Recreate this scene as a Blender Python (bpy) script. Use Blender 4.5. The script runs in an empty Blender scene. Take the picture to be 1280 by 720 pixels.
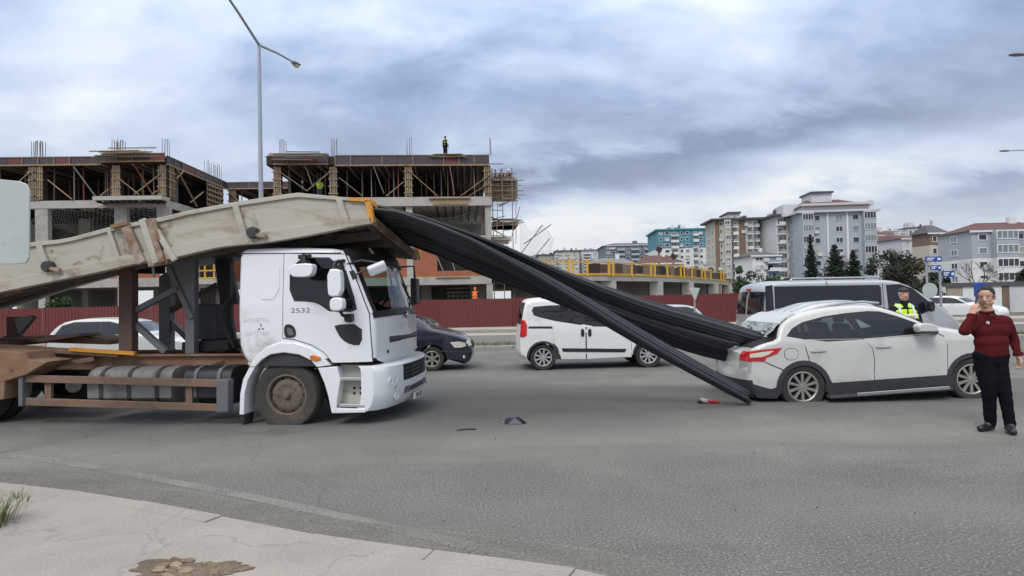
import bpy, bmesh, math, random
from mathutils import Vector, Matrix
from mathutils.geometry import tessellate_polygon
R = math.radians
rnd = random.Random(7)
S = bpy.context.scene
COL = S.collection

# ------------------------------------------------------------------ camera
FPX, CX, CY, HC = 780.0, 640.0, 360.0, 1.75
PITCH, ROLL = math.atan(15.0 / FPX), R(1.2)
_f = Vector((0, math.cos(PITCH), math.sin(PITCH)))
_u0 = Vector((0, -math.sin(PITCH), math.cos(PITCH)))
_r0 = Vector((1, 0, 0))
CAMR = _r0 * math.cos(ROLL) - _u0 * math.sin(ROLL)
CAMU = _r0 * math.sin(ROLL) + _u0 * math.cos(ROLL)
CAM = Vector((0, 0, HC))
cd = bpy.data.cameras.new('camera')
cam = bpy.data.objects.new('camera', cd)
COL.objects.link(cam)
cd.sensor_width = 36.0
cd.lens = FPX / 1280.0 * 36.0
cd.clip_end = 3000
cd.clip_start = 0.05
m4 = Matrix((CAMR, CAMU, -_f)).transposed().to_4x4()
m4.translation = CAM
cam.matrix_world = m4
S.camera = cam

# ------------------------------------------------------------------ sky, sun, exposure
SUN_EL, SUN_AZ = R(48), R(205)          # azimuth clockwise from +Y: behind the camera, to the left
w = bpy.data.worlds.new('World')
S.world = w
w.use_nodes = True
nt = w.node_tree
nt.nodes.clear()
N = nt.nodes.new
L = nt.links.new


def mth(nt, op, a, b=None, clamp=False):
    n = nt.nodes.new('ShaderNodeMath')
    n.operation = op
    n.use_clamp = clamp
    for i, v in enumerate((a, b)):
        if v is None:
            continue
        if isinstance(v, (int, float)):
            n.inputs[i].default_value = v
        else:
            nt.links.new(v, n.inputs[i])
    return n.outputs[0]


def mixc(nt, fac, a, b, mode='MIX'):
    n = nt.nodes.new('ShaderNodeMix')
    n.data_type = 'RGBA'
    n.blend_type = mode
    if isinstance(fac, (int, float)):
        n.inputs[0].default_value = fac
    else:
        nt.links.new(fac, n.inputs[0])
    for i, v in ((6, a), (7, b)):
        if isinstance(v, (tuple, list)):
            n.inputs[i].default_value = (v[0], v[1], v[2], 1)
        else:
            nt.links.new(v, n.inputs[i])
    return n.outputs[2]


def ramp(nt, fac, stops, interp='LINEAR'):
    n = nt.nodes.new('ShaderNodeValToRGB')
    e = n.color_ramp.elements
    n.color_ramp.interpolation = interp
    while len(e) < len(stops):
        e.new(0.5)
    for el, (p, c) in zip(e, stops):
        el.position = p
        el.color = (c, c, c, 1) if isinstance(c, (int, float)) else (c[0], c[1], c[2], 1)
    nt.links.new(fac, n.inputs[0])
    return n.outputs[0]


def noise(nt, vec, scale, detail=5, rough=.55, dist=0.0):
    n = nt.nodes.new('ShaderNodeTexNoise')
    n.inputs['Scale'].default_value = scale
    n.inputs['Detail'].default_value = detail
    n.inputs['Roughness'].default_value = rough
    n.inputs['Distortion'].default_value = dist
    nt.links.new(vec, n.inputs['Vector'])
    return n.outputs['Fac']


tc = N('ShaderNodeTexCoord')
sep = N('ShaderNodeSeparateXYZ')
L(tc.outputs['Generated'], sep.inputs[0])
zz = mth(nt, 'MAXIMUM', sep.outputs[2], 0.0)
den = mth(nt, 'ADD', zz, 0.34)
cb = N('ShaderNodeCombineXYZ')
L(mth(nt, 'DIVIDE', sep.outputs[0], den), cb.inputs[0])
L(mth(nt, 'DIVIDE', sep.outputs[1], den), cb.inputs[1])
mp = N('ShaderNodeMapping')
mp.inputs['Scale'].default_value = (1.0, 1.35, 1)
mp.inputs['Rotation'].default_value = (0, 0, R(-14))
mp.inputs['Location'].default_value = (3.1, 1.7, 0)
L(cb.outputs[0], mp.inputs[0])
n1 = noise(nt, mp.outputs[0], 1.25, 8, .52, .35)
mp2 = N('ShaderNodeMapping')
mp2.inputs['Scale'].default_value = (1.2, 1.7, 1)
mp2.inputs['Location'].default_value = (-1.3, 4.4, 2)
L(cb.outputs[0], mp2.inputs[0])
n2 = noise(nt, mp2.outputs[0], 3.2, 6, .55, .3)
cl = mth(nt, 'ADD', mth(nt, 'MULTIPLY', n1, .74), mth(nt, 'MULTIPLY', n2, .26))
az0 = mth(nt, 'ARCTAN2', sep.outputs[0], sep.outputs[1])
el0 = mth(nt, 'ARCSINE', sep.outputs[2])
az = mth(nt, 'ADD', az0, mth(nt, 'MULTIPLY', mth(nt, 'SUBTRACT', n1, .5), .30))
el = mth(nt, 'ADD', el0, mth(nt, 'MULTIPLY', mth(nt, 'SUBTRACT', n2, .5), .14))
# single clouds and breaks: (azimuth, elevation, half width, half height, slope, gain)
for a_, e_, wa, we, sl, gn in ((.30, .215, .34, .030, .14, -.13), (.05, .178, .14, .030, .16, -.09), (-.13, .335, .13, .055, .1, -.085), (.11, .405, .10, .05, .1, -.05), (-.36, .30, .20, .06, -.2, -.045),
                               (.06, .105, .13, .045, .1, .16), (.50, .165, .16, .030, .12, .13), (.27, .120, .2, .03, .1, .07), (.66, .115, .12, .018, .05, -.10), (-.66, .40, .16, .08, -.3, .015), (-.5, .42, .25, .09, .1, -.06), (.45, .42, .2, .07, 0, .02), (-.02, .27, .12, .04, .1, .05)):
    da = mth(nt, 'SUBTRACT', az, a_)
    de = mth(nt, 'SUBTRACT', mth(nt, 'SUBTRACT', el, e_), mth(nt, 'MULTIPLY', da, sl))
    qa = mth(nt, 'POWER', mth(nt, 'ABSOLUTE', mth(nt, 'DIVIDE', da, wa)), 2.0)
    qe = mth(nt, 'POWER', mth(nt, 'ABSOLUTE', mth(nt, 'DIVIDE', de, we)), 2.0)
    g_ = mth(nt, 'EXPONENT', mth(nt, 'MULTIPLY', mth(nt, 'ADD', qa, qe), -1.0))
    cl = mth(nt, 'ADD', cl, mth(nt, 'MULTIPLY', g_, gn))
c_cl = ramp(nt, cl, [(.34, (.205, .265, .395)), (.43, (.325, .405, .565)), (.51, (.465, .555, .715)), (.60, (.63, .70, .795)), (.71, (.84, .865, .875))])
# paler, brighter air towards the horizon
hz = ramp(nt, mth(nt, 'ADD', sep.outputs[2], mth(nt, 'MULTIPLY', mth(nt, 'SUBTRACT', n1, .5), .42)),
          [(0.0, .85), (.07, .55), (.15, .15), (.26, 0.0)])
c_cl = mixc(nt, hz, c_cl, (.80, .82, .84))
# an overcast sky is about three times as bright overhead as at the horizon
c_cl = mixc(nt, ramp(nt, zz, [(.42, 0.), (.75, .85)]), c_cl, (.62, .615, .60))
zen = mth(nt, 'ADD', 1.0, mth(nt, 'MULTIPLY', mth(nt, 'POWER', zz, 1.6), 2.5))
vm = N('ShaderNodeVectorMath')
vm.operation = 'SCALE'
L(c_cl, vm.inputs[0])
L(zen, vm.inputs['Scale'])
sky = N('ShaderNodeTexSky')
sky.sky_type = 'NISHITA'
sky.sun_disc = False
sky.sun_elevation = SUN_EL
sky.sun_rotation = SUN_AZ
bg1 = N('ShaderNodeBackground')
L(sky.outputs[0], bg1.inputs[0])
bg1.inputs[1].default_value = .07
bg2 = N('ShaderNodeBackground')
L(vm.outputs[0], bg2.inputs[0])
bg2.inputs[1].default_value = 1.0
mxs = N('ShaderNodeMixShader')
mxs.inputs[0].default_value = .92
L(bg1.outputs[0], mxs.inputs[1])
L(bg2.outputs[0], mxs.inputs[2])
out = N('ShaderNodeOutputWorld')
L(mxs.outputs[0], out.inputs[0])
ld = bpy.data.lights.new('sun', 'SUN')
ld.energy = 1.5
ld.angle = R(18)
ld.color = (1.0, .96, .9)
sun = bpy.data.objects.new('sun', ld)
COL.objects.link(sun)
sd = Vector((math.sin(SUN_AZ) * math.cos(SUN_EL), math.cos(SUN_AZ) * math.cos(SUN_EL), math.sin(SUN_EL)))
sun.rotation_euler = sd.to_track_quat('Z', 'Y').to_euler()
sun.location = (0, 0, 60)
S.view_settings.view_transform = 'Standard'
S.view_settings.look = 'None'
S.view_settings.exposure = 0.0
S.view_settings.gamma = 1.0
S.cycles.use_denoising = True
S.cycles.max_bounces = 6


# ------------------------------------------------------------------ picking helpers (a pixel of the survey photo -> a place)
def ray(px, py):
    return _f * FPX + CAMR * (px - CX) + CAMU * (CY - py)


def G(px, py, z=0.0):
    d = ray(px, py)
    t = (z - HC) / d.z
    p = CAM + d * t
    return Vector((p.x, p.y, z))


def D(px, py, y):
    d = ray(px, py)
    return CAM + d * (y / d.y)


class Frame:
    """A thing's own axes: x along it, y to its left, z up."""
    def __init__(s, loc, yaw=0.0):
        s.loc = Vector(loc)
        s.yaw = yaw
        s.x = Vector((math.cos(yaw), math.sin(yaw), 0))
        s.n = Vector((-math.sin(yaw), math.cos(yaw), 0))

    def uv(s, px, py, y):
        d = ray(px, py)
        p0 = s.loc + s.n * y
        t = (p0 - CAM).dot(s.n) / d.dot(s.n)
        q = CAM + d * t - s.loc
        return (q.dot(s.x), q.z)

    def pt(s, px, py, y):
        a = s.uv(px, py, y)
        return Vector((a[0], y, a[1]))

    def poly(s, pts, y):
        return [s.uv(a, b, y) for a, b in pts]

    def world(s, p):
        return s.loc + s.x * p[0] + s.n * p[1] + Vector((0, 0, p[2]))


# ------------------------------------------------------------------ materials
MATS = {}


def mat(name, col, rough=.6, metal=0., var=.12, vs=2.5, grain=0., gs=90., bump=0., bs=60., dirt=None, coat=0., spec=.5, stretch=None):
    m = bpy.data.materials.new(name)
    m.use_nodes = True
    t = m.node_tree
    b = t.nodes['Principled BSDF']
    b.inputs['Roughness'].default_value = rough
    b.inputs['Metallic'].default_value = metal
    b.inputs['Coat Weight'].default_value = coat
    b.inputs['Coat Roughness'].default_value = .06
    b.inputs['Specular IOR Level'].default_value = spec
    tcn = t.nodes.new('ShaderNodeTexCoord')
    vec = tcn.outputs['Object']
    if stretch:
        mpn = t.nodes.new('ShaderNodeMapping')
        mpn.inputs['Scale'].default_value = stretch
        t.links.new(vec, mpn.inputs[0])
        vec = mpn.outputs[0]
    c = mixc(t, noise(t, vec, vs, 4), tuple(x * (1 - var) for x in col), tuple(min(1, x * (1 + var)) for x in col))
    if grain:
        g = noise(t, vec, gs, 3, .7)
        c = mixc(t, mth(t, 'MULTIPLY', mth(t, 'SUBTRACT', g, .35), grain * 2.2, True), c, tuple(x * .45 for x in col))
    if dirt:
        dc, amt, dsc = dirt
        f = ramp(t, noise(t, vec, dsc, 7, .62, .4), [(max(0, .62 - amt * .4), 0.), (min(1, .80 - amt * .3), 1.)])
        c = mixc(t, mth(t, 'MULTIPLY', f, min(1., .55 + amt * .4)), c, dc)
        rr = mth(t, 'ADD', mth(t, 'MULTIPLY', f, .35), rough, True)
        t.links.new(rr, b.inputs['Roughness'])
    t.links.new(c, b.inputs['Base Color'])
    if bump:
        bn = t.nodes.new('ShaderNodeBump')
        bn.inputs['Strength'].default_value = bump
        bn.inputs['Distance'].default_value = .02
        t.links.new(noise(t, vec, bs, 4, .6), bn.inputs['Height'])
        t.links.new(bn.outputs[0], b.inputs['Normal'])
    MATS[name] = m
    return m


RUST = (.16, .075, .035)
mat('white_paint', (.74, .76, .78), .32, var=.03, vs=1.2, coat=.35, dirt=((.42, .37, .30), .12, 1.6))
mat('van_white', (.72, .73, .71), .35, var=.03, coat=.3, dirt=((.40, .36, .29), .10, 1.5))
mat('car_white', (.54, .54, .515), .3, var=.03, coat=.5, dirt=((.36, .33, .27), .14, 1.4))
mat('silver_paint', (.42, .43, .44), .32, .35, var=.04, coat=.5)
mat('navy_paint', (.012, .016, .032), .22, var=.1, coat=.8)
mat('dark_paint', (.02, .022, .026), .3, var=.1, coat=.6)
mat('cladding', (.035, .036, .040), .6, var=.15, dirt=((.12, .105, .085), .15, 3))
mat('rubber', (.028, .027, .026), .85, var=.2, dirt=((.13, .10, .07), .2, 5))
mat('muddy_rubber', (.050, .047, .042), .9, var=.25, bump=.3, bs=40, dirt=((.20, .13, .07), .22, 2.6))
mat('under', (.012, .012, .013), .9)
mat('glass', (.018, .022, .026), .05, var=.05, spec=.7)
mat('screen_glass', (.05, .058, .062), .04, var=.05, spec=.9)
mat('tint_glass', (.010, .011, .016), .07, var=.05, spec=.6)
mat('chrome', (.62, .62, .62), .22, 1.)
mat('alloy', (.40, .38, .34), .38, .7, var=.1)
mat('hubcap', (.42, .42, .42), .4, .3, var=.1)
mat('wheel_steel', (.15, .122, .098), .75, .1, var=.25, vs=9, dirt=((.10, .06, .04), .4, 9))
mat('black_plastic', (.016, .016, .018), .5, var=.15)
mat('red_lamp', (.50, .012, .014), .15, var=.1, coat=.6)
mat('clear_lamp', (.62, .60, .52), .12, var=.08, coat=.8)
mat('orange_lamp', (.62, .16, .02), .25, var=.1)
mat('bed_paint', (.43, .41, .345), .62, var=.10, vs=1.1, grain=.12, gs=26, bump=.12, bs=9, dirt=((.21, .125, .07), .30, 2.2), stretch=(.5, 1, 1.8))
mat('bed_rusty', (.36, .31, .25), .75, var=.2, vs=2, dirt=((.17, .07, .03), .75, 3.0))
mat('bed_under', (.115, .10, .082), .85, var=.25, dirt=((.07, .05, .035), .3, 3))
mat('orange_paint', (.62, .27, .03), .5, var=.12, dirt=((.2, .12, .06), .2, 5))
mat('rust_steel', (.21, .115, .068), .85, var=.25, vs=3, dirt=((.30, .215, .145), .4, 2.6))
mat('guard_rust', (.20, .125, .085), .8, var=.2, dirt=((.11, .08, .06), .3, 4))
mat('grey_steel', (.135, .14, .15), .6, .2, var=.18, dirt=((.16, .10, .06), .15, 4))
mat('brown_steel', (.095, .058, .045), .7, .1, var=.2, dirt=((.15, .08, .05), .3, 5))
mat('tank', (.22, .212, .20), .6, .2, var=.15, dirt=((.14, .115, .09), .4, 4))
mat('rebar', (.030, .033, .040), .5, .25, var=.35, vs=14, spec=.6)
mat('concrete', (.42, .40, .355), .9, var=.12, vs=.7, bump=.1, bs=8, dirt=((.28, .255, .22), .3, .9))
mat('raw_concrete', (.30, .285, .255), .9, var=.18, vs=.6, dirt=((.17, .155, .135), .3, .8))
mat('wood', (.33, .235, .145), .8, var=.25, vs=1.5, dirt=((.16, .10, .06), .3, 2))
mat('old_wood', (.235, .175, .12), .85, var=.25, vs=1.5)
mat('form_panel', (.060, .045, .052), .6, var=.25, dirt=((.16, .13, .11), .15, 1.4))
mat('form_red', (.145, .040, .036), .6, var=.25, dirt=((.06, .045, .05), .35, 1.1))
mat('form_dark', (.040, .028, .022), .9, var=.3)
mat('prop_red', (.20, .050, .036), .6, .1, var=.25)
mat('prop_grey', (.20, .185, .17), .6, .2, var=.2)
mat('yellow_paint', (.60, .34, .03), .55, var=.12)
mat('net', (.11, .115, .11), .9)
mat('fence_red', (.125, .020, .020), .5, var=.10, vs=.6, dirt=((.07, .022, .02), .2, .7))
mat('gal_steel', (.36, .38, .41), .5, .5, var=.08)
mat('lamp_grey', (.20, .20, .21), .5, .2)
mat('sign_back', (.44, .475, .465), .55, .15, var=.06, vs=1.3, dirt=((.37, .42, .40), .35, 2.2))
mat('blue_sign', (.02, .07, .30), .4, var=.05)
mat('sign_white', (.75, .75, .75), .5, var=.03)
mat('kerb', (.30, .285, .265), .9, var=.15, bump=.15, bs=40)
mat('soil', (.19, .14, .095), .95, var=.3, vs=6, bump=.6, bs=30)
mat('rock', (.27, .20, .14), .95, var=.3, vs=6, bump=.5, bs=25)
mat('grass_blade', (.075, .115, .03), .7, var=.4, vs=5)
mat('dry_blade', (.26, .22, .12), .8, var=.3)
mat('skin', (.50, .285, .20), .5, var=.08, vs=12)
mat('hair', (.020, .018, .017), .6, var=.2, vs=40)
mat('grey_hair', (.040, .037, .037), .8, var=.7, vs=60, bump=.5, bs=90, spec=.2)
mat('maroon_knit', (.085, .011, .014), .95, var=.15, vs=5, bump=.3, bs=120, spec=.1)
mat('black_cloth', (.0065, .007, .010), .95, var=.25, vs=6, bump=.2, bs=60, spec=.08)
mat('dark_jacket', (.012, .014, .022), .85, var=.25, vs=6, spec=.15)
mat('jeans', (.05, .07, .11), .85, var=.2)
mat('hi_vis', (.52, .80, .03), .6, var=.06)
mat('reflective', (.68, .70, .70), .35)
mat('orange_vest', (.75, .14, .02), .7)
mat('leather', (.014, .013, .015), .4, var=.3)
mat('ink', (.13, .13, .14), .5)
mat('faded_ink', (.60, .60, .60), .6)
mat('lip', (.36, .15, .12), .5)
mat('plate_white', (.70, .70, .68), .5)
mat('broken_glass', (.34, .38, .37), .25, var=.35, vs=24, bump=1., bs=45)
for nm, c in (('wall_cream', (.50, .46, .39)), ('wall_white', (.68, .68, .67)), ('wall_grey', (.37, .40, .44)), ('wall_lightgrey', (.55, .56, .57)),
              ('wall_brown', (.195, .135, .10)), ('wall_teal', (.085, .24, .30)), ('wall_slate', (.165, .18, .215)), ('roof_dark', (.085, .085, .095)),
              ('roof_red', (.108, .050, .045)), ('wall_tan', (.345, .29, .225)), ('rail_glass', (.30, .36, .38)), ('wall_blue', (.20, .235, .33))):
    mat(nm, c, .85, var=.07, vs=.25, dirt=(tuple(x * .72 for x in c), .18, .35))
mat('pane_dark', (.035, .042, .052), .12, var=.4, vs=.3)
mat('pane_curtain', (.38, .36, .33), .4, var=.3, vs=.6)
mat('pane_light', (.20, .23, .25), .15, var=.4, vs=.3)
mat('bark', (.07, .05, .035), .95, var=.3, vs=6)
mat('needle_dark', (.016, .032, .018), .8, var=.4, vs=1.2)
mat('needle_mid', (.032, .055, .028), .8, var=.4, vs=1.2)
mat('leaf_brown', (.060, .050, .030), .85, var=.4, vs=1.2)
mat('leaf_green', (.040, .075, .028), .8, var=.4, vs=1.)


def brick_mat():
    m = bpy.data.materials.new('clay_block')
    m.use_nodes = True
    t = m.node_tree
    b = t.nodes['Principled BSDF']
    tcn = t.nodes.new('ShaderNodeTexCoord')
    sp = t.nodes.new('ShaderNodeSeparateXYZ')
    t.links.new(tcn.outputs['Object'], sp.inputs[0])
    cbn = t.nodes.new('ShaderNodeCombineXYZ')
    t.links.new(mth(t, 'ADD', sp.outputs[0], sp.outputs[1]), cbn.inputs[0])
    t.links.new(sp.outputs[2], cbn.inputs[1])
    br = t.nodes.new('ShaderNodeTexBrick')
    br.inputs['Scale'].default_value = 1
    br.inputs['Brick Width'].default_value = .30
    br.inputs['Row Height'].default_value = .21
    br.inputs['Mortar Size'].default_value = .014
    br.inputs['Color1'].default_value = (.42, .12, .05, 1)
    br.inputs['Color2'].default_value = (.30, .085, .04, 1)
    br.inputs['Mortar'].default_value = (.26, .14, .09, 1)
    t.links.new(cbn.outputs[0], br.inputs['Vector'])
    c = mixc(t, noise(t, tcn.outputs['Object'], 1.1, 5), br.outputs['Color'], (.33, .13, .075))
    t.links.new(c, b.inputs['Base Color'])
    b.inputs['Roughness'].default_value = .9
    MATS['clay_block'] = m


brick_mat()
_t = MATS['rebar'].node_tree          # no two bars are equally dark, some have begun to rust
_b = _t.nodes['Principled BSDF']
_oi = _t.nodes.new('ShaderNodeObjectInfo')
_src = _b.inputs['Base Color'].links[0].from_socket
_c = mixc(_t, ramp(_t, _oi.outputs['Random'], [(0., .75), (.6, 0.)]), _src, (.008, .009, .011))
_c = mixc(_t, ramp(_t, _oi.outputs['Random'], [(.70, 0.), (.96, .8)]), _c, (.105, .112, .125))
_c = mixc(_t, ramp(_t, _oi.outputs['Random'], [(.975, 0.), (.985, .7)], 'CONSTANT'), _c, (.10, .060, .040))
_t.links.new(_c, _b.inputs['Base Color'])
_t = MATS['fence_red'].node_tree      # every sheet has faded a little differently
_b = _t.nodes['Principled BSDF']
_oi = _t.nodes.new('ShaderNodeObjectInfo')
_src = _b.inputs['Base Color'].links[0].from_socket
_t.links.new(mixc(_t, mth(_t, 'MULTIPLY', _oi.outputs['Random'], .40), _src, (.16, .048, .042)), _b.inputs['Base Color'])


def glass_mat(name, tint):
    m = bpy.data.materials.new(name)
    m.use_nodes = True
    t = m.node_tree
    t.nodes.clear()
    tr = t.nodes.new('ShaderNodeBsdfTransparent')
    tr.inputs[0].default_value = (*tint, 1)
    gl = t.nodes.new('ShaderNodeBsdfGlossy')
    gl.inputs['Roughness'].default_value = .03
    fr = t.nodes.new('ShaderNodeFresnel')
    fr.inputs['IOR'].default_value = 1.52
    mx = t.nodes.new('ShaderNodeMixShader')
    t.links.new(mth(t, 'ADD', fr.outputs[0], .03), mx.inputs[0])
    t.links.new(tr.outputs[0], mx.inputs[1])
    t.links.new(gl.outputs[0], mx.inputs[2])
    o = t.nodes.new('ShaderNodeOutputMaterial')
    t.links.new(mx.outputs[0], o.inputs[0])
    MATS[name] = m


glass_mat('clear_glass', (.66, .77, .73))
glass_mat('smoked_glass', (.34, .38, .39))
mat('cabin', (.075, .075, .078), .85, var=.2)
mat('seat_cloth', (.035, .036, .040), .9, var=.25, vs=9)


def film_mat(name, col, lo, hi, sc, fade=True):
    """dried dirt: a thin film with holes"""
    m = bpy.data.materials.new(name)
    m.use_nodes = True
    t = m.node_tree
    b = t.nodes['Principled BSDF']
    b.inputs['Base Color'].default_value = (*col, 1)
    b.inputs['Roughness'].default_value = .95
    tcn = t.nodes.new('ShaderNodeTexCoord')
    f = ramp(t, noise(t, tcn.outputs['Object'], sc, 8, .68, .5), [(lo, 0.), (hi, .75)])
    sg = t.nodes.new('ShaderNodeSeparateXYZ')
    t.links.new(tcn.outputs['Generated'], sg.inputs[0])
    edge_ = mth(t, 'MULTIPLY', mth(t, 'SUBTRACT', 1.0, sg.outputs[2]), 2.2, True) if fade else 1.0
    t.links.new(mth(t, 'MULTIPLY', f, edge_), b.inputs['Alpha'])
    MATS[name] = m


film_mat('dirt_film', (.36, .32, .26), .44, .76, 3.2)
film_mat('rust_film', (.17, .085, .040), .47, .74, 5.0, False)


def ground_mat(name, base, light, dark, grain=.5, crack=False, worn=None, tracks=False):
    m = bpy.data.materials.new(name)
    m.use_nodes = True
    t = m.node_tree
    b = t.nodes['Principled BSDF']
    b.inputs['Roughness'].default_value = .88
    b.inputs['Specular IOR Level'].default_value = .3
    g = t.nodes.new('ShaderNodeNewGeometry')
    pos = g.outputs['Position']
    mpn = t.nodes.new('ShaderNodeMapping')
    mpn.inputs['Scale'].default_value = (.22, 1.0, 1)
    mpn.inputs['Rotation'].default_value = (0, 0, R(-3))
    t.links.new(pos, mpn.inputs[0])
    big = noise(t, mpn.outputs[0], .55, 5, .55, .6)       # long streaks along the road
    pat = noise(t, pos, .9, 6, .6, .4)
    c = mixc(t, ramp(t, big, [(.36, 0.), (.62, 1.)]), dark, base)
    c = mixc(t, ramp(t, pat, [(.45, 0.), (.75, .8)]), c, light)
    fine = noise(t, pos, 48, 4, .8)
    mid = noise(t, pos, 22, 4, .7)
    c = mixc(t, mth(t, 'MULTIPLY', ramp(t, fine, [(.35, 1.), (.55, 0.)]), grain), c, tuple(x * .4 for x in base))
    c = mixc(t, mth(t, 'MULTIPLY', ramp(t, fine, [(.56, 0.), (.70, 1.)]), grain), c, tuple(min(1, x * 2.0) for x in light))
    c = mixc(t, mth(t, 'MULTIPLY', ramp(t, mid, [(.3, 1.), (.5, 0.)]), grain * .5), c, dark)
    if tracks:     # where wheels run: darkened lanes, a dusty strip beside them, tar-sealed cracks
        sx = t.nodes.new('ShaderNodeSeparateXYZ')
        t.links.new(pos, sx.inputs[0])
        wob = mth(t, 'MULTIPLY', mth(t, 'SUBTRACT', big, .5), 2.2)
        yy = mth(t, 'ADD', sx.outputs[1], wob)
        for y0, sg, amt, cc in ((10.6, 1.5, .50, tuple(x * .85 for x in dark)), (16.0, .55, .35, dark), (18.0, .5, .3, dark), (7.7, .8, .45, light), (12.9, .5, .25, light), (5.2, .5, .25, dark)):
            q = mth(t, 'DIVIDE', mth(t, 'SUBTRACT', yy, y0), sg)
            gsn = mth(t, 'EXPONENT', mth(t, 'MULTIPLY', mth(t, 'MULTIPLY', q, q), -1.0))
            c = mixc(t, mth(t, 'MULTIPLY', mth(t, 'MULTIPLY', gsn, amt), mth(t, 'ADD', .55, pat), True), c, cc)
        st = noise(t, pos, 2.6, 5, .7)
        c = mixc(t, ramp(t, st, [(.66, 0.), (.74, .55)]), c, tuple(x * .6 for x in dark))
        vo2 = t.nodes.new('ShaderNodeTexVoronoi')
        vo2.feature = 'DISTANCE_TO_EDGE'
        vo2.inputs['Scale'].default_value = .16
        nn2 = t.nodes.new('ShaderNodeTexNoise')
        nn2.inputs['Scale'].default_value = .9
        nn2.inputs['Detail'].default_value = 7
        t.links.new(pos, nn2.inputs['Vector'])
        wv2 = t.nodes.new('ShaderNodeVectorMath')
        wv2.operation = 'MULTIPLY_ADD'
        t.links.new(nn2.outputs['Color'], wv2.inputs[0])
        wv2.inputs[1].default_value = (2.2, 2.2, 0)
        t.links.new(pos, wv2.inputs[2])
        t.links.new(wv2.outputs[0], vo2.inputs['Vector'])
        c = mixc(t, ramp(t, vo2.outputs['Distance'], [(0., .30), (.004, 0.)]), c, tuple(x * .4 for x in dark))
    if crack:
        vo = t.nodes.new('ShaderNodeTexVoronoi')
        vo.feature = 'DISTANCE_TO_EDGE'
        vo.inputs['Scale'].default_value = .33
        wv = t.nodes.new('ShaderNodeVectorMath')
        wv.operation = 'ADD'
        nn = t.nodes.new('ShaderNodeTexNoise')
        nn.inputs['Scale'].default_value = 1.6
        nn.inputs['Detail'].default_value = 5
        t.links.new(pos, nn.inputs['Vector'])
        t.links.new(pos, wv.inputs[0])
        t.links.new(nn.outputs['Color'], wv.inputs[1])
        t.links.new(wv.outputs[0], vo.inputs['Vector'])
        f = ramp(t, vo.outputs['Distance'], [(0., 1.), (.006, 0.)])
        c = mixc(t, mth(t, 'MULTIPLY', f, .35), c, tuple(x * .5 for x in dark))
    if worn:      # paint or dust that has partly gone
        wf = mth(t, 'ADD', mth(t, 'MULTIPLY', noise(t, pos, 1.3, 6, .65), .55), mth(t, 'MULTIPLY', noise(t, pos, 34, 4, .75), .45))
        t.links.new(ramp(t, wf, [(worn[0], 0.), (worn[1], worn[2])]), b.inputs['Alpha'])
    t.links.new(c, b.inputs['Base Color'])
    bn = t.nodes.new('ShaderNodeBump')
    bn.inputs['Strength'].default_value = .45
    bn.inputs['Distance'].default_value = .012
    t.links.new(mth(t, 'ADD', fine, mth(t, 'MULTIPLY', mid, .8)), bn.inputs['Height'])
    t.links.new(bn.outputs[0], b.inputs['Normal'])
    MATS[name] = m


ground_mat('asphalt', (.168, .166, .154), (.225, .217, .192), (.120, .120, .114), 1.0, False, None, True)
ground_mat('worn_line', (.29, .285, .265), (.34, .33, .30), (.22, .22, .21), .45, False, (.32, .52, .72))
ground_mat('road_dust', (.25, .235, .205), (.29, .27, .235), (.21, .20, .18), .4, False, (.38, .62, .75))
ground_mat('loose_soil', (.165, .125, .088), (.22, .17, .12), (.10, .075, .055), .5, False, (.36, .46, 1.))
ground_mat('pavement_concrete', (.325, .295, .265), (.375, .345, .308), (.268, .245, .221), .24, True)
ground_mat('earth', (.14, .125, .10), (.19, .165, .13), (.10, .09, .07), .3)
ground_mat('far_pave', (.36, .33, .29), (.42, .39, .35), (.29, .27, .24), .2)


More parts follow.
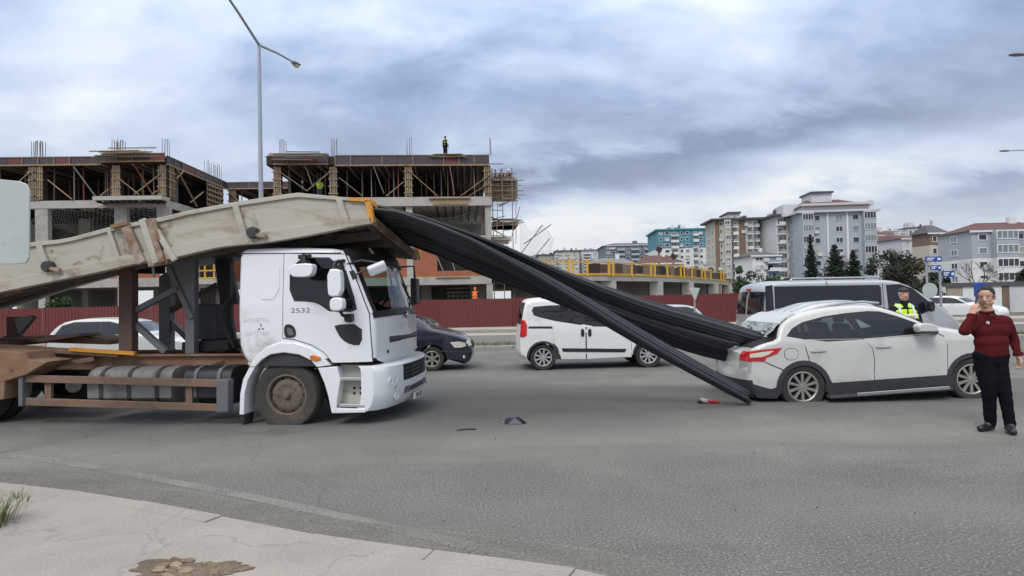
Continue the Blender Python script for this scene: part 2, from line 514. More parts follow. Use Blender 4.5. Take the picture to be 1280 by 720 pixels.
# ------------------------------------------------------------------ mesh helpers
class MB:
    def __init__(s):
        s.v, s.f, s.mi = [], [], []

    def add(s, vs, fs, m=0):
        o = len(s.v)
        s.v.extend([tuple(x) for x in vs])
        for f in fs:
            s.f.append(tuple(i + o for i in f))
            s.mi.append(m)

    def box(s, c, d, rot=None, m=0):
        c = Vector(c)
        vs = []
        for i in (-.5, .5):
            for j in (-.5, .5):
                for k in (-.5, .5):
                    p = Vector((d[0] * i, d[1] * j, d[2] * k))
                    if rot:
                        p = rot @ p
                    vs.append(c + p)
        s.add(vs, [(0, 1, 3, 2), (4, 6, 7, 5), (0, 4, 5, 1), (2, 3, 7, 6), (0, 2, 6, 4), (1, 5, 7, 3)], m)
        return s

    def bx(s, x0, x1, y0, y1, z0, z1, m=0):
        return s.box(((x0 + x1) / 2, (y0 + y1) / 2, (z0 + z1) / 2), (abs(x1 - x0), abs(y1 - y0), abs(z1 - z0)), None, m)

    def bar(s, p, q, a, b, up=(0, 0, 1), m=0):
        p, q = Vector(p), Vector(q)
        d = (q - p)
        l = d.length
        if l < 1e-6:
            return s
        d /= l
        up = Vector(up)
        sdv = d.cross(up)
        if sdv.length < 1e-3:
            sdv = d.cross(Vector((0, 1, 0)))
        sdv.normalize()
        u = sdv.cross(d)
        rot = Matrix((d, sdv, u)).transposed()
        return s.box((p + q) / 2, (l, a, b), rot, m)

    def tube(s, pts, r, n=8, m=0, cap=True):
        pts = [Vector(p) for p in pts]
        k = len(pts)
        rs = r if isinstance(r, (list, tuple)) else [r] * k
        t0 = (pts[1] - pts[0]).normalized()
        ref = Vector((0, 0, 1)) if abs(t0.z) < .9 else Vector((1, 0, 0))
        nrm = t0.cross(ref).normalized()
        vs, fs = [], []
        for i in range(k):
            t = (pts[min(i + 1, k - 1)] - pts[max(i - 1, 0)]).normalized()
            nrm = (nrm - t * nrm.dot(t)).normalized()
            bi = t.cross(nrm)
            for j in range(n):
                a = 2 * math.pi * j / n
                vs.append(pts[i] + (nrm * math.cos(a) + bi * math.sin(a)) * rs[i])
        for i in range(k - 1):
            for j in range(n):
                j2 = (j + 1) % n
                fs.append((i * n + j, i * n + j2, (i + 1) * n + j2, (i + 1) * n + j))
        if cap:
            fs.append(tuple(range(n - 1, -1, -1)))
            fs.append(tuple((k - 1) * n + j for j in range(n)))
        s.add(vs, fs, m)
        return s

    def lathe(s, prof, o, ax, n=24, m=0, close=False):
        """prof: (radius, height along axis)"""
        o, ax = Vector(o), Vector(ax).normalized()
        ref = Vector((0, 0, 1)) if abs(ax.z) < .9 else Vector((1, 0, 0))
        u = ax.cross(ref).normalized()
        v = ax.cross(u)
        vs, fs = [], []
        k = len(prof)
        for r, h in prof:
            for j in range(n):
                a = 2 * math.pi * j / n
                vs.append(o + ax * h + (u * math.cos(a) + v * math.sin(a)) * r)
        for i in range(k - 1 + (1 if close else 0)):
            i2 = (i + 1) % k
            for j in range(n):
                j2 = (j + 1) % n
                fs.append((i * n + j, i * n + j2, i2 * n + j2, i2 * n + j))
        if not close:
            if prof[0][0] > 1e-6:
                fs.append(tuple(range(n - 1, -1, -1)))
            if prof[-1][0] > 1e-6:
                fs.append(tuple((k - 1) * n + j for j in range(n)))
        s.add(vs, fs, m)
        return s

    def prism(s, poly, y0, y1, m=0):
        """polygon in (x, z), extruded from y0 to y1"""
        n = len(poly)
        vs = [(p[0], y0, p[1]) for p in poly] + [(p[0], y1, p[1]) for p in poly]
        fs = [tuple(range(n)), tuple(range(2 * n - 1, n - 1, -1))]
        for i in range(n):
            j = (i + 1) % n
            fs.append((i, i + n, j + n, j))
        s.add(vs, fs, m)
        return s

    def flat(s, poly, z0, z1, m=0):
        """polygon in (x, y), from z0 up to z1"""
        n = len(poly)
        vs = [(p[0], p[1], z0) for p in poly] + [(p[0], p[1], z1) for p in poly]
        fs = [tuple(range(n - 1, -1, -1)), tuple(range(n, 2 * n))]
        for i in range(n):
            j = (i + 1) % n
            fs.append((i, j, j + n, i + n))
        s.add(vs, fs, m)
        return s

    def mesh(s, name, mats, smooth=None):
        me = bpy.data.meshes.new(name)
        me.from_pydata(s.v, [], s.f)
        for m in (mats if isinstance(mats, (list, tuple)) else [mats]):
            me.materials.append(MATS[m] if isinstance(m, str) else m)
        if any(s.mi):
            me.polygons.foreach_set('material_index', s.mi)
        bm = bmesh.new()
        bm.from_mesh(me)
        bmesh.ops.recalc_face_normals(bm, faces=bm.faces)
        bm.to_mesh(me)
        bm.free()
        if smooth:
            me.shade_smooth()
            me.set_sharp_from_angle(angle=R(smooth))
        me.update()
        return me

    def build(s, name, mats, parent=None, smooth=None, bevel=0):
        o = bpy.data.objects.new(name, s.mesh(name, mats, smooth))
        COL.objects.link(o)
        if parent:
            o.parent = parent
        if bevel:
            b = o.modifiers.new('bevel', 'BEVEL')
            b.width = bevel
            b.segments = 2
            b.limit_method = 'ANGLE'
        return o


def inst(name, me, parent=None, loc=(0, 0, 0), rot=None, scale=None):
    o = bpy.data.objects.new(name, me)
    COL.objects.link(o)
    o.location = loc
    if rot:
        o.rotation_euler = rot
    if scale:
        o.scale = scale
    if parent:
        o.parent = parent
    return o


def tag(o, label=None, cat=None, group=None, kind=None):
    if label:
        o['label'] = label
    if cat:
        o['category'] = cat
    if group:
        o['group'] = group
    if kind:
        o['kind'] = kind
    return o


def thing(name, label, cat, loc=(0, 0, 0), yaw=0., group=None):
    o = bpy.data.objects.new(name, None)
    COL.objects.link(o)
    o.location = loc
    o.rotation_euler = (0, 0, yaw)
    o.empty_display_size = .2
    return tag(o, label, cat, group)


def chaikin(p, n=2, closed=False):
    for _ in range(n):
        q = []
        k = len(p)
        if not closed:
            q.append(p[0])
        for i in range(k if closed else k - 1):
            a, b = p[i], p[(i + 1) % k]
            q.append((a[0] * .75 + b[0] * .25, a[1] * .75 + b[1] * .25))
            q.append((a[0] * .25 + b[0] * .75, a[1] * .25 + b[1] * .75))
        if not closed:
            q.append(p[-1])
        p = q
    return p


def text_obj(txt, size, mname, parent, loc, rot, name='lettering', depth=.002):
    c = bpy.data.curves.new(name, 'FONT')
    c.body = txt
    c.size = size
    c.extrude = depth
    c.align_x = 'CENTER'
    c.align_y = 'CENTER'
    t = bpy.data.objects.new('tmp', c)
    COL.objects.link(t)
    dg = bpy.context.evaluated_depsgraph_get()
    me = bpy.data.meshes.new_from_object(t.evaluated_get(dg))
    bpy.data.objects.remove(t)
    bpy.data.curves.remove(c)
    me.materials.clear()
    me.materials.append(MATS[mname])
    return inst(name, me, parent, loc, rot)


# ------------------------------------------------------------------ vehicle body: a silhouette with rounded shoulders
class Shell:
    def __init__(s, top, arches, zsill, side, r=.07, bow=None, rsmall=.02, holes=(), screens=(), zcab=1.0):
        """top: (x, z) from the rear lower corner over the roof to the front lower corner; arches: (xc, zc, radius)"""
        s.side = side
        x0, x1 = top[0][0], top[-1][0]
        bot = []
        for xc, zc, rr in sorted(arches):
            for i in range(15):
                a = math.pi - math.pi * i / 14
                x, z = xc + rr * math.cos(a), zc + rr * math.sin(a)
                zs = zsill(x) if callable(zsill) else zsill
                if z >= zs:
                    bot.append((x, z))
        xs = [p for p in bot if x0 + .02 < p[0] < x1 - .02]
        s.ntop = len(top)
        ring = [(p[0], p[1], rsmall, 1) for p in xs] + [(p[0], p[1], r, 0) for p in reversed(top)]
        s.ring = ring
        n = len(ring)
        s.nrm = []
        for i in range(n):
            a, b = ring[i - 1], ring[(i + 1) % n]
            d = Vector((b[0] - a[0], b[1] - a[1]))
            d.normalize()
            s.nrm.append(Vector((-d.y, d.x)))      # inward
        s.bow = bow or (lambda x, z: .03)
        s.top_idx = list(range(n - 1, len(xs) - 1, -1))   # rear -> front along the top
        s.holes = list(holes)          # side windows cut through both sides
        s.zcab = zcab
        s.cut = set()                  # outline points inside a screen opening
        s.span = []
        for a, b in screens:
            ka, kb = sorted((s.near(*a), s.near(*b)))
            s.span.append((ka, kb))
            for k in range(ka, kb):
                s.cut.add((s.top_idx[k + 1], s.top_idx[k]))

    def skin(s, i, v, off=0.):
        """v in -1..1 across the body; |v| > .8 is the rounded shoulder"""
        x, z, r, fl = s.ring[i]
        nn = s.nrm[i]
        sg = -1 if v < 0 else 1
        av = abs(v)
        if av >= .8:
            a = (1 - av) / .2 * math.pi / 2
            ins = r * (1 - math.sin(a))
            q = Vector((x, z)) + nn * ins
            y = s.side(q.x, q.y) - r * (1 - math.cos(a))
            ny = math.cos(a)
            no = -nn * math.sin(a)
        else:
            t = av / .8
            y = (s.side(x, z) - r) * t
            bo = 0 if fl else s.bow(x, z) * (1 - t * t)
            q = Vector((x, z)) - nn * bo
            ny, no = .0, -nn
        return Vector((q.x + no.x * off, sg * (y + ny * off), q.y + no.y * off))

    def sidey(s, x, z):
        return s.side(x, z)

    VS = [-1, -.96, -.92, -.88, -.84, -.8, -.6, -.4, -.2, 0, .2, .4, .6, .8, .84, .88, .92, .96, 1]

    def build(s, name, mats, parent):
        """material 0 paint, 1 wheel wells and underside"""
        mb = MB()
        n, k = len(s.ring), len(s.VS)
        vs = [s.skin(i, v) for i in range(n) for v in s.VS]
        o = 0
        mb.add(vs, [])
        for i in range(n):
            i2 = (i + 1) % n
            m = 1 if (s.ring[i][3] and s.ring[i2][3]) or (s.ring[i][3] != s.ring[i2][3]) else 0
            for j in range(k - 1):
                if (i, i2) in s.cut or (i2, i) in s.cut:
                    if 5 <= j < 13:
                        continue
                mb.f.append((i * k + j, i * k + j + 1, i2 * k + j + 1, i2 * k + j))
                mb.mi.append(m)
        if s.holes or s.cut:     # cabin lining
            o2 = len(mb.v)
            mb.v.extend([tuple(s.skin(i, v, -.03)) for i in range(n) for v in s.VS])
            for i in range(n):
                i2 = (i + 1) % n
                if s.ring[i][1] < s.zcab or s.ring[i2][1] < s.zcab or s.ring[i][3]:
                    continue
                for j in range(k - 1):
                    if ((i, i2) in s.cut or (i2, i) in s.cut) and 5 <= j < 13:
                        continue
                    mb.f.append((o2 + i * k + j, o2 + i * k + j + 1, o2 + i2 * k + j + 1, o2 + i2 * k + j))
                    mb.mi.append(2)
        inner = [(s.ring[i][0] + s.nrm[i].x * s.ring[i][2], s.ring[i][1] + s.nrm[i].y * s.ring[i][2]) for i in range(n)]
        for sg in (-1, 1):
            s.fill(mb, inner, sg, 0., 0, holes=s.holes)
            if s.holes:
                s.fill(mb, inner, sg, -.03, 2, holes=s.holes)
        return mb.build(name, mats, parent, smooth=38)

    def fill(s, mb, poly, sg, off, m, step=.13, skirt=0., holes=()):
        bm = bmesh.new()
        vv = [bm.verts.new((p[0], 0, p[1])) for p in poly]
        if holes:
            for h in holes:
                vv += [bm.verts.new((p[0], 0, p[1])) for p in h]
            loops = [[Vector((p[0], p[1], 0)) for p in q] for q in [poly] + list(holes)]
            for tri in tessellate_polygon(loops):
                try:
                    bm.faces.new([vv[i] for i in tri])
                except ValueError:
                    pass
        else:
            try:
                bm.faces.new(vv)
            except ValueError:
                bm.free()
                return
        xs = [p[0] for p in poly]
        zs = [p[1] for p in poly]
        for lo, hi, ax in ((min(xs), max(xs), 0), (min(zs), max(zs), 2)):
            c = lo + step * .73
            while c < hi:
                no = [0, 0, 0]
                no[ax] = 1
                co = [0, 0, 0]
                co[ax] = c
                bmesh.ops.bisect_plane(bm, geom=bm.verts[:] + bm.edges[:] + bm.faces[:], plane_co=co, plane_no=no)
                c += step
        bmesh.ops.triangulate(bm, faces=[f for f in bm.faces if len(f.verts) > 4])
        bm.verts.index_update()
        vs = [(v.co.x, sg * (s.side(v.co.x, v.co.z) + off), v.co.z) for v in bm.verts]
        fs = [tuple(v.index for v in f.verts) for f in bm.faces]
        if skirt:
            for e in bm.edges:
                if len(e.link_faces) == 1:
                    a, b = e.verts[0], e.verts[1]
                    j = len(vs)
                    for q in (a, b):
                        vs.append((q.co.x, sg * (s.side(q.co.x, q.co.z) + off - skirt), q.co.z))
                    fs.append((a.index, b.index, j + 1, j))
        mb.add(vs, fs, m)
        bm.free()

    def panel(s, name, poly, mats, parent, off=.004, sg=-1, rounded=0, m=0, step=.13, skirt=.02, holes=()):
        mb = MB()
        if rounded:
            poly = chaikin(poly, rounded, True)
        s.fill(mb, poly, sg, off, m, step, skirt, holes)
        return mb.build(name, mats, parent, smooth=40)

    def screen(s, k, name, mats, parent, off=.004):
        """glass over the opening K, between v = -.83 and .83, with a dark band along its edges"""
        ka, kb = s.span[k]
        A_, B_ = s.ring[s.top_idx[ka]][:2], s.ring[s.top_idx[kb]][:2]
        g = s.patch(name, A_, B_, -.81, .81, mats, parent, off, 17)
        for v0, v1 in ((-.86, -.76), (.76, .86)):
            s.patch('screen_seal', A_, B_, v0, v1, ['black_plastic'], g, off + .004, 5)
        for a, b in ((ka - 1, ka + 1), (kb - 1, kb + 1)):
            s.patch('screen_seal', s.ring[s.top_idx[max(a, 0)]][:2], s.ring[s.top_idx[b]][:2], -.84, .84, ['black_plastic'], g, off + .003, 17)
        return g

    def near(s, x, z):
        return min(range(len(s.top_idx)), key=lambda k: (s.ring[s.top_idx[k]][0] - x) ** 2 + (s.ring[s.top_idx[k]][1] - z) ** 2)

    def patch(s, name, a, b, v0, v1, mats, parent, off=.006, nv=9, m=0, trim=0.):
        """a strip of the skin between two outline points (x, z), from v0 to v1 across"""
        ka, kb = s.near(*a), s.near(*b)
        if ka > kb:
            ka, kb = kb, ka
        if kb - ka < 1:
            kb = ka + 1
        ids = s.top_idx[ka:kb + 1]
        vsl = [v0 + (v1 - v0) * j / (nv - 1) for j in range(nv)]
        mb = MB()
        vs, fs = [], []
        ni = len(ids)
        for q, i in enumerate(ids):
            for v in vsl:
                vs.append(s.skin(i, v, off))
        for q, i in enumerate(ids):
            for v in vsl:
                vs.append(s.skin(i, v, -.015))
        h = ni * nv
        for q in range(ni - 1):
            for j in range(nv - 1):
                fs.append((q * nv + j, q * nv + j + 1, (q + 1) * nv + j + 1, (q + 1) * nv + j))
        for q in range(ni - 1):
            for j in (0, nv - 1):
                fs.append((q * nv + j, (q + 1) * nv + j, h + (q + 1) * nv + j, h + q * nv + j))
        for j in range(nv - 1):
            for q in (0, ni - 1):
                fs.append((q * nv + j, q * nv + j + 1, h + q * nv + j + 1, h + q * nv + j))
        mb.add(vs, fs, m)
        return mb.build(name, mats, parent, smooth=40)


def mkside(W, zb, zr, tumble, x0, x1, lf, cf, lr, cr, tuck=.05, zt=.4):
    def f(x, z):
        t = max(0., (z - zb) / (zr - zb))
        y = W * (1 - tumble * t ** 1.15)
        y -= W * tuck * max(0., (zt - z) / zt) ** 1.3
        u = max(0., (x - (x1 - lf)) / lf)
        y -= cf * u ** 2.2
        u = max(0., ((x0 + lr) - x) / lr)
        y -= cr * u ** 2.2
        return max(.15, y)
    return f


def make_wheel(parent, x, y, z, r, width, rim_r, spokes, rim_mat, tyre_mat='rubber', out=-1, flat=None, dish=.0, style='spoke', turn=0.):
    """hub disc with tyre and rim as sub-parts; out = -1 when the outer face looks to -y"""
    ax = Vector((math.sin(turn) * -out, out * math.cos(turn), 0))
    o = Vector((x, y, z))
    h = width / 2
    hub = MB().lathe([(.001, -h * .5), (rim_r * .98, -h * .5), (rim_r * .98, h * .25), (rim_r * .5, h * .15), (.001, h * .15)], o, ax, 20, 0)
    wh = hub.build('wheel', ['under'], parent, smooth=40)
    prof = [(rim_r, -h * .8), (rim_r + (r - rim_r) * .45, -h), (r * .94, -h * .96), (r, -h * .62), (r, -h * .3), (r * .985, -h * .28), (r * .985, -h * .2), (r, -h * .18),
            (r, h * .18), (r * .985, h * .2), (r * .985, h * .28), (r, h * .3), (r, h * .62), (r * .94, h * .96), (rim_r + (r - rim_r) * .45, h), (rim_r, h * .8)]
    mb = MB().lathe(prof, o, ax, 40, 0, close=True)
    if flat is not None:
        mb.v = [(p[0] + (p[0] - x) * .05 * max(0, (flat + .05 - p[2]) / .1), p[1] + (p[1] - y) * .12 * max(0, (flat + .08 - p[2]) / .1), max(p[2], flat)) for p in mb.v]
    mb.build('tyre', [tyre_mat], wh, smooth=35)
    rm = MB()
    rm.lathe([(rim_r, h * .55), (rim_r * 1.03, h * .82), (rim_r * .96, h * .86), (rim_r * .90, h * .72), (rim_r * .90, h * .4)], o, ax, 32, 0, close=True)
    up = Vector((0, 0, 1))
    sx = ax.cross(up).normalized()
    if style == 'spoke':
        for k in range(spokes):
            a = 2 * math.pi * (k + .5) / spokes
            dv = sx * math.cos(a) + up * math.sin(a)
            tv = ax.cross(dv)
            wd = rim_r * (1.75 / spokes)
            p, q = o + ax * h * (.62 - dish) + dv * rim_r * .12, o + ax * h * .70 + dv * rim_r * .95
            n0 = len(rm.v)
            vs = []
            for c, ww in ((p, wd * .8), (q, wd)):
                for sgn in (-.5, .5):
                    vs.append(c + tv * ww * sgn + ax * h * .04)
                    vs.append(c + tv * ww * sgn * 1.25 - ax * h * .16)
            rm.add(vs, [(0, 2, 6, 4), (0, 4, 5, 1), (2, 3, 7, 6), (1, 5, 7, 3), (4, 6, 7, 5), (0, 1, 3, 2)])
        rm.lathe([(.001, h * .74), (rim_r * .17, h * .72), (rim_r * .22, h * .55), (rim_r * .22, h * .3)], o, ax, 16, 0)
    else:   # pressed steel truck disc with hand holes, nuts and hub cap
        rm.lathe([(rim_r * .92, h * .30), (rim_r * .70, h * .62), (rim_r * .62, h * .66), (rim_r * .36, h * .60), (rim_r * .34, h * .60)], o, ax, 32, 0)
        rm.lathe([(.001, h * .95), (rim_r * .13, h * .95), (rim_r * .16, h * .85), (rim_r * .20, h * .62), (rim_r * .36, h * .58)], o, ax, 20, 0)
        for k in range(10):
            a = 2 * math.pi * k / 10
            dv = sx * math.cos(a) + up * math.sin(a)
            rm.lathe([(.001, h * .74), (rim_r * .04, h * .74), (rim_r * .045, h * .6)], o + dv * rim_r * .50, ax, 6, 0)
            rm.lathe([(.001, h * .515), (rim_r * .075, h * .515), (rim_r * .08, h * .36)], o + dv * rim_r * .79, ax, 10, 1)
    rm.build('rim', [rim_mat, 'under'], wh, smooth=35)
    return wh

# ------------------------------------------------------------------ the ground
def sheet(name, poly, z, m, kind='structure'):
    mb = MB()
    mb.add([(p[0], p[1], z) for p in poly], [tuple(range(len(poly)))])
    o = mb.build(name, [m])
    o['kind'] = kind
    return o


sheet('ground', [(-1500, -1500), (1500, -1500), (1500, 1500), (-1500, 1500)], -.012, 'earth')
sheet('road', [(-220, -14), (220, -14), (220, 22.1), (-220, 22.1)], 0, 'asphalt')
sheet('far_road', [(-220, 23.9), (220, 23.9), (220, 29.2), (-220, 29.2)], -.002, 'asphalt')


def strip(pts, wd, z):
    mb = MB()
    vs, fs = [], []
    for i, p in enumerate(pts):
        a, b = pts[max(i - 1, 0)], pts[min(i + 1, len(pts) - 1)]
        d = (b - a).normalized()
        n = Vector((-d.y, d.x, 0))
        vs += [(p.x + n.x * wd / 2, p.y + n.y * wd / 2, z), (p.x - n.x * wd / 2, p.y - n.y * wd / 2, z)]
    for i in range(len(pts) - 1):
        fs.append((2 * i, 2 * i + 1, 2 * i + 3, 2 * i + 2))
    mb.add(vs, fs)
    return mb


edge = [G(*p) for p in ((-260, 556), (-100, 562), (40, 573), (120, 585), (200, 600), (300, 619), (400, 640), (480, 658), (560, 677), (640, 696), (720, 715), (800, 735))]
tag(strip(edge, .13, .004).build('edge_line', ['worn_line']), kind='structure')
tag(strip([Vector((x, 13.75 + x * .004, 0)) for x in (-60, -10, 0, 10, 60)], .10, .004).build('lane_line', ['worn_line']), kind='structure')
mb = MB()
for k in range(-12, 14):
    x = k * 9 - .9
    mb.bx(x, x + 3.2, 17.75, 17.87, .0035, .004)
tag(mb.build('lane_dashes', ['worn_line']), kind='structure')

# near pavement with its flush kerb
kp = [G(*p) for p in ((0, 607), (95, 618), (180, 632), (300, 655), (400, 675), (520, 692), (640, 707), (740, 721))]
kerb_line = [Vector((-30, 8.4, 0)), Vector((-9, 7.35, 0))] + kp + [Vector((1.5, 3.05, 0)), Vector((3.2, 2.1, 0)), Vector((6, .6, 0)), Vector((12, -2, 0))]
PZ = .045


def offs(pts, d):
    o = []
    for i, p in enumerate(pts):
        a, b = pts[max(i - 1, 0)], pts[min(i + 1, len(pts) - 1)]
        t = (b - a).normalized()
        o.append(Vector((p.x + t.y * d, p.y - t.x * d, 0)))
    return o


def resample(pts, step):
    o = [pts[0]]
    acc = 0
    for a, b in zip(pts, pts[1:]):
        l = (b - a).length
        t = step - acc
        while t < l:
            o.append(a + (b - a) * (t / l))
            t += step
        acc = (acc + l) % step
    return o


kl = resample(kerb_line, .25)
inner_line = offs(kl, .17)
pav = tag(MB().flat([(p.x, p.y) for p in inner_line] + [(12, -9), (-30, -9)], -.01, PZ - .004).build('pavement', ['pavement_concrete']), kind='structure')
for k in range(0, len(kl) - 5, 4):
    a, b = kl[k:k + 5], inner_line[k:k + 5]
    g = .007
    a0 = a[0] + (a[1] - a[0]).normalized() * g
    b0 = b[0] + (b[1] - b[0]).normalized() * g
    pl = [a0] + a[1:] + b[:0:-1] + [b0]
    dz = rnd.uniform(-.010, .006)
    MB().flat([(p.x, p.y) for p in pl[::-1]], -.01, PZ + dz).build('kerb_stone', ['pavement_concrete'], pav, bevel=.008)

gut = MB()
gv = offs(kl, -.42)
gut.add([(p.x, p.y, .006) for p in kl] + [(p.x, p.y, .0055) for p in gv], [(i, i + 1, len(kl) + i + 1, len(kl) + i) for i in range(len(kl) - 1)])
tag(gut.build('gutter_dust', ['road_dust']), kind='structure')
# a broken patch with stones in the pavement
c = G(228, 712, PZ)
mb = MB()
pl = []
for k in range(22):
    a = 2 * math.pi * k / 22
    rr = (.36 + .10 * math.sin(3 * a + 1) + rnd.uniform(-.04, .04))
    pl.append((c.x + rr * 1.0 * math.cos(a), c.y - .04 + rr * .62 * math.sin(a)))
jag = [(.40 + .10 * math.sin(3 * a_ + 1) + rnd.uniform(-.06, .06)) * .86 for a_ in [2 * math.pi * k / 70 for k in range(70)]]
mb.flat([(c.x + r_ * math.cos(2 * math.pi * k / 70), c.y - .04 + r_ * .62 * math.sin(2 * math.pi * k / 70)) for k, r_ in enumerate(jag)], PZ - .02, PZ + .003)
tag(mb.build('broken_patch', ['loose_soil']), kind='structure')
for k in range(30):
    a, q = rnd.uniform(0, 6.28), rnd.uniform(0, 1) ** .6
    x, y = c.x + .34 * q * math.cos(a), c.y - .04 + .20 * q * math.sin(a)
    s_ = rnd.uniform(.014, .065) * (1.25 - .55 * q)
    vs = []
    n = 6
    for lv, (rr, zz_) in enumerate(((1, 0), (.95, .35), (.55, .55))):
        for j in range(n):
            b = 2 * math.pi * j / n + lv * .3
            r2 = rr * s_ * rnd.uniform(.7, 1.15)
            vs.append((x + r2 * math.cos(b), y + r2 * math.sin(b) * .8, PZ - .005 + zz_ * s_ * rnd.uniform(.6, 1)))
    fs = [tuple(range(2 * n, 3 * n))]
    for lv in range(2):
        for j in range(n):
            fs.append((lv * n + j, lv * n + (j + 1) % n, (lv + 1) * n + (j + 1) % n, (lv + 1) * n + j))
    mb = MB()
    mb.add(vs, fs)
    o = mb.build('loose_stone', [rnd.choice(['rock', 'rock', 'soil', 'soil'])])
    tag(o, 'loose brown stone lying in the broken patch of the near pavement', 'stone', 'loose stones in the broken pavement patch')


def tuft(name, label, px, py, n, h, spread, green=.75, z=PZ):
    c = G(px, py, z)
    mb = MB()
    for k in range(n):
        a, q = rnd.uniform(0, 6.28), rnd.uniform(0, 1)
        b = Vector((c.x + spread * q * math.cos(a) * .5, c.y + spread * q * math.sin(a) * .5, z - .005))
        ln = h * rnd.uniform(.5, 1.1)
        d = Vector((math.cos(a) * rnd.uniform(.2, .9), math.sin(a) * rnd.uniform(.2, .9), 1)).normalized()
        sd = Vector((-d.y, d.x, 0))
        if sd.length < .01:
            sd = Vector((1, 0, 0))
        sd = sd.normalized() * rnd.uniform(.0025, .005)
        p1 = b + d * ln * .5
        p2 = b + d * ln * .95 + Vector((d.x, d.y, -.6)) * ln * .3
        mb.add([b - sd, b + sd, p1 + sd * .8, p1 - sd * .8, p2], [(0, 1, 2, 3), (3, 2, 4)], 0 if rnd.random() < green else 1)
    return tag(mb.build(name, ['grass_blade', 'dry_blade']), label, 'grass tuft')


tuft('grass_tuft', 'tall green tuft of weeds growing out of the pavement at the left edge', -6, 655, 170, .34, .30)
o = tuft('dry_weeds', None, 22, 622, 26, .15, .5, .25)
del o['category']
o['kind'] = 'stuff'

# grit and small litter that nobody could count
mb = MB()
for k in range(1500):
    if k < 900:
        p = rnd.choice(kl[60:240]) if len(kl) > 240 else rnd.choice(kl)
        d = rnd.gauss(-.10, .16)
        x, y = p.x + rnd.uniform(-.2, .2), p.y - d
    else:
        x, y = rnd.uniform(-9, 9), rnd.uniform(3.5, 13)
    s_ = rnd.uniform(.003, .011) * (1 if k < 900 else 1.1)
    a = rnd.uniform(0, 6.28)
    z = PZ * .0 + .004
    vs = [(x + s_ * math.cos(a + j * 2.09) * rnd.uniform(.7, 1.3), y + s_ * math.sin(a + j * 2.09), z) for j in range(3)] + [(x, y, z + s_ * .9)]
    mb.add(vs, [(0, 1, 3), (1, 2, 3), (2, 0, 3)], rnd.choice([0, 0, 1, 2]))
tag(mb.build('grit', ['kerb', 'rock', 'cladding']), kind='stuff')

# verge between the carriageways, far pavement, red hoarding
med = tag(MB().bx(-220, 220, 22.3, 23.75, -.01, .13).build('median', ['earth']), kind='structure')
for k in range(-60, 60):
    MB().bx(k * 1.0 + .006, k * 1.0 + .994, 22.1, 22.3, -.01, .14 + rnd.uniform(-.006, .006)).build('kerb_stone', ['kerb'], med, bevel=.012)
MB().bx(-220, 220, 23.75, 23.9, -.01, .14).build('kerb_edge', ['kerb'], med)
mb = MB()
for k in range(9000):
    x, y = rnd.uniform(-26, 26), rnd.uniform(22.32, 23.72)
    h = rnd.uniform(.04, .13)
    a = rnd.uniform(0, 6.28)
    sx, sy = math.cos(a) * .012, math.sin(a) * .012
    lx, ly = rnd.uniform(-.05, .05), rnd.uniform(-.05, .05)
    mb.add([(x - sx, y - sy, .128), (x + sx, y + sy, .128), (x + lx, y + ly, .13 + h)], [(0, 1, 2)], 0 if rnd.random() < .85 else 1)
tag(mb.build('grass', ['grass_blade', 'dry_blade']), kind='stuff')
fp = tag(MB().bx(-220, 220, 29.2, 31.2, -.01, .13).build('far_pavement', ['far_pave']), kind='structure')
tag(MB().bx(-220, 220, 31.2, 34.4, -.01, .30).build('far_verge', ['far_pave']), kind='structure')

FZ0, FZ1 = .28, 1.86
fy = 34.2
fn = thing('hoarding_fence', 'dark red corrugated hoarding fence along the building site behind the road', 'fence', (0, fy, 0))
rmesh = None
for k in range(-26, 9):
    x0, wd = k * 1.98, 1.98
    if rmesh is None:
        mb = MB()
        n = 11
        pr = []
        for j in range(n):
            q = wd * j / n
            pr += [(q, 0), (q + wd / n * .30, 0), (q + wd / n * .42, -.028), (q + wd / n * .80, -.028), (q + wd / n * .92, 0)]
        pr.append((wd - .012, 0))
        vs = [(p[0], p[1], FZ0) for p in pr] + [(p[0], p[1], FZ1) for p in pr]
        h = len(pr)
        mb.add(vs, [(j, j + 1, h + j + 1, h + j) for j in range(h - 1)])
        rmesh = mb.mesh('panel', ['fence_red'])
    o = inst('panel', rmesh, fn, (x0, rnd.uniform(-.008, .008), rnd.uniform(-.02, .02)))
    MB().bx(x0 - .03, x0 + .03, .04, .10, .25, FZ1 - .05).build('post', ['rust_steel'], fn)

# ------------------------------------------------------------------ the truck
TY = -R(6)
P = G(357, 531)
nn = Vector((-math.sin(TY), math.cos(TY), 0))
T = Frame(P + nn * 1.2, TY)
trk = thing('flatbed_truck', 'white cab truck whose long beige load bed has tipped over above the cab', 'truck', T.loc, TY)
YS = -1.25
tp = T.poly([(313, 460), (303, 446), (298, 432), (296.5, 400), (296.5, 322), (298.5, 314), (305, 310.5), (340, 309), (380, 309), (412, 310), (428, 313), (436, 319), (447, 346), (457, 373), (465.5, 394), (467.5, 405), (468.5, 430), (468, 452)], YS)
hubx, hubz = T.uv(357, 494.5, -1.2)


def cab_side(x, z):
    y = 1.25
    u = max(0., (x - (tp[-1][0] - .45)) / .45)
    y -= .09 * u ** 2
    y -= .05 * max(0., (z - 1.75) / .9)
    return y


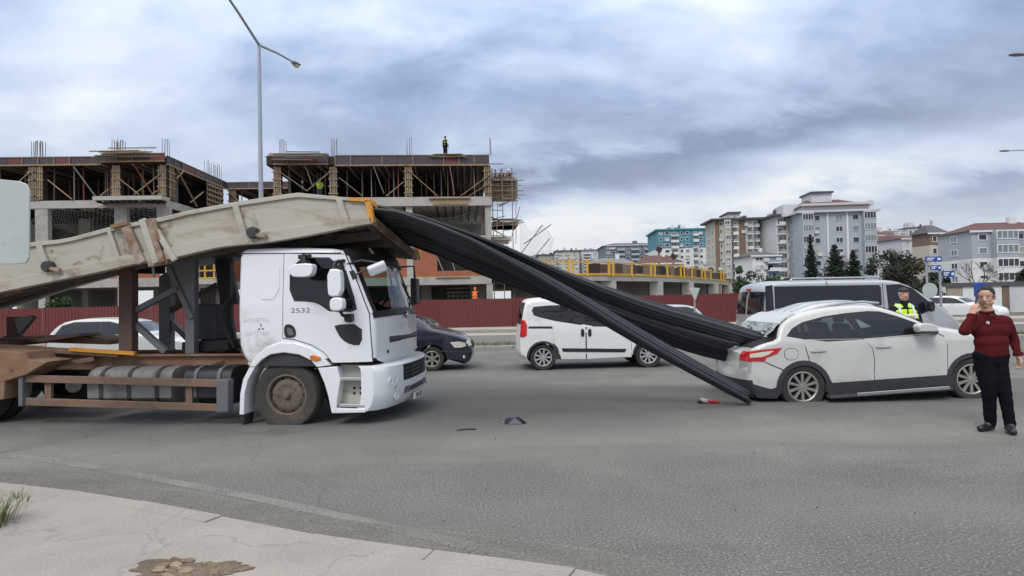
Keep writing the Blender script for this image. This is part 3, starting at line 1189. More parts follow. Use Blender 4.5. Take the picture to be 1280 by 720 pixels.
top = []
for a, b in zip(tp, tp[1:]):
    k = max(1, int(math.hypot(b[0] - a[0], b[1] - a[1]) / .04))
    for i in range(k):
        top.append((a[0] + (b[0] - a[0]) * i / k, a[1] + (b[1] - a[1]) * i / k))
top.append(tp[-1])
xf = tp[-1][0]
wb, wt = T.uv(465.2, 393.6, YS), T.uv(440.5, 330, YS)
SW = chaikin(T.poly([(363, 323), (419, 323), (425, 350), (430, 386), (414.5, 387), (408, 383), (399, 377.5), (387, 375), (363.5, 374.5)], YS), 1, True)
QW = T.poly([(421.5, 324), (427, 325), (446, 386.5), (432, 386.5), (427, 350)], YS)
cab = Shell(top, [(hubx, hubz, .66)], T.uv(430, 457, YS)[1], cab_side, r=.085, holes=[SW, QW], screens=[((wb[0] - .004, wb[1] + .012), (wt[0], wt[1] + .0))], zcab=1.3,
            bow=lambda x, z: .14 if x > xf - .42 and z < 2.6 else .03)
cb_o = cab.build('cab', ['white_paint', 'under', 'cabin'], trk)


def tq(name, pts, m, off, rounded=0, parent=cb_o, skirt=.02, holes=()):
    pl_ = chaikin(T.poly(pts, YS), rounded, True) if rounded else T.poly(pts, YS)
    return cab.panel(name, pl_, [m], parent, off, -1, 0, skirt=skirt, holes=holes)


# shut lines sit a hair below the door skin
tq('door_gap', [(353.2, 316), (431, 317), (447, 355), (460.5, 392), (464.7, 453.6), (415.6, 454.4), (405, 441), (390, 432), (370, 425.5), (353.2, 423)], 'black_plastic', .002, 0, holes=(SW, QW))
door = tq('door', [(354.1, 317), (430.2, 318), (446, 355), (459.6, 392.4), (463.6, 452.4), (416.2, 453.2), (405.6, 440.2), (390.4, 431), (370, 424.4), (354.1, 422)], 'white_paint', .008, 0, trk, holes=(SW, QW))
tq('window_seal', [(361.5, 321.5), (427, 321.5), (448.5, 389.8), (413, 389.8), (406.5, 385.5), (398, 379.5), (386, 377), (362, 376.5)], 'black_plastic', .012, 1, door, holes=(SW, QW))
cab.panel('side_window', SW, ['smoked_glass'], door, .004, skirt=0)
cab.panel('quarter_window', QW, ['clear_glass'], door, .004, skirt=0)
cab.panel('side_window', SW, ['clear_glass'], cb_o, .004, 1, skirt=0)
cab.panel('quarter_window', QW, ['clear_glass'], cb_o, .004, 1, skirt=0)
# cabin: seats, dashboard, wheel
for sy in (-.72, .55):
    st_ = MB().bx(.15, .68, sy - .26, sy + .26, 1.22, 1.42).build('seat', ['seat_cloth'], trk, None, .04)
    MB().bar((.16, sy, 1.40), (.02, sy, 2.10), .50, .14, (1, 0, 0)).build('backrest', ['seat_cloth'], st_, None, .04)
MB().bx(-.72, xf - .35, -1.12, 1.12, 1.05, 1.1).build('cab_floor', ['cabin'], trk)
MB().bx(xf - .42, xf - .05, -1.05, 1.05, 1.1, 1.50).build('dashboard', ['cabin'], trk, None, .05)
MB().lathe([(.22, -.015), (.235, 0), (.22, .015), (.205, 0)], (xf - .52, .55, 1.70), (-.75, 0, .7), 24, close=True).build('steering_wheel', ['black_plastic'], trk, 40)
MB().bx(-.70, -.62, -1.1, 1.1, 1.1, 2.5).build('rear_panel', ['cabin'], trk)
tq('vent_panel', [(418, 405.5), (451.5, 405), (452, 431.5), (439, 431.2), (427, 424), (420, 412)], 'black_plastic', .012, 1, door)
tq('panel_gap', [(318.6, 322), (350, 322), (350, 375.6), (318.6, 375.6)], 'white_paint', .002, 1)
tq('pressed_panel', [(320, 324), (348.5, 324), (348.5, 373.8), (320, 373.8)], 'white_paint', .009, 1)
h_ = tq('door_handle', [(355.5, 406), (364, 405), (370, 411), (370.3, 421), (362, 422.5), (356, 421)], 'black_plastic', .018, 1, door)
tq('handle_grip', [(359, 409), (366, 411), (368.5, 419), (361, 419.5)], 'grey_steel', .024, 1, h_)
tq('roof_gutter', [(297, 316.2), (425, 315.2), (425, 316.4), (297, 317.4)], 'cladding', .004, 0)
tq('pillar_grille', [(435.8, 339), (441.2, 337.5), (445.4, 347), (440.4, 350)], 'black_plastic', .012, 0, door)
tq('dirt_film', [(297.5, 412), (330, 413), (352, 418), (352, 426), (336, 432), (326, 441), (314, 455), (304, 445), (299, 432)], 'dirt_film', .004, 0, skirt=0)
for txt, px, py, size, mm in (('2532', 375.8, 388.3, .118, 'ink'), ('ATIMETA', 320, 400.5, .095, 'faded_ink'), ('ZATİTAR', 322, 417, .085, 'faded_ink')):
    p = T.pt(px, py, YS - .004)
    p.y = -cab.side(p.x, p.z) - (.0085 if mm == 'ink' else .0015)
    t_ = text_obj(txt, size, mm, trk, p, (R(90), 0, 0))
    if mm == 'ink':
        t_.scale = (1.28, .8, 1)
# three-blade emblem below the faded lettering
p = T.pt(326.3, 409.5, YS)
mb = MB()
for a in (90, 215, 325):
    d = Vector((math.cos(R(a)), 0, math.sin(R(a))))
    n_ = Vector((-d.z, 0, d.x))
    o_ = Vector((p.x, -cab.side(p.x, p.z) - .003, p.z))
    mb.add([o_ + d * .010, o_ + d * .034 + n_ * .013, o_ + d * .062, o_ + d * .034 - n_ * .013], [(0, 1, 2, 3)])
mb.build('emblem', ['ink'], trk)

# windscreen, visor, front panel
wsc = cab.screen(0, 'windscreen', ['clear_glass'], trk)
cab.patch('scuttle', (wb[0] + .004, wb[1] - .05), (wb[0] - .004, wb[1] + .03), -.90, .90, ['black_plastic'], trk, .014, 21)
rf = T.uv(428, 313, YS)
vis = cab.patch('sun_visor', (rf[0] + .01, rf[1]), (wt[0] - .01, wt[1] + .02), -.90, .90, ['black_plastic'], trk, .05, 21)
gi = cab.skin(cab.top_idx[cab.near((rf[0] + wt[0]) / 2, (rf[1] + wt[1]) / 2)], -.44, .062)
gt = text_obj('GI', .15, 'sign_white', vis, gi, (R(58), 0, R(90)))
fx = xf + .14
for k, z in enumerate((1.12, 1.165, 1.21)):
    MB().tube([(fx - .05 - .055 * (abs(y) / .75) ** 2 + .03, y, z + .03) for y in [(-.72 + .12 * j) for j in range(13)]], .016, 6).build('grille_bar', ['grey_steel'], trk)
MB().tube([(fx - .06 - .055 * (abs(y) / .75) ** 2 + .02, y, 1.195) for y in [(-.76 + .19 * j) for j in range(9)]], .062, 8).build('grille_recess', ['cladding'], trk)
em = MB().lathe([(.001, .02), (.085, .02), (.095, 0)], (fx - .004, 0, 1.55), (1, 0, 0), 24)
em.v = [(a, b, 1.55 + (c_ - 1.55) * .62) for a, b, c_ in em.v]
em_o = em.build('oval_badge', ['navy_paint'], trk, 40)
em = MB().lathe([(.088, .018), (.088, .026), (.098, .026), (.098, .018)], (fx - .004, 0, 1.55), (1, 0, 0), 24, close=True)
em.v = [(a, b, 1.55 + (c_ - 1.55) * .62) for a, b, c_ in em.v]
em.build('badge_rim', ['chrome'], em_o, 40)
for sgy in (-1, 1):
    p0 = (fx - .10, sgy * .18 - .05, wb[1] + .03)
    MB().tube([p0, (fx - .06, sgy * .18 + .22, wb[1] + .10), (fx - .13, sgy * .18 + .50, wb[1] + .26)], .012, 6).build('wiper', ['black_plastic'], trk)
MB().lathe([(.001, .02), (.022, .02), (.026, 0)], (xf + .06, -.82, 1.02), (1, 0, 0), 10).build('lock', ['black_plastic'], trk)


# bumper: bowed in plan
def plan(d, y0=-1.25):
    ps = [(xf - .20, y0), (xf - .02, y0 - .01), (xf + .10, -1.17), (xf + .19, -1.0), (xf + .25, -.7), (xf + .285, -.35), (xf + .295, 0)]
    ps = [(x - d, y) for x, y in ps]
    return ps + [(x, -y) for x, y in ps[-2::-1]]


def fsurf(y, d=0.):
    ps = [(xf - .02, 1.26), (xf + .10, 1.17), (xf + .19, 1.0), (xf + .25, .7), (xf + .285, .35), (xf + .295, 0.)]
    y = abs(y)
    for (xa, ya), (xb, yb) in zip(ps, ps[1:]):
        if yb <= y <= ya:
            return xa + (xb - xa) * (ya - y) / (ya - yb) + d
    return ps[0][0] + d


bz0, bz1 = T.uv(468, 514, YS)[1], T.uv(456, 457.5, YS)[1]
bump = MB()
lv = [(bz0, .10), (bz0 + .10, .03), (bz0 + .25, 0.), (bz1 - .10, 0.), (bz1 - .03, .01), (bz1, .05)]
vs, fs = [], []
npn = len(plan(0))
for z, d in lv:
    vs += [(x, y * (1 - d * .15), z) for x, y in plan(d)]
for i in range(len(lv) - 1):
    for j in range(npn - 1):
        fs.append((i * npn + j, i * npn + j + 1, (i + 1) * npn + j + 1, (i + 1) * npn + j))
    fs.append((i * npn + npn - 1, i * npn, (i + 1) * npn, (i + 1) * npn + npn - 1))
fs += [tuple(range(npn - 1, -1, -1)), tuple((len(lv) - 1) * npn + j for j in range(npn))]
bump.add(vs, fs)
bump_o = bump.build('bumper', ['white_paint'], trk, smooth=40)


def front_bar(name, y0, y1, z0, z1, m, d=.004, th=.03, parent=bump_o, n=9):
    mb = MB()
    vs, fs = [], []
    for j in range(n):
        y = y0 + (y1 - y0) * j / (n - 1)
        x = fsurf(y)
        for dx, z in ((d, z0), (d, z1), (d - th, z1), (d - th, z0)):
            vs.append((x + dx, y, z))
    for j in range(n - 1):
        for q in range(4):
            fs.append((j * 4 + q, j * 4 + (q + 1) % 4, (j + 1) * 4 + (q + 1) % 4, (j + 1) * 4 + q))
    fs += [(0, 1, 2, 3), tuple((n - 1) * 4 + q for q in (3, 2, 1, 0))]
    mb.add(vs, fs)
    return mb.build(name, [m], parent)


intake = front_bar('air_intake', -.66, .66, bz0 + .36, bz0 + .60, 'under')
for z in (bz0 + .42, bz0 + .48, bz0 + .54):
    front_bar('slat', -.64, .64, z - .01, z + .01, 'black_plastic', .012, .02, intake)
for y in (-.3, .3):
    front_bar('divider', y - .02, y + .02, bz0 + .36, bz0 + .60, 'black_plastic', .016, .02, intake, 3)
front_bar('lower_slot', -.62, -.42, bz0 + .16, bz0 + .26, 'grey_steel')
front_bar('lower_slot', -.38, .38, bz0 + .17, bz0 + .25, 'cladding')
front_bar('lower_slot', .42, .62, bz0 + .16, bz0 + .26, 'grey_steel')
pl_ = front_bar('number_plate', -.28, .24, bz0 + .015, bz0 + .115, 'plate_white', .03, .02, bump_o, 5)
text_obj('34 A 25', .11, 'black_plastic', pl_, (fsurf(0) + .031, -.02, bz0 + .065), (R(90), 0, R(90)))
for y, z, r_, m in ((-1.035, .40, .055, 'clear_lamp'), (-.93, .43, .062, 'clear_lamp'), (-.93, .29, .055, 'cladding'), (-.90, .165, .058, 'clear_lamp')):
    for s_ in (-1, 1):
        nx = Vector((1, -.42 * (1 if s_ < 0 else -1), 0)).normalized()
        c_ = Vector((fsurf(y, -.006), -s_ * y if s_ > 0 else y, bz0 + z))
        rg = MB().lathe([(r_, .0), (r_, .012), (r_ * .8, .014), (r_ * .75, .004), (.001, .002)], c_, nx, 18).build('lamp_recess', ['white_paint'], bump_o, 40)
        MB().lathe([(r_ * .72, .002), (r_ * .6, .009), (.001, .013)], c_, nx, 16).build('lamp', [m if m != 'cladding' else 'hubcap'], rg, 40)

# mudguard, step well
fd = MB()
fd.prism(T.poly([(313, 459), (317, 450), (324, 441.5), (335, 433.5), (352, 427.8), (370, 428.3), (388, 434), (402, 443.5), (414, 456.5), (397, 459), (390, 450.5), (375, 443.2), (356, 440.6), (339, 443), (328, 450), (321, 458)], YS), -1.285, -.95)
fnd = fd.build('mudguard', ['white_paint'], trk, 40, .012)
MB().prism(T.poly([(321, 457.5), (328, 450.5), (339, 443.5), (356, 441.2), (375, 444), (390, 451), (396, 458)], YS), -1.235, -.97).build('arch_liner', ['cladding'], fnd)
MB().prism(T.poly([(312.6, 459.4), (305, 474), (301.5, 492), (300.5, 518), (306, 518), (307, 492), (311, 475), (320, 458.6)], YS), -1.28, -.95).build('mudguard_strip', ['white_paint'], fnd, None, .008)
MB().prism(T.poly([(299.5, 518.5), (306, 518.5), (304, 531), (300, 528)], YS), -1.24, -.98).build('mud_flap', ['rubber'], fnd)
MB().prism(T.poly([(397.5, 459.5), (422, 458), (426, 475), (422, 500), (420.5, 516.5), (415, 516.5), (411, 496), (406, 479)], YS), -1.27, -1.0).build('mudguard_skirt', ['white_paint'], fnd, None, .012)
MB().prism(T.poly([(388.5, 444.8), (393, 443.4), (402, 446.2), (402.6, 449.5), (397, 451.6), (390, 449.6)], YS), -1.30, -1.26).build('indicator', ['orange_lamp'], fnd, None, .006)
st = MB().prism(T.poly([(421, 457), (456, 457.5), (456, 515.5), (419, 516.8)], YS), -1.10, -.9).build('step_well', ['bed_paint'], trk)
for y in (471.5, 505):
    MB().prism(T.poly([(423.5, y), (456, y + .6), (456, y + 4.4), (423.5, y + 4)], YS), -1.25, -1.08).build('step', ['hubcap'], st, None, .008)
MB().prism(T.poly([(419.5, 510), (457, 511), (457, 515.6), (418.5, 516.6)], YS), -1.262, -.95).build('step_sill', ['white_paint'], st, None, .01)
mb = MB()
for a in (443, 451):
    for b in (485, 491.5):
        p = T.pt(a, b, -1.10)
        mb.lathe([(.02, .006), (.02, -.01)], p, (0, -1, 0), 10)
mb.build('step_hole', ['under'], st)

# mirrors
A = lambda px, py, y: T.pt(px, py, y)


def mirror(pts, y0, y1, name='mirror'):
    return MB().prism(chaikin(T.poly(pts, (y0 + y1) / 2), 1, True), y0, y1).build(name, ['white_paint'], trk, None, .02)


MB().bar(A(379.5, 319, -1.3), A(379.5, 331, -1.5), .05, .05).build('mirror_arm', ['black_plastic'], trk)
MB().bar(A(374, 321.5, -1.27), A(388, 320.5, -1.3), .06, .06).build('mirror_bracket', ['black_plastic'], trk)
mirror([(363.5, 331), (391, 329), (394, 333), (392, 345), (380, 347), (365, 345.5)], -1.62, -1.46)
m1 = mirror([(411, 337), (424.5, 336), (428.5, 341), (428.5, 370), (414, 371), (411.5, 366)], -1.62, -1.48)
m2 = mirror([(414, 372.5), (428, 371.5), (431, 376), (430.5, 388), (417, 389), (414, 385)], -1.63, -1.49)
MB().tube([A(430, 326, -1.22), A(419, 328, -1.4), A(416, 338, -1.5)], .028, 8).build('mirror_arm', ['black_plastic'], trk)
MB().tube([A(425, 388, -1.54), A(428, 394, -1.46), A(436, 396, -1.27)], .024, 8).build('mirror_arm', ['black_plastic'], trk)
MB().prism(T.poly([(431, 392.5), (441, 392), (441.5, 401), (437, 403), (432, 401.5)], -1.3), -1.36, -1.24).build('mirror_foot', ['black_plastic'], trk, None, .01)
p = Vector((xf + .12, -1.10, 2.42))
mb = MB().box((0, 0, 0), (.11, .27, .15), Matrix.Rotation(R(16), 3, 'X'))
o = mb.build('mirror', ['white_paint'], trk, None, .03)
q = T.pt(471.5, 335.5, -1.18)
o.location = q
o.rotation_euler = (R(8), R(24), R(-62))
MB().tube([A(434, 330, -1.22), A(452, 325.5, -1.15), A(474, 329, -1.17)], .018, 6).build('mirror_arm', ['black_plastic'], trk)
MB().tube([A(443, 344, -1.23), A(458, 337, -1.2), A(474, 330, -1.17)], .016, 6).build('mirror_arm', ['black_plastic'], trk)
w2 = Vector((xf - .12, 1.52, 1.95))
MB().box(w2, (.12, .26, .5)).build('mirror', ['black_plastic'], trk, None, .03)
MB().tube([(xf - .3, 1.22, 2.4), (xf - .12, 1.45, 2.42), (xf - .12, 1.52, 2.2)], .02, 6).build('mirror_arm', ['black_plastic'], trk)

# wheels
make_wheel(trk, hubx, -1.05, hubz, .50, .30, .30, 0, 'wheel_steel', 'muddy_rubber', -1, flat=.0, style='disc')
make_wheel(trk, hubx, 1.05, hubz, .50, .30, .30, 0, 'wheel_steel', 'muddy_rubber', 1, flat=.0, style='disc')
rx = T.uv(-40, 490, -1.2)[0]
for x in (rx, rx - 1.35):
    for s_ in (-1, 1):
        make_wheel(trk, x, s_ * 1.05, .47, .50, .30, .30, 0, 'wheel_steel', 'muddy_rubber', s_, flat=.0, style='disc')
        make_wheel(trk, x, s_ * .72, .47, .50, .28, .30, 0, 'wheel_steel', 'rubber', s_, flat=.0, style='disc')
MB().tube([(hubx, -.9, hubz), (hubx, .9, hubz)], .08, 10).build('axle', ['under'], trk)
for x in (rx, rx - 1.35):
    MB().tube([(x, -.7, .47), (x, .7, .47)], .11, 10).build('axle', ['under'], trk)

# chassis rails and sub-frame
za, zb = T.uv(200, 441, -.45)[1], T.uv(200, 459, -.45)[1]
for y in (-.47, .47):
    mb = MB()
    mb.prism([(rx - 2.6, za), (hubx + 1.1, za - .06), (hubx + 1.1, zb - .04), (rx - 2.6, zb)], y - .03, y + .03)
    mb.prism([(rx - 2.6, za + .012), (hubx + .2, za - .03), (hubx + .2, za - .06), (rx - 2.6, za - .018)], y - .09, y - .03)
    mb.build('chassis_rail', ['rust_steel'], trk)
for x in (-.9, -1.9, -2.9, -3.9, rx - .6):
    MB().bx(x - .05, x + .05, -.44, .44, zb + .03, za - .05).build('cross_member', ['rust_steel'], trk)
sub = lambda pts, y, th: MB().prism(T.poly(pts, y), y - th / 2, y + th / 2)
sub([(-60, 432), (150, 446), (150, 440), (60, 434), (-60, 426)], -.62, .10).build('subframe_rail', ['rust_steel'], trk)
sub([(-60, 430), (36, 431), (36, 424), (-60, 423)], .0, .8).build('subframe_beam', ['brown_steel'], trk)
sub([(88, 438.5), (169, 444), (169, 439.5), (88, 434.5)], -.68, .06).build('marker_strip', ['orange_paint'], trk)
sub([(27, 420.5), (112, 418), (155, 423.5), (155, 429), (36, 425.5)], .35, .7).build('deck_plate', ['rust_steel'], trk, None, .01)
sub([(60, 422), (111, 416), (113, 419.5), (64, 427)], -.1, .5).build('deck_plate', ['guard_rust'], trk, None, .01)
# A-frame stand carrying the bed
sub([(152.5, 336), (169, 332), (169, 441), (152.5, 441)], -.55, .16).build('stand_post', ['brown_steel'], trk, None, .01)
sub([(202, 346), (215.5, 338), (215.5, 441), (202, 441)], .5, .16).build('stand_post', ['grey_steel'], trk, None, .01)
sub([(211, 324), (246, 322), (246, 400), (242, 400), (230, 372)], -.45, .12).build('gusset_plate', ['grey_steel'], trk, None, .01)
sub([(234.5, 398), (245.8, 398), (245.8, 442), (234.5, 442)], -.45, .14).build('stand_post', ['grey_steel'], trk, None, .01)
for pa, pb, y, m in (((168, 389), (226, 359), -.5, 'grey_steel'), ((168, 404), (208, 440), -.5, 'grey_steel'), ((212, 334), (241, 398), -.5, 'grey_steel'),
                     ((214, 388), (272, 356), .5, 'brown_steel'), ((214, 402), (240, 428), .5, 'grey_steel'), ((276, 330), (293, 430), .35, 'black_plastic'), ((288, 338), (297, 380), .45, 'grey_steel')):
    MB().bar(T.pt(*pa, y), T.pt(*pb, y), .09, .10, (0, 1, 0)).build('brace', [m], trk, None, .008)
sub([(270, 322), (290, 322), (290, 434), (284, 434)], .3, .12).build('stand_post', ['black_plastic'], trk, None, .01)
sub([(251, 380), (281, 380), (281, 424), (251, 424)], .1, .5).build('battery_box', ['cladding'], trk, None, .02)
sub([(243, 426), (300, 424), (300, 436), (243, 440)], .0, .7).build('gearbox', ['under'], trk, None, .02)
sub([(208, 324), (300, 312), (300, 322), (208, 334)], .1, .9).build('hoist_beam', ['black_plastic'], trk)
sub([(172, 331), (200, 327), (200, 342), (172, 342)], -.2, .3).build('hoist_block', ['under'], trk, None, .02)
MB().tube([T.pt(190, 326, -.9), T.pt(193, 347, -.9)], .02, 6).build('hanging_rod', ['gal_steel'], trk)
sub([(6, 432), (28, 424), (28, 419), (6, 420)], .3, .06).build('subframe_brace', ['brown_steel'], trk)
sub([(12, 396), (23, 396), (23, 428), (12, 428)], .1, .12).build('stand_post', ['brown_steel'], trk)
sub([(20, 398), (40, 394), (44, 397), (26, 418)], -.1, .08).build('brace', ['grey_steel'], trk)
for k in range(3):
    MB().tube([T.pt(285 + k * 3, 372, -.3 + k * .15), T.pt(276 + k * 4, 392, -.35 + k * .15), T.pt(283 + k * 3, 416, -.35 + k * .15), T.pt(292, 434, -.3 + k * .15)], .018, 6).build('hose', ['rubber'], trk, 50)
# rear mudguard and side guard
sub([(-80, 440), (0, 437), (49, 438.5), (54, 448), (77, 450), (50, 466), (24, 474), (23, 496), (15, 497), (14, 484), (0, 463), (-30, 450), (-80, 452)], -1.05, .5).build('rear_mudguard', ['rust_steel'], trk, None, .012)
MB().bar(T.pt(12, 461, -1.31), T.pt(78, 450, -1.0), .04, .05).build('mudguard_rib', ['guard_rust'], trk)
MB().bar(T.pt(58, 459, -.9), T.pt(118, 448, -.6), .05, .07).build('guard_bracket', ['guard_rust'], trk)
MB().bar(T.pt(238, 468, -1.05), T.pt(280, 452, -.6), .05, .07).build('guard_bracket', ['guard_rust'], trk)
sg_ = lambda pts, th=.05: MB().prism(T.poly(pts, -1.2), -1.2 - th / 2, -1.2 + th / 2)
sgo = sg_([(29, 468.5), (275, 474.5), (275, 484), (29, 477.5)]).build('side_guard', ['guard_rust'], trk, None, .008)
sg_([(29, 497), (275, 505), (275, 514), (29, 506.5)]).build('guard_rail', ['guard_rust'], sgo, None, .008)
sg_([(274, 473.5), (289, 474), (288.5, 514), (274, 515)], .16).build('guard_end', ['grey_steel'], sgo, None, .015)
sg_([(27.5, 468), (33, 468), (33, 507), (27.5, 507)], .14).build('guard_end', ['grey_steel'], sgo, None, .01)
for a in (57, 233):
    MB().prism(T.poly([(a, 474), (a + 8, 474), (a + 8, 505), (a, 504)], -1.15), -1.17, -1.12).build('guard_stay', ['guard_rust'], sgo)
# tanks behind the guard
for x0, x1, m, k in ((126, 228, 'tank', 3), (243, 300, 'black_plastic', 2)):
    a, b = T.uv(x0, 480, -.85), T.uv(x1, 480, -.85)
    zt_, zb_ = T.uv(180, 458, -.85)[1], T.uv(180, 503, -.85)[1]
    sec = chaikin([(-1.12, zb_), (-1.12, zt_ - .12), (-1.0, zt_), (-.62, zt_), (-.58, zt_ - .06), (-.58, zb_)], 1, True)
    mb = MB()
    n = len(sec)
    vs = [(a[0], y, z) for y, z in sec] + [(b[0], y, z) for y, z in sec]
    mb.add(vs, [tuple(range(n)), tuple(range(2 * n - 1, n - 1, -1))] + [(i, (i + 1) % n, n + (i + 1) % n, n + i) for i in range(n)])
    tk = mb.build('fuel_tank' if k == 3 else 'air_tank', [m], trk, 50)
    for j in range(k):
        x = a[0] + (b[0] - a[0]) * (j + .5) / k
        mb = MB()
        s2 = [(y * 1.012 - .0 if y < -.8 else y + .008, z + .008 if z > zb_ + .02 else z - .008) for y, z in sec]
        vs = [(x - .03, y, z) for y, z in s2] + [(x + .03, y, z) for y, z in s2]
        mb.add(vs, [(i, (i + 1) % n, n + (i + 1) % n, n + i) for i in range(n)])
        mb.build('strap', ['cladding' if k == 3 else 'grey_steel'], tk)
MB().tube([T.pt(92, 482, -.8), T.pt(92, 482, -.5)], .11, 14).build('air_cylinder', ['tank'], trk)
MB().lathe([(.055, .05), (.05, .08), (.001, .085)], T.pt(256, 468, -.9), (0, -.3, 1), 12).build('tank_cap', ['gal_steel'], trk)

# ---- the bed: a long bent steel platform
B_UP = [(-260, 385), (-150, 356), (-60, 331), (37, 303.5), (83, 299), (139, 284), (161, 279.5), (194, 274), (239, 263), (294, 253), (330, 247.5), (371, 241), (424, 246.5), (462, 249)]
B_LO = [(-260, 428), (-150, 401), (-60, 378), (37, 358.5), (83, 349), (125, 340.5), (172, 330), (208, 326.5), (225, 321), (278, 308.8), (335, 303.5), (381, 296), (436, 285), (467, 279)]
BY = -1.27
ups, los = T.poly(B_UP, BY), T.poly(B_LO, BY)


def lerp_poly(ps, x):
    if x <= ps[0][0]:
        return ps[0][1]
    for (xa, za_), (xb, zb_) in zip(ps, ps[1:]):
        if xa <= x <= xb:
            return za_ + (zb_ - za_) * (x - xa) / (xb - xa)
    return ps[-1][1]


bx0, bx1 = ups[0][0], ups[-1][0]
lox1 = los[-1][0]


def far_drop(x):      # the bed is twisted: how far its far side hangs below the near side
    k = [(-9, -.2), (-6.5, -.24), (-3.9, -.42), (-1.5, -.34), (-.4, -.14), (.3, .08), (bx1, .36)]
    return lerp_poly(k, x)


def bed_side(y, name, sgn, yo):
    """web with top rail and bottom flange; sgn points outwards"""
    mb = MB()
    n = 46
    xs = [bx0 + (bx1 - bx0) * i / (n - 1) for i in range(n)]
    dz = 0 if sgn < 0 else 1

    def surf(fa, fb, ya, yb, mi):
        vs = []
        for i, x in enumerate(xs):
            zt_, zb_ = lerp_poly(ups, x), lerp_poly(los, x)
            d = far_drop(x) * dz
            sl = (lox1 - bx1) * i / (n - 1) * 1.0
            for f, yy in ((fa, ya), (fb, ya), (fb, yb), (fa, yb)):
                z = zb_ + (zt_ - zb_) * f - d
                vs.append((x + (lox1 - bx1) * (1 - f) * (1 if i == n - 1 else 0), yy, z))
        fs = []
        for i in range(n - 1):
            for q in range(4):
                fs.append((i * 4 + q, i * 4 + (q + 1) % 4, i * 4 + 4 + (q + 1) % 4, i * 4 + 4 + q))
        fs += [(0, 1, 2, 3), tuple((n - 1) * 4 + q for q in (3, 2, 1, 0))]
        mb.add(vs, fs, mi)
    surf(.24, .90, y, y - sgn * .05, 0)
    surf(.90, 1.0, y + sgn * .035, y - sgn * .08, 0)
    surf(.0, .25, y + sgn * .05, y - sgn * .09, 0)
    return mb


bed_o = bed_side(BY, 'bed', -1, 0).build('bed', ['bed_paint'], trk, None, .006)
bed_side(-BY, 'bed', 1, 0).build('side_beam', ['bed_paint'], bed_o)
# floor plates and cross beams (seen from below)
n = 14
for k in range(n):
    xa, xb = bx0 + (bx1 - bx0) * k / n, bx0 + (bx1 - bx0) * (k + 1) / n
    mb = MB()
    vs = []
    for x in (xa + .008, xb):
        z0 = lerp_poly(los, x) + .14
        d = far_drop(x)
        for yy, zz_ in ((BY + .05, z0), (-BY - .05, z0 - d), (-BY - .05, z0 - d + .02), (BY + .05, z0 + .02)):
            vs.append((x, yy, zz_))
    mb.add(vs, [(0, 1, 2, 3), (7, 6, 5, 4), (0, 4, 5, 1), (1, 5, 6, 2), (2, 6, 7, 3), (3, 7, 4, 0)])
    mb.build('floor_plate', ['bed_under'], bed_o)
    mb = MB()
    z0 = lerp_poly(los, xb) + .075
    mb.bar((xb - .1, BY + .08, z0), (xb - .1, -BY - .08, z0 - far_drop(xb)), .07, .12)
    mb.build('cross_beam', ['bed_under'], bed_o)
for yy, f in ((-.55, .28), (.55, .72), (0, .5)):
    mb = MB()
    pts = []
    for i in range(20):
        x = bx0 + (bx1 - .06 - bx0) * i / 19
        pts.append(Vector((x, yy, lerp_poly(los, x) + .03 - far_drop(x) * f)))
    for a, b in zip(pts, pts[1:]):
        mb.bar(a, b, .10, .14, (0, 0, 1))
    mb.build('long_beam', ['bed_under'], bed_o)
# outside ribs
for pa, pb, wd in (((48, 303), (66, 352), .09), ((294, 255), (309, 305), .085), ((424, 249), (435.5, 284), .085), ((-120, 350), (-104, 392), .09), ((136, 285), (152, 333), .06)):
    MB().bar(T.pt(*pa, BY - .03), T.pt(*pb, BY - .03), .05, wd, (1, 0, 0)).build('rib', ['bed_paint'], bed_o, None, .006)
# broken hinge: a bundle of upright flats, bent and rusty
for pa, pb, wd, m in (((157, 283), (178, 329), .13, 'bed_rusty'), ((178, 274), (196, 329), .10, 'bed_paint'), ((186, 274), (204, 328), .09, 'bed_rusty'), ((196, 288), (219, 326), .08, 'bed_paint'), ((192, 274), (200, 300), .05, 'bed_rusty')):
    MB().bar(T.pt(*pa, BY - .06), T.pt(*pb, BY - .07), .06, wd, (1, 0, 0)).build('hinge_flat', [m], bed_o, None, .01)
MB().bar(T.pt(141, 284, BY - .05), T.pt(162, 279, BY - .05), .10, .05).build('hinge_cap', ['rust_steel'], bed_o)
MB().bar(T.pt(188, 331, BY), T.pt(212, 326, BY), .12, .08).build('hinge_foot', ['bed_rusty'], bed_o, None, .01)
for px, py in ((60, 333), (316, 291)):
    c_ = T.pt(px, py, BY - .06)
    rt = MB().lathe([(.001, .06), (.07, .06), (.085, .02), (.085, -.05), (.05, -.06)], c_, (0, -1, 0), 14).build('ratchet', ['cladding'], bed_o, 40)
    MB().bar(c_ + Vector((0, -.03, -.02)), c_ + Vector((.22, -.03, -.06)), .04, .05).build('lever', ['bed_rusty'], rt)
for px, py, m in ((146.5, 334.3, 'orange_lamp'), (246, 311.5, 'cladding'), (228, 314, 'rust_steel'), (127, 336, 'rust_steel'), (349, 296, 'cladding'), (38, 351, 'rust_steel')):
    p = T.pt(px, py, BY - .03)
    MB().box(p, (.09 if m == 'orange_lamp' else .045, .012, .045)).build('reflector', [m], bed_o, None, .004)
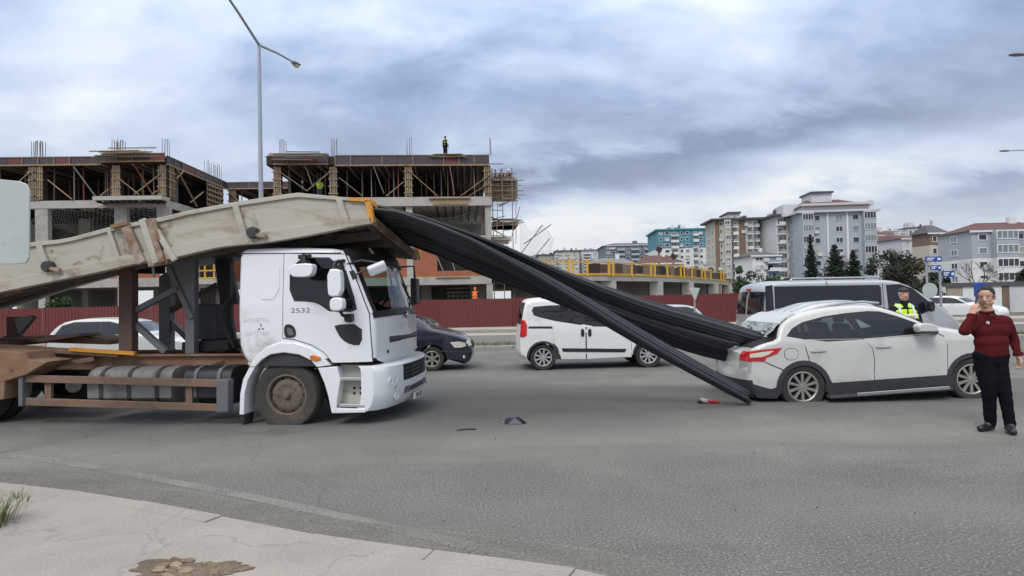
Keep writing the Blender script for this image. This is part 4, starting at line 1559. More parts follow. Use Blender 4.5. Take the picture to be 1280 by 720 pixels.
# rust that has bled over the paint
for pts, yy in (([(52, 312), (66, 312), (84, 352), (52, 356)], -.004), ([(300, 262), (318, 266), (330, 300), (306, 306)], -.004), ([(90, 330), (118, 318), (126, 300), (132, 302), (126, 326), (96, 340)], -.004), ([(-60, 372), (20, 350), (60, 338), (60, 346), (20, 360), (-60, 384)], -.004),
               ([(196, 275), (214, 272), (224, 318), (206, 322)], -.004), ([(60, 342), (100, 334), (104, 344), (62, 352)], -.054), ([(306, 296), (336, 290), (336, 301), (306, 305)], -.054), ([(136, 300), (160, 293), (176, 326), (150, 333)], -.004), ([(424, 262), (434, 262), (438, 283), (426, 284)], -.054), ([(-60, 388), (36, 356), (36, 361), (-60, 393)], -.054)):
    mb = MB()
    vs = [T.pt(a, b, BY + yy) for a, b in pts]
    mb.add(vs, [tuple(range(len(vs)))])
    mb.build('rust_stain', ['rust_film'], bed_o)
# front end: orange frame and end plate
zu, zl = ups[-1][1], los[-1][1]
ex = bx1
en = MB()
en.prism([T.uv(437, 247.2, BY), T.uv(463, 248.6, BY), T.uv(463.2, 253, BY), T.uv(437, 251.2, BY)], BY - .05, BY + .06)
en.prism([T.uv(457, 250.8, BY), T.uv(463.2, 250.8, BY), T.uv(468.2, 277.5, BY), T.uv(463.5, 278.5, BY)], BY - .05, BY + .06)
en.bar((ex, BY, zu - .03), (ex - .02, -BY, zu - .03 - far_drop(ex)), .06, .07)
en.bar((ex, -BY, zu - .03 - far_drop(ex)), (lox1, -BY, zl - far_drop(ex)), .08, .06, (0, 1, 0))
en.build('end_frame', ['orange_paint'], bed_o)
MB().bar((lox1 - .02, BY - .01, zl + .05), (lox1 - .06, -BY + .01, zl + .05 - far_drop(ex)), .05, .13).build('end_beam', ['bed_rusty'], bed_o, None, .006)

# ------------------------------------------------------------------ the rebar load
def Tw(px, py, y):
    return T.world(T.pt(px, py, y))


def bez(pts, t):
    """Catmull-Rom through the points"""
    n = len(pts) - 1
    u = min(max(t, 0), .9999) * n
    i = int(u)
    u -= i
    p0, p1, p2, p3 = pts[max(i - 1, 0)], pts[i], pts[i + 1], pts[min(i + 2, n)]
    return .5 * ((2 * p1) + (-p0 + p2) * u + (2 * p0 - 5 * p1 + 4 * p2 - p3) * u * u + (-p0 + 3 * p1 - 3 * p2 + p3) * u ** 3)


def bed_pt(x, y, lift):
    z = lerp_poly(los, x) + .16 - far_drop(x) * (y + 1.25) / 2.5 + lift
    return T.world((x, y, z))


def bundle(label, y0, y1, lifts, mids, end, n, radii, rad=.0098, cut=.25):
    """bars fan out over the bed (y0..y1) and gather into one bundle along the points MIDS (world)"""
    root = thing('rebar_bundle', label, 'rebar', end, 0, 'bundles of rebar slid off the truck')
    inv = Matrix.Translation(-Vector(end))
    for k in range(n):
        f = (k + .5) / n
        # the outer bars lie side by side round the bundle, the rest fill it
        a = 2 * math.pi * (k * .61803 if k % 4 == 0 else f)
        q = rnd.uniform(.4, .85) if k % 4 == 0 else rnd.uniform(.93, 1.05)
        oy, oz = q * math.cos(a), q * math.sin(a)
        y = y0 + (y1 - y0) * (oy + 1) / 2
        lift = lifts[0] + (lifts[1] - lifts[0]) * (oy + 1) / 2 + .045 * oz + rnd.uniform(0, .008)
        pts = [bed_pt(bx1 - 3.2 + rnd.uniform(-.4, .4), y, lift), bed_pt(bx1 - 1.6, y, lift + .02), bed_pt(bx1 - .1, y, lift + .03)]
        m = len(mids)
        for j, c_ in enumerate(mids):
            ry, rz, tilt = radii[j]
            pts.append(Vector(c_) + Vector((0, oy * ry, oz * rz - oy * ry * tilt)))
        d = (Vector(mids[-1]) - Vector(mids[-2])).normalized()
        pts[-1] = pts[-1] - d * rnd.uniform(0, cut)
        ns = 18
        cur = [inv @ bez(pts, i / (ns - 1)) for i in range(ns)]
        for i, cpt in enumerate(cur):
            if cpt.z + end[2] < rad:
                cpt.z = rad - end[2]
        MB().tube(cur, rad, 5).build('bar', ['rebar'], root, 60)
    return root


tip = G(938, 507)
A_m = [D(566, 300, 9.3), D(640, 333, 9.45), D(700, 363, 9.6), D(790, 416, 9.75), D(865, 458, 9.9), D(938, 498, 9.98)]
bundle('nearest rebar bundle, its lower end resting on the asphalt beside the crashed car', -1.17, -.15, (.10, .10), A_m, (tip.x, tip.y, 0), 190, [(.44, .05, .24), (.34, .08, .20), (.25, .11, .14), (.18, .13, .06), (.13, .12, 0), (.11, .10, 0)])
B_m = [D(600, 308, 10.1), D(700, 347, 10.4), D(800, 383, 10.6), D(885, 407, 10.75), D(974, 432, 10.85)]
bundle('upper rebar bundle lodged in the broken tailgate of the white car', -1.0, .55, (.17, .12), B_m, tuple(B_m[-1]), 190, [(.50, .07, .20), (.34, .11, .14), (.22, .145, .06), (.18, .15, 0), (.15, .13, 0)])
C_m = [D(600, 332, 11.0), D(700, 368, 11.1), D(800, 404, 11.2), D(870, 427, 11.25), D(932, 443, 11.2)]
bundle('dark lower rebar bundle hanging into the boot below the other bundle', .1, 1.12, (.06, .06), C_m, tuple(C_m[-1]), 180, [(.40, .12, .20), (.28, .17, .16), (.18, .21, .1), (.15, .22, 0), (.13, .20, 0)])

# ------------------------------------------------------------------ cars
def dens(ps, step=.09, smooth=1):
    ps = chaikin(ps, smooth) if smooth else ps
    o = []
    for a, b in zip(ps, ps[1:]):
        k = max(1, int(math.hypot(b[0] - a[0], b[1] - a[1]) / step))
        for i in range(k):
            o.append((a[0] + (b[0] - a[0]) * i / k, a[1] + (b[1] - a[1]) * i / k))
    o.append(ps[-1])
    return o


def car(name, label, cat, F, W, top, wheels, archR, zsill, paint, tumble=.14, zb=.9, r=.07, bow=None, seal=None, wins=(), group=None,
        ends=(.5, .12, .35, .08), rim='alloy', rim_r=.22, spokes=10, flat=None, glass='glass', tyre_w=.2, smooth=1, backsides=True, see=False, screens=(), seats=(), step=.09):
    root = thing(name, label, cat, F.loc, F.yaw, group)
    top = dens(top, step, smooth)
    x0, x1 = min(p[0] for p in top), max(p[0] for p in top)
    zr = max(p[1] for p in top)
    lf, cf, lr, cr = ends
    sd_ = mkside(W, zb, zr, tumble, x0, x1, lf, cf, lr, cr)
    sh = Shell(top, [(a, b, archR) for a, b, c_ in wheels], zsill, sd_, r, bow, holes=list(wins) if see else (), screens=screens, zcab=zb - .1)
    body = sh.build('body', [paint, 'under', 'cabin'], root)
    for sg in ((-1, 1) if backsides else (-1,)):
        if seal:
            sh.panel('window_frame', seal, ['black_plastic'], body, .004, sg, holes=list(wins) if see else ())
        for wpoly in wins:
            sh.panel('side_window', wpoly, [glass if isinstance(glass, str) else glass[list(wins).index(wpoly)]], body, .002 if see else .009, sg, skirt=0 if see else .02)
        for a, b, c_ in wheels:
            make_wheel(root, a, sg * (W - tyre_w / 2 - .012), b, c_, tyre_w, rim_r, spokes, rim, 'rubber', sg, flat)
    if see:       # cabin furniture
        MB().bx(x0 + .35, x1 - .75, -W + .14, W - .14, .38, .43).build('cabin_floor', ['cabin'], root)
        for k, sx in enumerate(seats):
            for sy in (-.38, .38):
                s_ = MB().bx(sx, sx + .46, sy - .24, sy + .24, zb - .40, zb - .22).build('seat', ['seat_cloth'], root, None, .04)
                MB().bar((sx + .03, sy, zb - .25), (sx - .16, sy, zb + .28), .46, .13, (1, 0, 0)).build('backrest', ['seat_cloth'], s_, None, .05)
                MB().bar((sx - .17, sy, zb + .30), (sx - .20, sy, zb + .44), .24, .09, (1, 0, 0)).build('headrest', ['seat_cloth'], s_, None, .03)
        sx = seats[-1] + .62
        MB().bx(sx, sx + .45, -W + .16, W - .16, zb - .35, zb - .02).build('dashboard', ['cabin'], root, None, .05)
        MB().lathe([(.17, -.012), (.182, 0), (.17, .012), (.158, 0)], (sx - .10, .38, zb + .0), (-.85, 0, .5), 20, close=True).build('steering_wheel', ['black_plastic'], root, 40)
    return root, sh, body


def arch_trim(sh, xc, zc, r0, r1, zmin, parent, m='cladding', sg=-1):
    out_, inn = [], []
    for i in range(17):
        a = math.pi - math.pi * 1.12 * i / 16 + .18
        x, z = xc + r1 * math.cos(a), zc + r1 * math.sin(a)
        if z > zmin:
            out_.append((x, z))
            inn.append((xc + r0 * math.cos(a), max(zmin, zc + r0 * math.sin(a))))
    return sh.panel('arch_trim', out_ + inn[::-1], [m], parent, .012, sg)


# ---- the crashed white crossover
YQ = -.9
P = G(1005, 502.5)
Q = Frame(P + Vector((0, .9, 0)), R(0))
q_top = Q.poly([(946, 497.5), (940, 490), (936.5, 472), (936.5, 452), (940, 437), (955, 430), (973, 425.5), (974.5, 417), (978, 408.5), (987, 400.5), (1001, 394), (1033, 386), (1059, 382.8), (1084, 381.5), (1104, 383),
                (1123, 388), (1145, 397), (1167, 408), (1185, 410.5), (1205, 413.5), (1231, 420), (1250, 427), (1263, 435), (1271, 446), (1275, 458), (1275, 470), (1264, 478)], YQ)
hr, hf = Q.uv(1005, 481, YQ), Q.uv(1217, 474.5, YQ)
s0, s1 = Q.uv(1040, 496, YQ), Q.uv(1190, 484, YQ)
q_sill = lambda x: s0[1] + (s1[1] - s0[1]) * min(1.2, max(-.2, (x - s0[0]) / (s1[0] - s0[0])))
ar = (hr[0], hr[1] - .05, .37)
qc, qs, qb = car('crashed_crossover', 'white crossover car with its tailgate smashed in by rebar and its rear tyre flat', 'car', Q, .9, q_top,
                 [(hr[0], hr[1] - .04, .37), (hf[0], hf[1], .36)], .385, q_sill, 'car_white', tumble=.21, zb=.95, r=.06,
                 bow=lambda x, z: (.0 if x < .05 and z > .78 else .085 * min(1, max(0, (x + .05) / .5))) if (z > 1.25 or x < .05 and z > .78) else (.06 if x > 1.5 else .10 if x < -.6 else .04),
                 seal=Q.poly([(984, 420.5), (992, 411), (1006, 403), (1035, 395.6), (1060, 391.8), (1090, 389.0), (1106, 389.4), (1126, 395.2), (1155, 405.8), (1171, 415.5), (1150, 419.5), (1085, 424), (1035, 426.8), (1006, 424)], YQ),
                 wins=[Q.poly(p, YQ) for p in ([(987, 419), (993, 412.5), (1003.5, 405.8), (1004.5, 419.8)],
                                               [(1007, 405), (1030, 398.7), (1057, 394.6), (1066, 402), (1077, 421), (1035, 424.4), (1008.5, 421.6)],
                                               [(1071, 393.3), (1090, 391.2), (1104, 391.4), (1122, 396.4), (1150, 405.2), (1167.5, 414), (1150, 417), (1105, 420.5), (1086, 421.6), (1078, 409)])],
                 ends=(.75, .26, .35, .10), rim='alloy', rim_r=.245, spokes=10, flat=.0, tyre_w=.22, see=True, glass=('smoked_glass', 'smoked_glass', 'clear_glass'), step=.045,
                 screens=[(Q.uv(1112, 385, YQ), Q.uv(1163, 406, YQ))], seats=(.15, 1.05))
qp = lambda name, pts, m, off=.006, rounded=0, par=None, skirt=.02: qs.panel(name, Q.poly(pts, YQ), [m], par or qb, off, -1, rounded, skirt=skirt)
qp('door_gap', [(1003.6, 423.6), (1171, 415), (1181, 420), (1185, 432), (1185, 471), (1041, 481), (1029, 462), (1013, 457)], 'cladding', .0012)
dr = qp('rear_door', [(1004.6, 424.4), (1078.3, 423.4), (1090.3, 436), (1092.6, 450), (1092.6, 476.5), (1041.5, 480), (1030, 461.4), (1014, 456.2)], 'car_white', .005)
df = qp('front_door', [(1079.6, 423.4), (1170, 416.2), (1180, 421), (1184, 432), (1184, 470), (1093.6, 476.5), (1093.6, 450), (1091.3, 436)], 'car_white', .005)
for par, px, py in ((dr, 1022.5, 438.3), (df, 1103.5, 433)):
    qp('handle_cup', [(px - 8, py - 2.6), (px + 6, py - 3), (px + 7, py + 2.6), (px - 7, py + 3)], 'hubcap', .007, 1, par)
    qp('door_handle', [(px - 9.5, py - 1.2), (px + 9.5, py - 2.2), (px + 9.5, py + .6), (px - 9.5, py + 1.6)], 'car_white', .03, 1, par, .03)
qp('flap_gap', [(980, 435.5), (997.5, 435), (998, 449.5), (981, 450.5)], 'cladding', .0025, 1)
qp('fuel_flap', [(980.6, 436.1), (996.9, 435.6), (997.4, 449), (981.6, 449.9)], 'car_white', .006, 1)
qp('sill_cladding', [(1031, 481), (1041, 478.5), (1184, 468.5), (1192, 474), (1191, 483.5), (1040, 495.5)], 'cladding', .014)
qp('bumper_cladding', [(941, 480), (962, 486), (976, 487), (979, 480), (977, 492), (972, 498.5), (948, 498)], 'cladding', .012)
qp('bumper_seam', [(957, 452.3), (982, 463), (981.6, 464.2), (956.6, 453.4)], 'cladding', .003)
arch_trim(qs, ar[0], ar[1], .365, .445, s0[1] + .01, qb)
arch_trim(qs, hf[0], hf[1] - .01, .375, .445, s1[1] + .01, qb)
rb = MB()
rb.bar(Q.pt(1035, 496.5, -.98), Q.pt(1188, 485.5, -.98), .17, .05)
rbo = rb.build('running_board', ['cladding'], qc, None, .02)
MB().bar(Q.pt(1071, 493.2, -1.06), Q.pt(1187, 484.6, -1.06), .03, .055).build('board_trim', ['chrome'], rbo, None, .008)
from mathutils import noise as mnz
for v in qb.data.vertices:      # the blow has buckled the rear face
    if v.co.x < q_top[0][0] + .16 and v.co.z > .42 and abs(v.co.y) < .80:
        k_ = mnz.noise(v.co * 5.5) + .6 * mnz.noise(v.co * 12)
        v.co.x += .05 * k_ + .05 * max(0, 1 - abs(v.co.y - .1) / .7)
        v.co.z += .025 * mnz.noise(v.co * 7 + Vector((3, 1, 2)))
tl = qp('tail_light', [(937.5, 440), (950, 437.5), (977, 434.6), (971, 442), (958, 446.8), (955.5, 452), (938, 451.8)], 'red_lamp', .012)
qp('lamp_insert', [(939, 443), (952, 440), (967, 438.3), (960, 443.4), (952, 446.4), (939, 447.6)], 'clear_lamp', .017, 0, tl)
for sg in (-1, 1):
    a, b = (-1, -.62) if sg < 0 else (.62, 1)
    qs.patch('tail_light', Q.uv(936.5, 452, YQ), Q.uv(940, 439.5, YQ), a, b, ['red_lamp'], qb, .012, 11)
    qs.patch('broken_corner', Q.uv(936.5, 466, YQ), Q.uv(936.5, 454.5, YQ), a, b, ['hubcap'], qb, .006, 9)
qs.patch('boot_floor', Q.uv(944, 434.5, YQ), Q.uv(972.6, 425.8, YQ), -.80, .80, ['under'], qb, .008, 15)  # boot floor in near-black: the shade inside is put into its colour
qs.patch('boot_shade_patch', Q.uv(974.2, 422, YQ), Q.uv(990, 399.6, YQ), -.80, .80, ['under'], qb, .008, 15)  # skin is closed here; the dark of the boot is painted on
qs.screen(0, 'windscreen', ['clear_glass'], qb)
qs.patch('bumper_lower', Q.uv(946, 498, YQ), Q.uv(937.5, 478, YQ), -1, 1, ['cladding'], qb, .014, 21)
# torn-up spoiler and crazed rear glass
spo = qs.patch('spoiler', Q.uv(979.5, 406.5, YQ), Q.uv(1003, 393.4, YQ), -.78, .80, ['car_white'], qb, .035, 17)
ia, ib = qs.top_idx[qs.near(*Q.uv(978.5, 407.5, YQ))], qs.top_idx[qs.near(*Q.uv(973.5, 424, YQ))]
mb = MB()
vs, fs = [], []
nu, nv = 10, 30
for i in range(nu):
    a = i / (nu - 1)
    for j in range(nv):
        v = -.80 + 1.6 * j / (nv - 1)
        p = qs.skin(ia, v, .03).lerp(qs.skin(ib, v, .03), a)
        jit = .020 if i else 0
        vs.append(p + Vector((-.16 * a * (.5 + .5 * math.sin(j * .5 + 1)) + rnd.uniform(-jit, jit), rnd.uniform(-jit, jit), rnd.uniform(-jit, jit))))
for i in range(nu - 1):
    for j in range(nv - 1):
        k = i * nv + j
        if i > 4 and rnd.random() < .12 * (i - 3):
            continue
        fs.append((k, k + 1, k + nv + 1, k + nv))
mb.add(vs, fs)
mb.build('broken_rear_glass', ['broken_glass'], qb)
mb = MB()
mb.tube([Q.pt(975, 409, -.70), Q.pt(977, 414, -.72), Q.pt(974.5, 422, -.72)], .022, 6)
mb.build('torn_seal', ['kerb'], qc)
MB().prism([(p[0], p[1]) for p in (Q.uv(958, 398.5, .2), Q.uv(967, 399, .2), Q.uv(962, 394.5, .2))], .20, .23).build('antenna', ['black_plastic'], spo)
for y, pts in ((-.60, [(1003, 391.2), (1022, 384.8), (1050, 379.4), (1078, 377.2), (1098, 379)]), (.55, [(982, 387), (1000, 381.6), (1030, 377.4), (1050, 376.8), (1068, 378.2)])):
    MB().tube([Q.pt(a, b, y) for a, b in pts], .024, 6).build('roof_rail', ['gal_steel'], qc)
for v in (-.42, -.1, .25):
    qs.patch('roof_groove', Q.uv(1008, 392, YQ), Q.uv(1098, 382.4, YQ), v, v + .11, ['silver_paint'], qb, .006, 3)
mr = MB().prism(chaikin(Q.poly([(1143, 406.5), (1150, 403.8), (1163, 404.6), (1168.5, 409), (1168, 415.5), (1160, 417.6), (1146, 416.4)], -1.02), 1, True), -1.12, -.95).build('mirror', ['car_white'], qc, None, .02)
MB().prism(Q.poly([(1146, 413.5), (1168, 413.5), (1167.5, 416.8), (1148, 417)], -1.02), -1.125, -.94).build('mirror_base', ['cladding'], mr)
MB().bar(Q.pt(1163, 415, -.96), Q.pt(1168, 416.5, -.84), .08, .05).build('mirror_arm', ['cladding'], mr)
MB().prism(Q.poly([(1033.5, 470), (1038, 472), (1039, 494), (1035, 494)], -.88), -.90, -.70).build('mud_flap', ['rubber'], qc)

# ---- small white van behind the rebar
YF = -.84
P = G(679, 463)
fy_ = R(3)
Fi = Frame(P + Vector((-math.sin(fy_), math.cos(fy_), 0)) * .84, fy_)
f_top = Fi.poly([(661, 449), (652, 446), (650, 440), (650.3, 425), (651.3, 410), (653.3, 393), (656, 380), (660, 376), (672, 374.6), (690, 373.8), (710, 374), (728, 376), (744, 380), (760, 389), (776, 398.5), (797, 404.5), (815, 409.5), (832, 415.5), (843, 421.5), (847.5, 428), (848, 441), (842, 449)], YF)
fh, ff = Fi.uv(679, 447, YF), Fi.uv(811, 443.6, YF)
fc, fsx, fb = car('small_van', 'small white van with sliding side door driving past behind the slid rebar', 'van', Fi, .85, f_top,
                  [(fh[0], fh[1], .325), (ff[0], ff[1], .325)], .375, Fi.uv(745, 450, YF)[1], 'van_white', tumble=.13, zb=.95, r=.07,
                  bow=lambda x, z: .05, ends=(.5, .16, .3, .06),
                  wins=[Fi.poly(p, YF) for p in ([(665.5, 388.5), (668, 384.5), (686, 382.8), (689, 383), (689, 398), (676, 395.5), (668, 393)],
                                                 [(693, 382.5), (715, 382), (725.5, 386), (726, 405), (716, 405.8), (708, 404.5), (694, 399.5)],
                                                 [(738.5, 386), (750, 388), (763, 397), (772, 405), (770, 408), (744, 408), (739, 405)])],
                  seal=Fi.poly([(664.5, 389), (667.5, 383.5), (686, 381.8), (716, 381), (727, 385), (727, 406), (716, 407), (707, 405.6), (692, 400.8), (674, 396.5), (667, 393.8)], YF),
                  rim='hubcap', rim_r=.215, spokes=9, see=True, glass='clear_glass', step=.05, screens=[(Fi.uv(748, 382.4, YF), Fi.uv(775, 397.6, YF)), (Fi.uv(652, 402, YF), Fi.uv(655.4, 382, YF))], seats=(.45, 1.35))
fpn = lambda name, pts, m, off=.006, rounded=0, par=None: fsx.panel(name, Fi.poly(pts, YF), [m], par or fb, off, -1, rounded)
fsx.panel('window_frame', Fi.poly([(737.5, 385), (750, 386.5), (764, 396), (774, 405), (771, 409.3), (743, 409.3), (738, 406)], YF), ['black_plastic'], fb, .004, holes=[fsx.holes[2]])
fpn('door_gap', [(690.6, 408), (728, 408.5), (774, 410.4), (788.6, 411.4), (790, 447), (692.4, 449.2)], 'cladding', .001)
sdn = fpn('sliding_door', [(691.2, 401), (727, 406.5), (731.6, 408), (732, 448.6), (702, 448.8), (697, 434), (691.2, 428)], 'van_white', .005)
fdr = fpn('front_door', [(733.4, 408), (774, 409), (788, 411), (789.4, 446), (733.6, 448.4)], 'van_white', .005)
fpn('door_handle', [(726, 411), (730, 411), (730.6, 420.6), (726, 421)], 'black_plastic', .014, 1, sdn)
fpn('door_handle', [(735, 411), (739, 411), (739.4, 420.6), (735, 421)], 'black_plastic', .014, 1, fdr)
fpn('door_rail', [(660.5, 408), (690, 408), (690, 410.6), (660.5, 410.6)], 'black_plastic', .006)
fpn('rub_strip', [(702, 435.2), (783, 436), (780.5, 440.2), (703.5, 439.6)], 'black_plastic', .014)
fpn('fuel_flap', [(669.4, 415), (675, 415), (675, 421), (669.4, 421)], 'van_white', .004, 1)
arch_trim(fsx, fh[0], fh[1], .36, .41, Fi.uv(745, 449, YF)[1], fb)
arch_trim(fsx, ff[0], ff[1], .36, .41, Fi.uv(745, 449, YF)[1], fb)
for sg in (-1, 1):
    a, b = (-1, -.82) if sg < 0 else (.82, 1)
    fsx.patch('tail_light', Fi.uv(650.8, 421, YF), Fi.uv(652.6, 401, YF), a, b, ['red_lamp'], fb, .01, 7)
fpn('tail_light', [(651.4, 401), (656.5, 400.6), (659, 407), (658.4, 419), (655, 421.6), (651, 421)], 'red_lamp', .012)
fsx.screen(0, 'windscreen', ['clear_glass'], fb)
fsx.screen(1, 'rear_window', ['clear_glass'], fb)
fsx.patch('head_light', Fi.uv(832, 416, YF), Fi.uv(845, 424.5, YF), -1, -.6, ['clear_lamp'], fb, .008, 7)
fsx.patch('bumper', Fi.uv(848, 434, YF), Fi.uv(843, 448, YF), -.98, .98, ['cladding'], fb, .01, 13)
for y in (-.52, .52):
    MB().tube([Fi.pt(676, 374.2, y) + Vector((0, 0, 0)), Fi.pt(682, 371.2, y), Fi.pt(706, 370.6, y), Fi.pt(716, 373, y)], .022, 6).build('roof_rail', ['cladding'], fc)

# ---- grey minibus at the right
YT = -.95
Tr = Frame((D(1005, 440, 14.7).x, 14.7 + .95, 0), 0)
t_top = Tr.poly([(960, 449), (956, 442), (954.5, 425), (954.6, 400), (956, 376), (958.5, 361), (963, 355.2), (975, 352.8), (1000, 352), (1040, 351.2), (1106, 350.2), (1124, 351), (1141, 357), (1160, 369), (1178, 382.5), (1190, 391.5), (1202, 401), (1209, 412), (1212, 428), (1211, 442), (1206, 450)], YT)
wr, wf = Tr.uv(1003, 439, YT), Tr.uv(1174, 436, YT)
tcx, tsx, tb = car('minibus', 'grey minibus with long dark side windows parked behind the crashed car', 'minibus', Tr, .95, t_top,
                   [(wr[0], .33, .33), (wf[0], .33, .33)], .39, .28, 'silver_paint', tumble=.10, zb=1.0, r=.07, bow=lambda x, z: .05 if z > 1.7 else .06,
                   wins=[Tr.poly(p, YT) for p in ([(971, 359.5), (1034.5, 358.5), (1034.5, 382.5), (971, 384)], [(1037, 358.5), (1099, 357.5), (1101.5, 360), (1101.5, 380), (1037, 382.5)],
                                                  [(1111.5, 357.5), (1127, 356), (1142, 362), (1159, 377), (1161.5, 387), (1152, 391), (1113.5, 391.5)])],
                   seal=Tr.poly([(969.5, 358), (1101, 356), (1103.5, 359), (1103.5, 381.5), (1036, 384), (969.5, 386)], YT), ends=(.6, .2, .2, .03), rim='hubcap', spokes=8, glass='tint_glass')
tpn = lambda name, pts, m, off=.006, rounded=0: tsx.panel(name, Tr.poly(pts, YT), [m], tb, off, -1, rounded)
tpn('window_frame', [(1110, 356), (1128, 354.8), (1143.5, 360.5), (1161, 376), (1163.5, 388), (1153, 392.6), (1112, 393)], 'black_plastic', .004)
tpn('corner_glass', [(958.6, 357.5), (967.2, 356), (968.6, 397), (957.5, 399)], 'tint_glass', .006)
tpn('door_gap', [(1105.2, 354), (1106, 354), (1107.6, 440), (1106.8, 440)], 'black_plastic', .003)
tpn('door_gap', [(1035.3, 352), (1036, 352), (1036.4, 357), (1035.6, 357)], 'black_plastic', .003)
za_, zb_ = Tr.uv(956, 397, YT), Tr.uv(957.6, 365, YT)
for a, b in ((-.90, -.06), (.06, .90)):
    tsx.patch('rear_window', za_, zb_, a, b, ['tint_glass'], tb, .008, 9)
tsx.patch('tail_light', Tr.uv(954.6, 402, YT), Tr.uv(955.4, 386, YT), -1, -.88, ['red_lamp'], tb, .01, 5)
bl_ = Tr.uv(957.5, 361.5, YT)
MB().bx(bl_[0] - .075, bl_[0] - .02, -.10, .10, bl_[1] - .02, bl_[1] + .02).build('brake_light', ['red_lamp'], tcx)
tsx.patch('windscreen', Tr.uv(1131, 353, YT), Tr.uv(1188, 390.5, YT), -.88, .88, ['glass'], tb, .006, 13)
for y in (-.72, .72):
    rr_ = MB().tube([Tr.pt(987, 351.5, y), Tr.pt(990, 348.4, y), Tr.pt(1098, 346.4, y), Tr.pt(1102, 348.6, y)], .025, 6)
    rr_.build('roof_rail', ['gal_steel'], tcx)
MB().prism(chaikin(Tr.poly([(1161, 377), (1165, 376), (1167, 380), (1167, 388), (1164, 390), (1161, 388)], -1.1), 1, True), -1.16, -1.02).build('mirror', ['black_plastic'], tcx, None, .02)
tpn('door_handle', [(1116, 401), (1124, 401), (1124, 404), (1116, 404)], 'black_plastic', .015)

# ---- dark blue saloon beyond the truck's nose
YN = -.84
P = G(540, 464)
Nv = Frame(P + Vector((0, .84, 0)), R(1))
n_top = Nv.poly([(390, 458), (385, 450), (384, 436), (387, 424), (392, 419), (415, 416), (432, 413), (452, 401), (470, 395.5), (490, 394.5), (507, 395), (521, 398.5), (536, 410.5), (548, 412.5), (564, 416.5), (578, 421.5), (586, 427), (589.5, 434), (590, 444), (586, 453), (580, 456)], YN)
nr, nf = Nv.uv(416, 449.5, YN), Nv.uv(539.8, 449, YN)
ncar, nsx, nbd = car('saloon_car', 'dark blue saloon whose bonnet shows beyond the front of the truck', 'car', Nv, .85, n_top, [(nr[0], nr[1], .31), (nf[0], nf[1], .31)], .36, Nv.uv(480, 457, YN)[1], 'navy_paint',
                     tumble=.2, zb=.88, wins=[Nv.poly(p, YN) for p in ([(436, 413), (454, 403), (474, 398.5), (476, 413.5)], [(479, 398.5), (505, 399), (518, 405), (527, 412.5), (479, 413.5)])], ends=(.7, .28, .4, .15), rim='alloy', rim_r=.2, spokes=6)
nsx.panel('head_light', Nv.poly([(562.5, 427.8), (574, 427), (581, 429), (582.5, 433), (576, 434.8), (568, 434.6)], YN), ['clear_lamp'], nbd, .01, -1)
nsx.patch('head_light', Nv.uv(585.5, 426.6, YN), Nv.uv(589, 432.6, YN), -1, -.82, ['clear_lamp'], nbd, .008, 5)
nsx.patch('grille', Nv.uv(587, 428, YN), Nv.uv(589.8, 436, YN), -.55, .55, ['under'], nbd, .008, 7)
nsx.patch('windscreen', Nv.uv(511, 395.6, YN), Nv.uv(534, 409, YN), -.88, .88, ['glass'], nbd, .006, 11)
nsx.patch('number_plate', Nv.uv(589.9, 438, YN), Nv.uv(589.8, 442, YN), -.30, .30, ['plate_white'], nbd, .02, 5)
MB().box(Nv.pt(580, 446, -.80), (.05, .06, .07)).build('fog_light', ['clear_lamp'], ncar, None, .01)
nsx.panel('rub_strip', Nv.poly([(548, 438), (588, 440), (588, 441.4), (548, 439.4)], YN), ['cladding'], nbd, .004, -1)

# ---- simple passing cars (mostly hidden)
GEN = [(0, .30), (-.01, .42), (.01, .58), (.03, .72), (.10, .93), (.18, .985), (.30, 1.0), (.42, .985), (.52, .93), (.64, .70), (.72, .66), (.86, .60), (.95, .52), (.99, .42), (1.0, .28), (.99, .16)]


def gen_car(name, label, cat, loc, yaw, Lc, H, paint, W=.86, group=None):
    F = Frame(loc, yaw)
    top = [((a - .2) * Lc, b * H) for a, b in GEN]
    top = [(top[0][0] + .02, .2)] + top
    top[-1] = (top[-1][0], .2)
    sc = lambda ps: [((a - .2) * Lc, b * H) for a, b in ps]
    root, sh, bd = car(name, label, cat, F, W, top, [(0, .31, .31), (Lc * .61, .31, .31)], .36, .2, paint, tumble=.2, zb=.62 * H, group=group,
                       seal=sc([(.075, .70), (.115, .88), (.19, .945), (.42, .945), (.51, .885), (.625, .70)]),
                       wins=[sc(p) for p in ([(.09, .715), (.125, .87), (.19, .93), (.195, .715)], [(.205, .715), (.205, .93), (.36, .935), (.36, .715)], [(.375, .715), (.375, .935), (.42, .93), (.50, .88), (.605, .715)])],
                       rim_r=.2, spokes=7, ends=(.6, .2, .4, .12))
    sh.patch('windscreen', sc([(.535, .91)])[0], sc([(.63, .71)])[0], -.88, .88, ['glass'], bd, .006, 11)
    sh.patch('rear_window', sc([(.035, .74)])[0], sc([(.095, .91)])[0], -.8, .8, ['glass'], bd, .006, 9)
    for a, b in ((-1, -.72), (.72, 1)):
        sh.patch('tail_light', sc([(-.005, .47)])[0], sc([(.025, .66)])[0], a, b, ['red_lamp'], bd, .008, 5)
        sh.patch('head_light', sc([(.93, .54)])[0], sc([(.985, .44)])[0], a, b, ['clear_lamp'], bd, .008, 5)
    return root


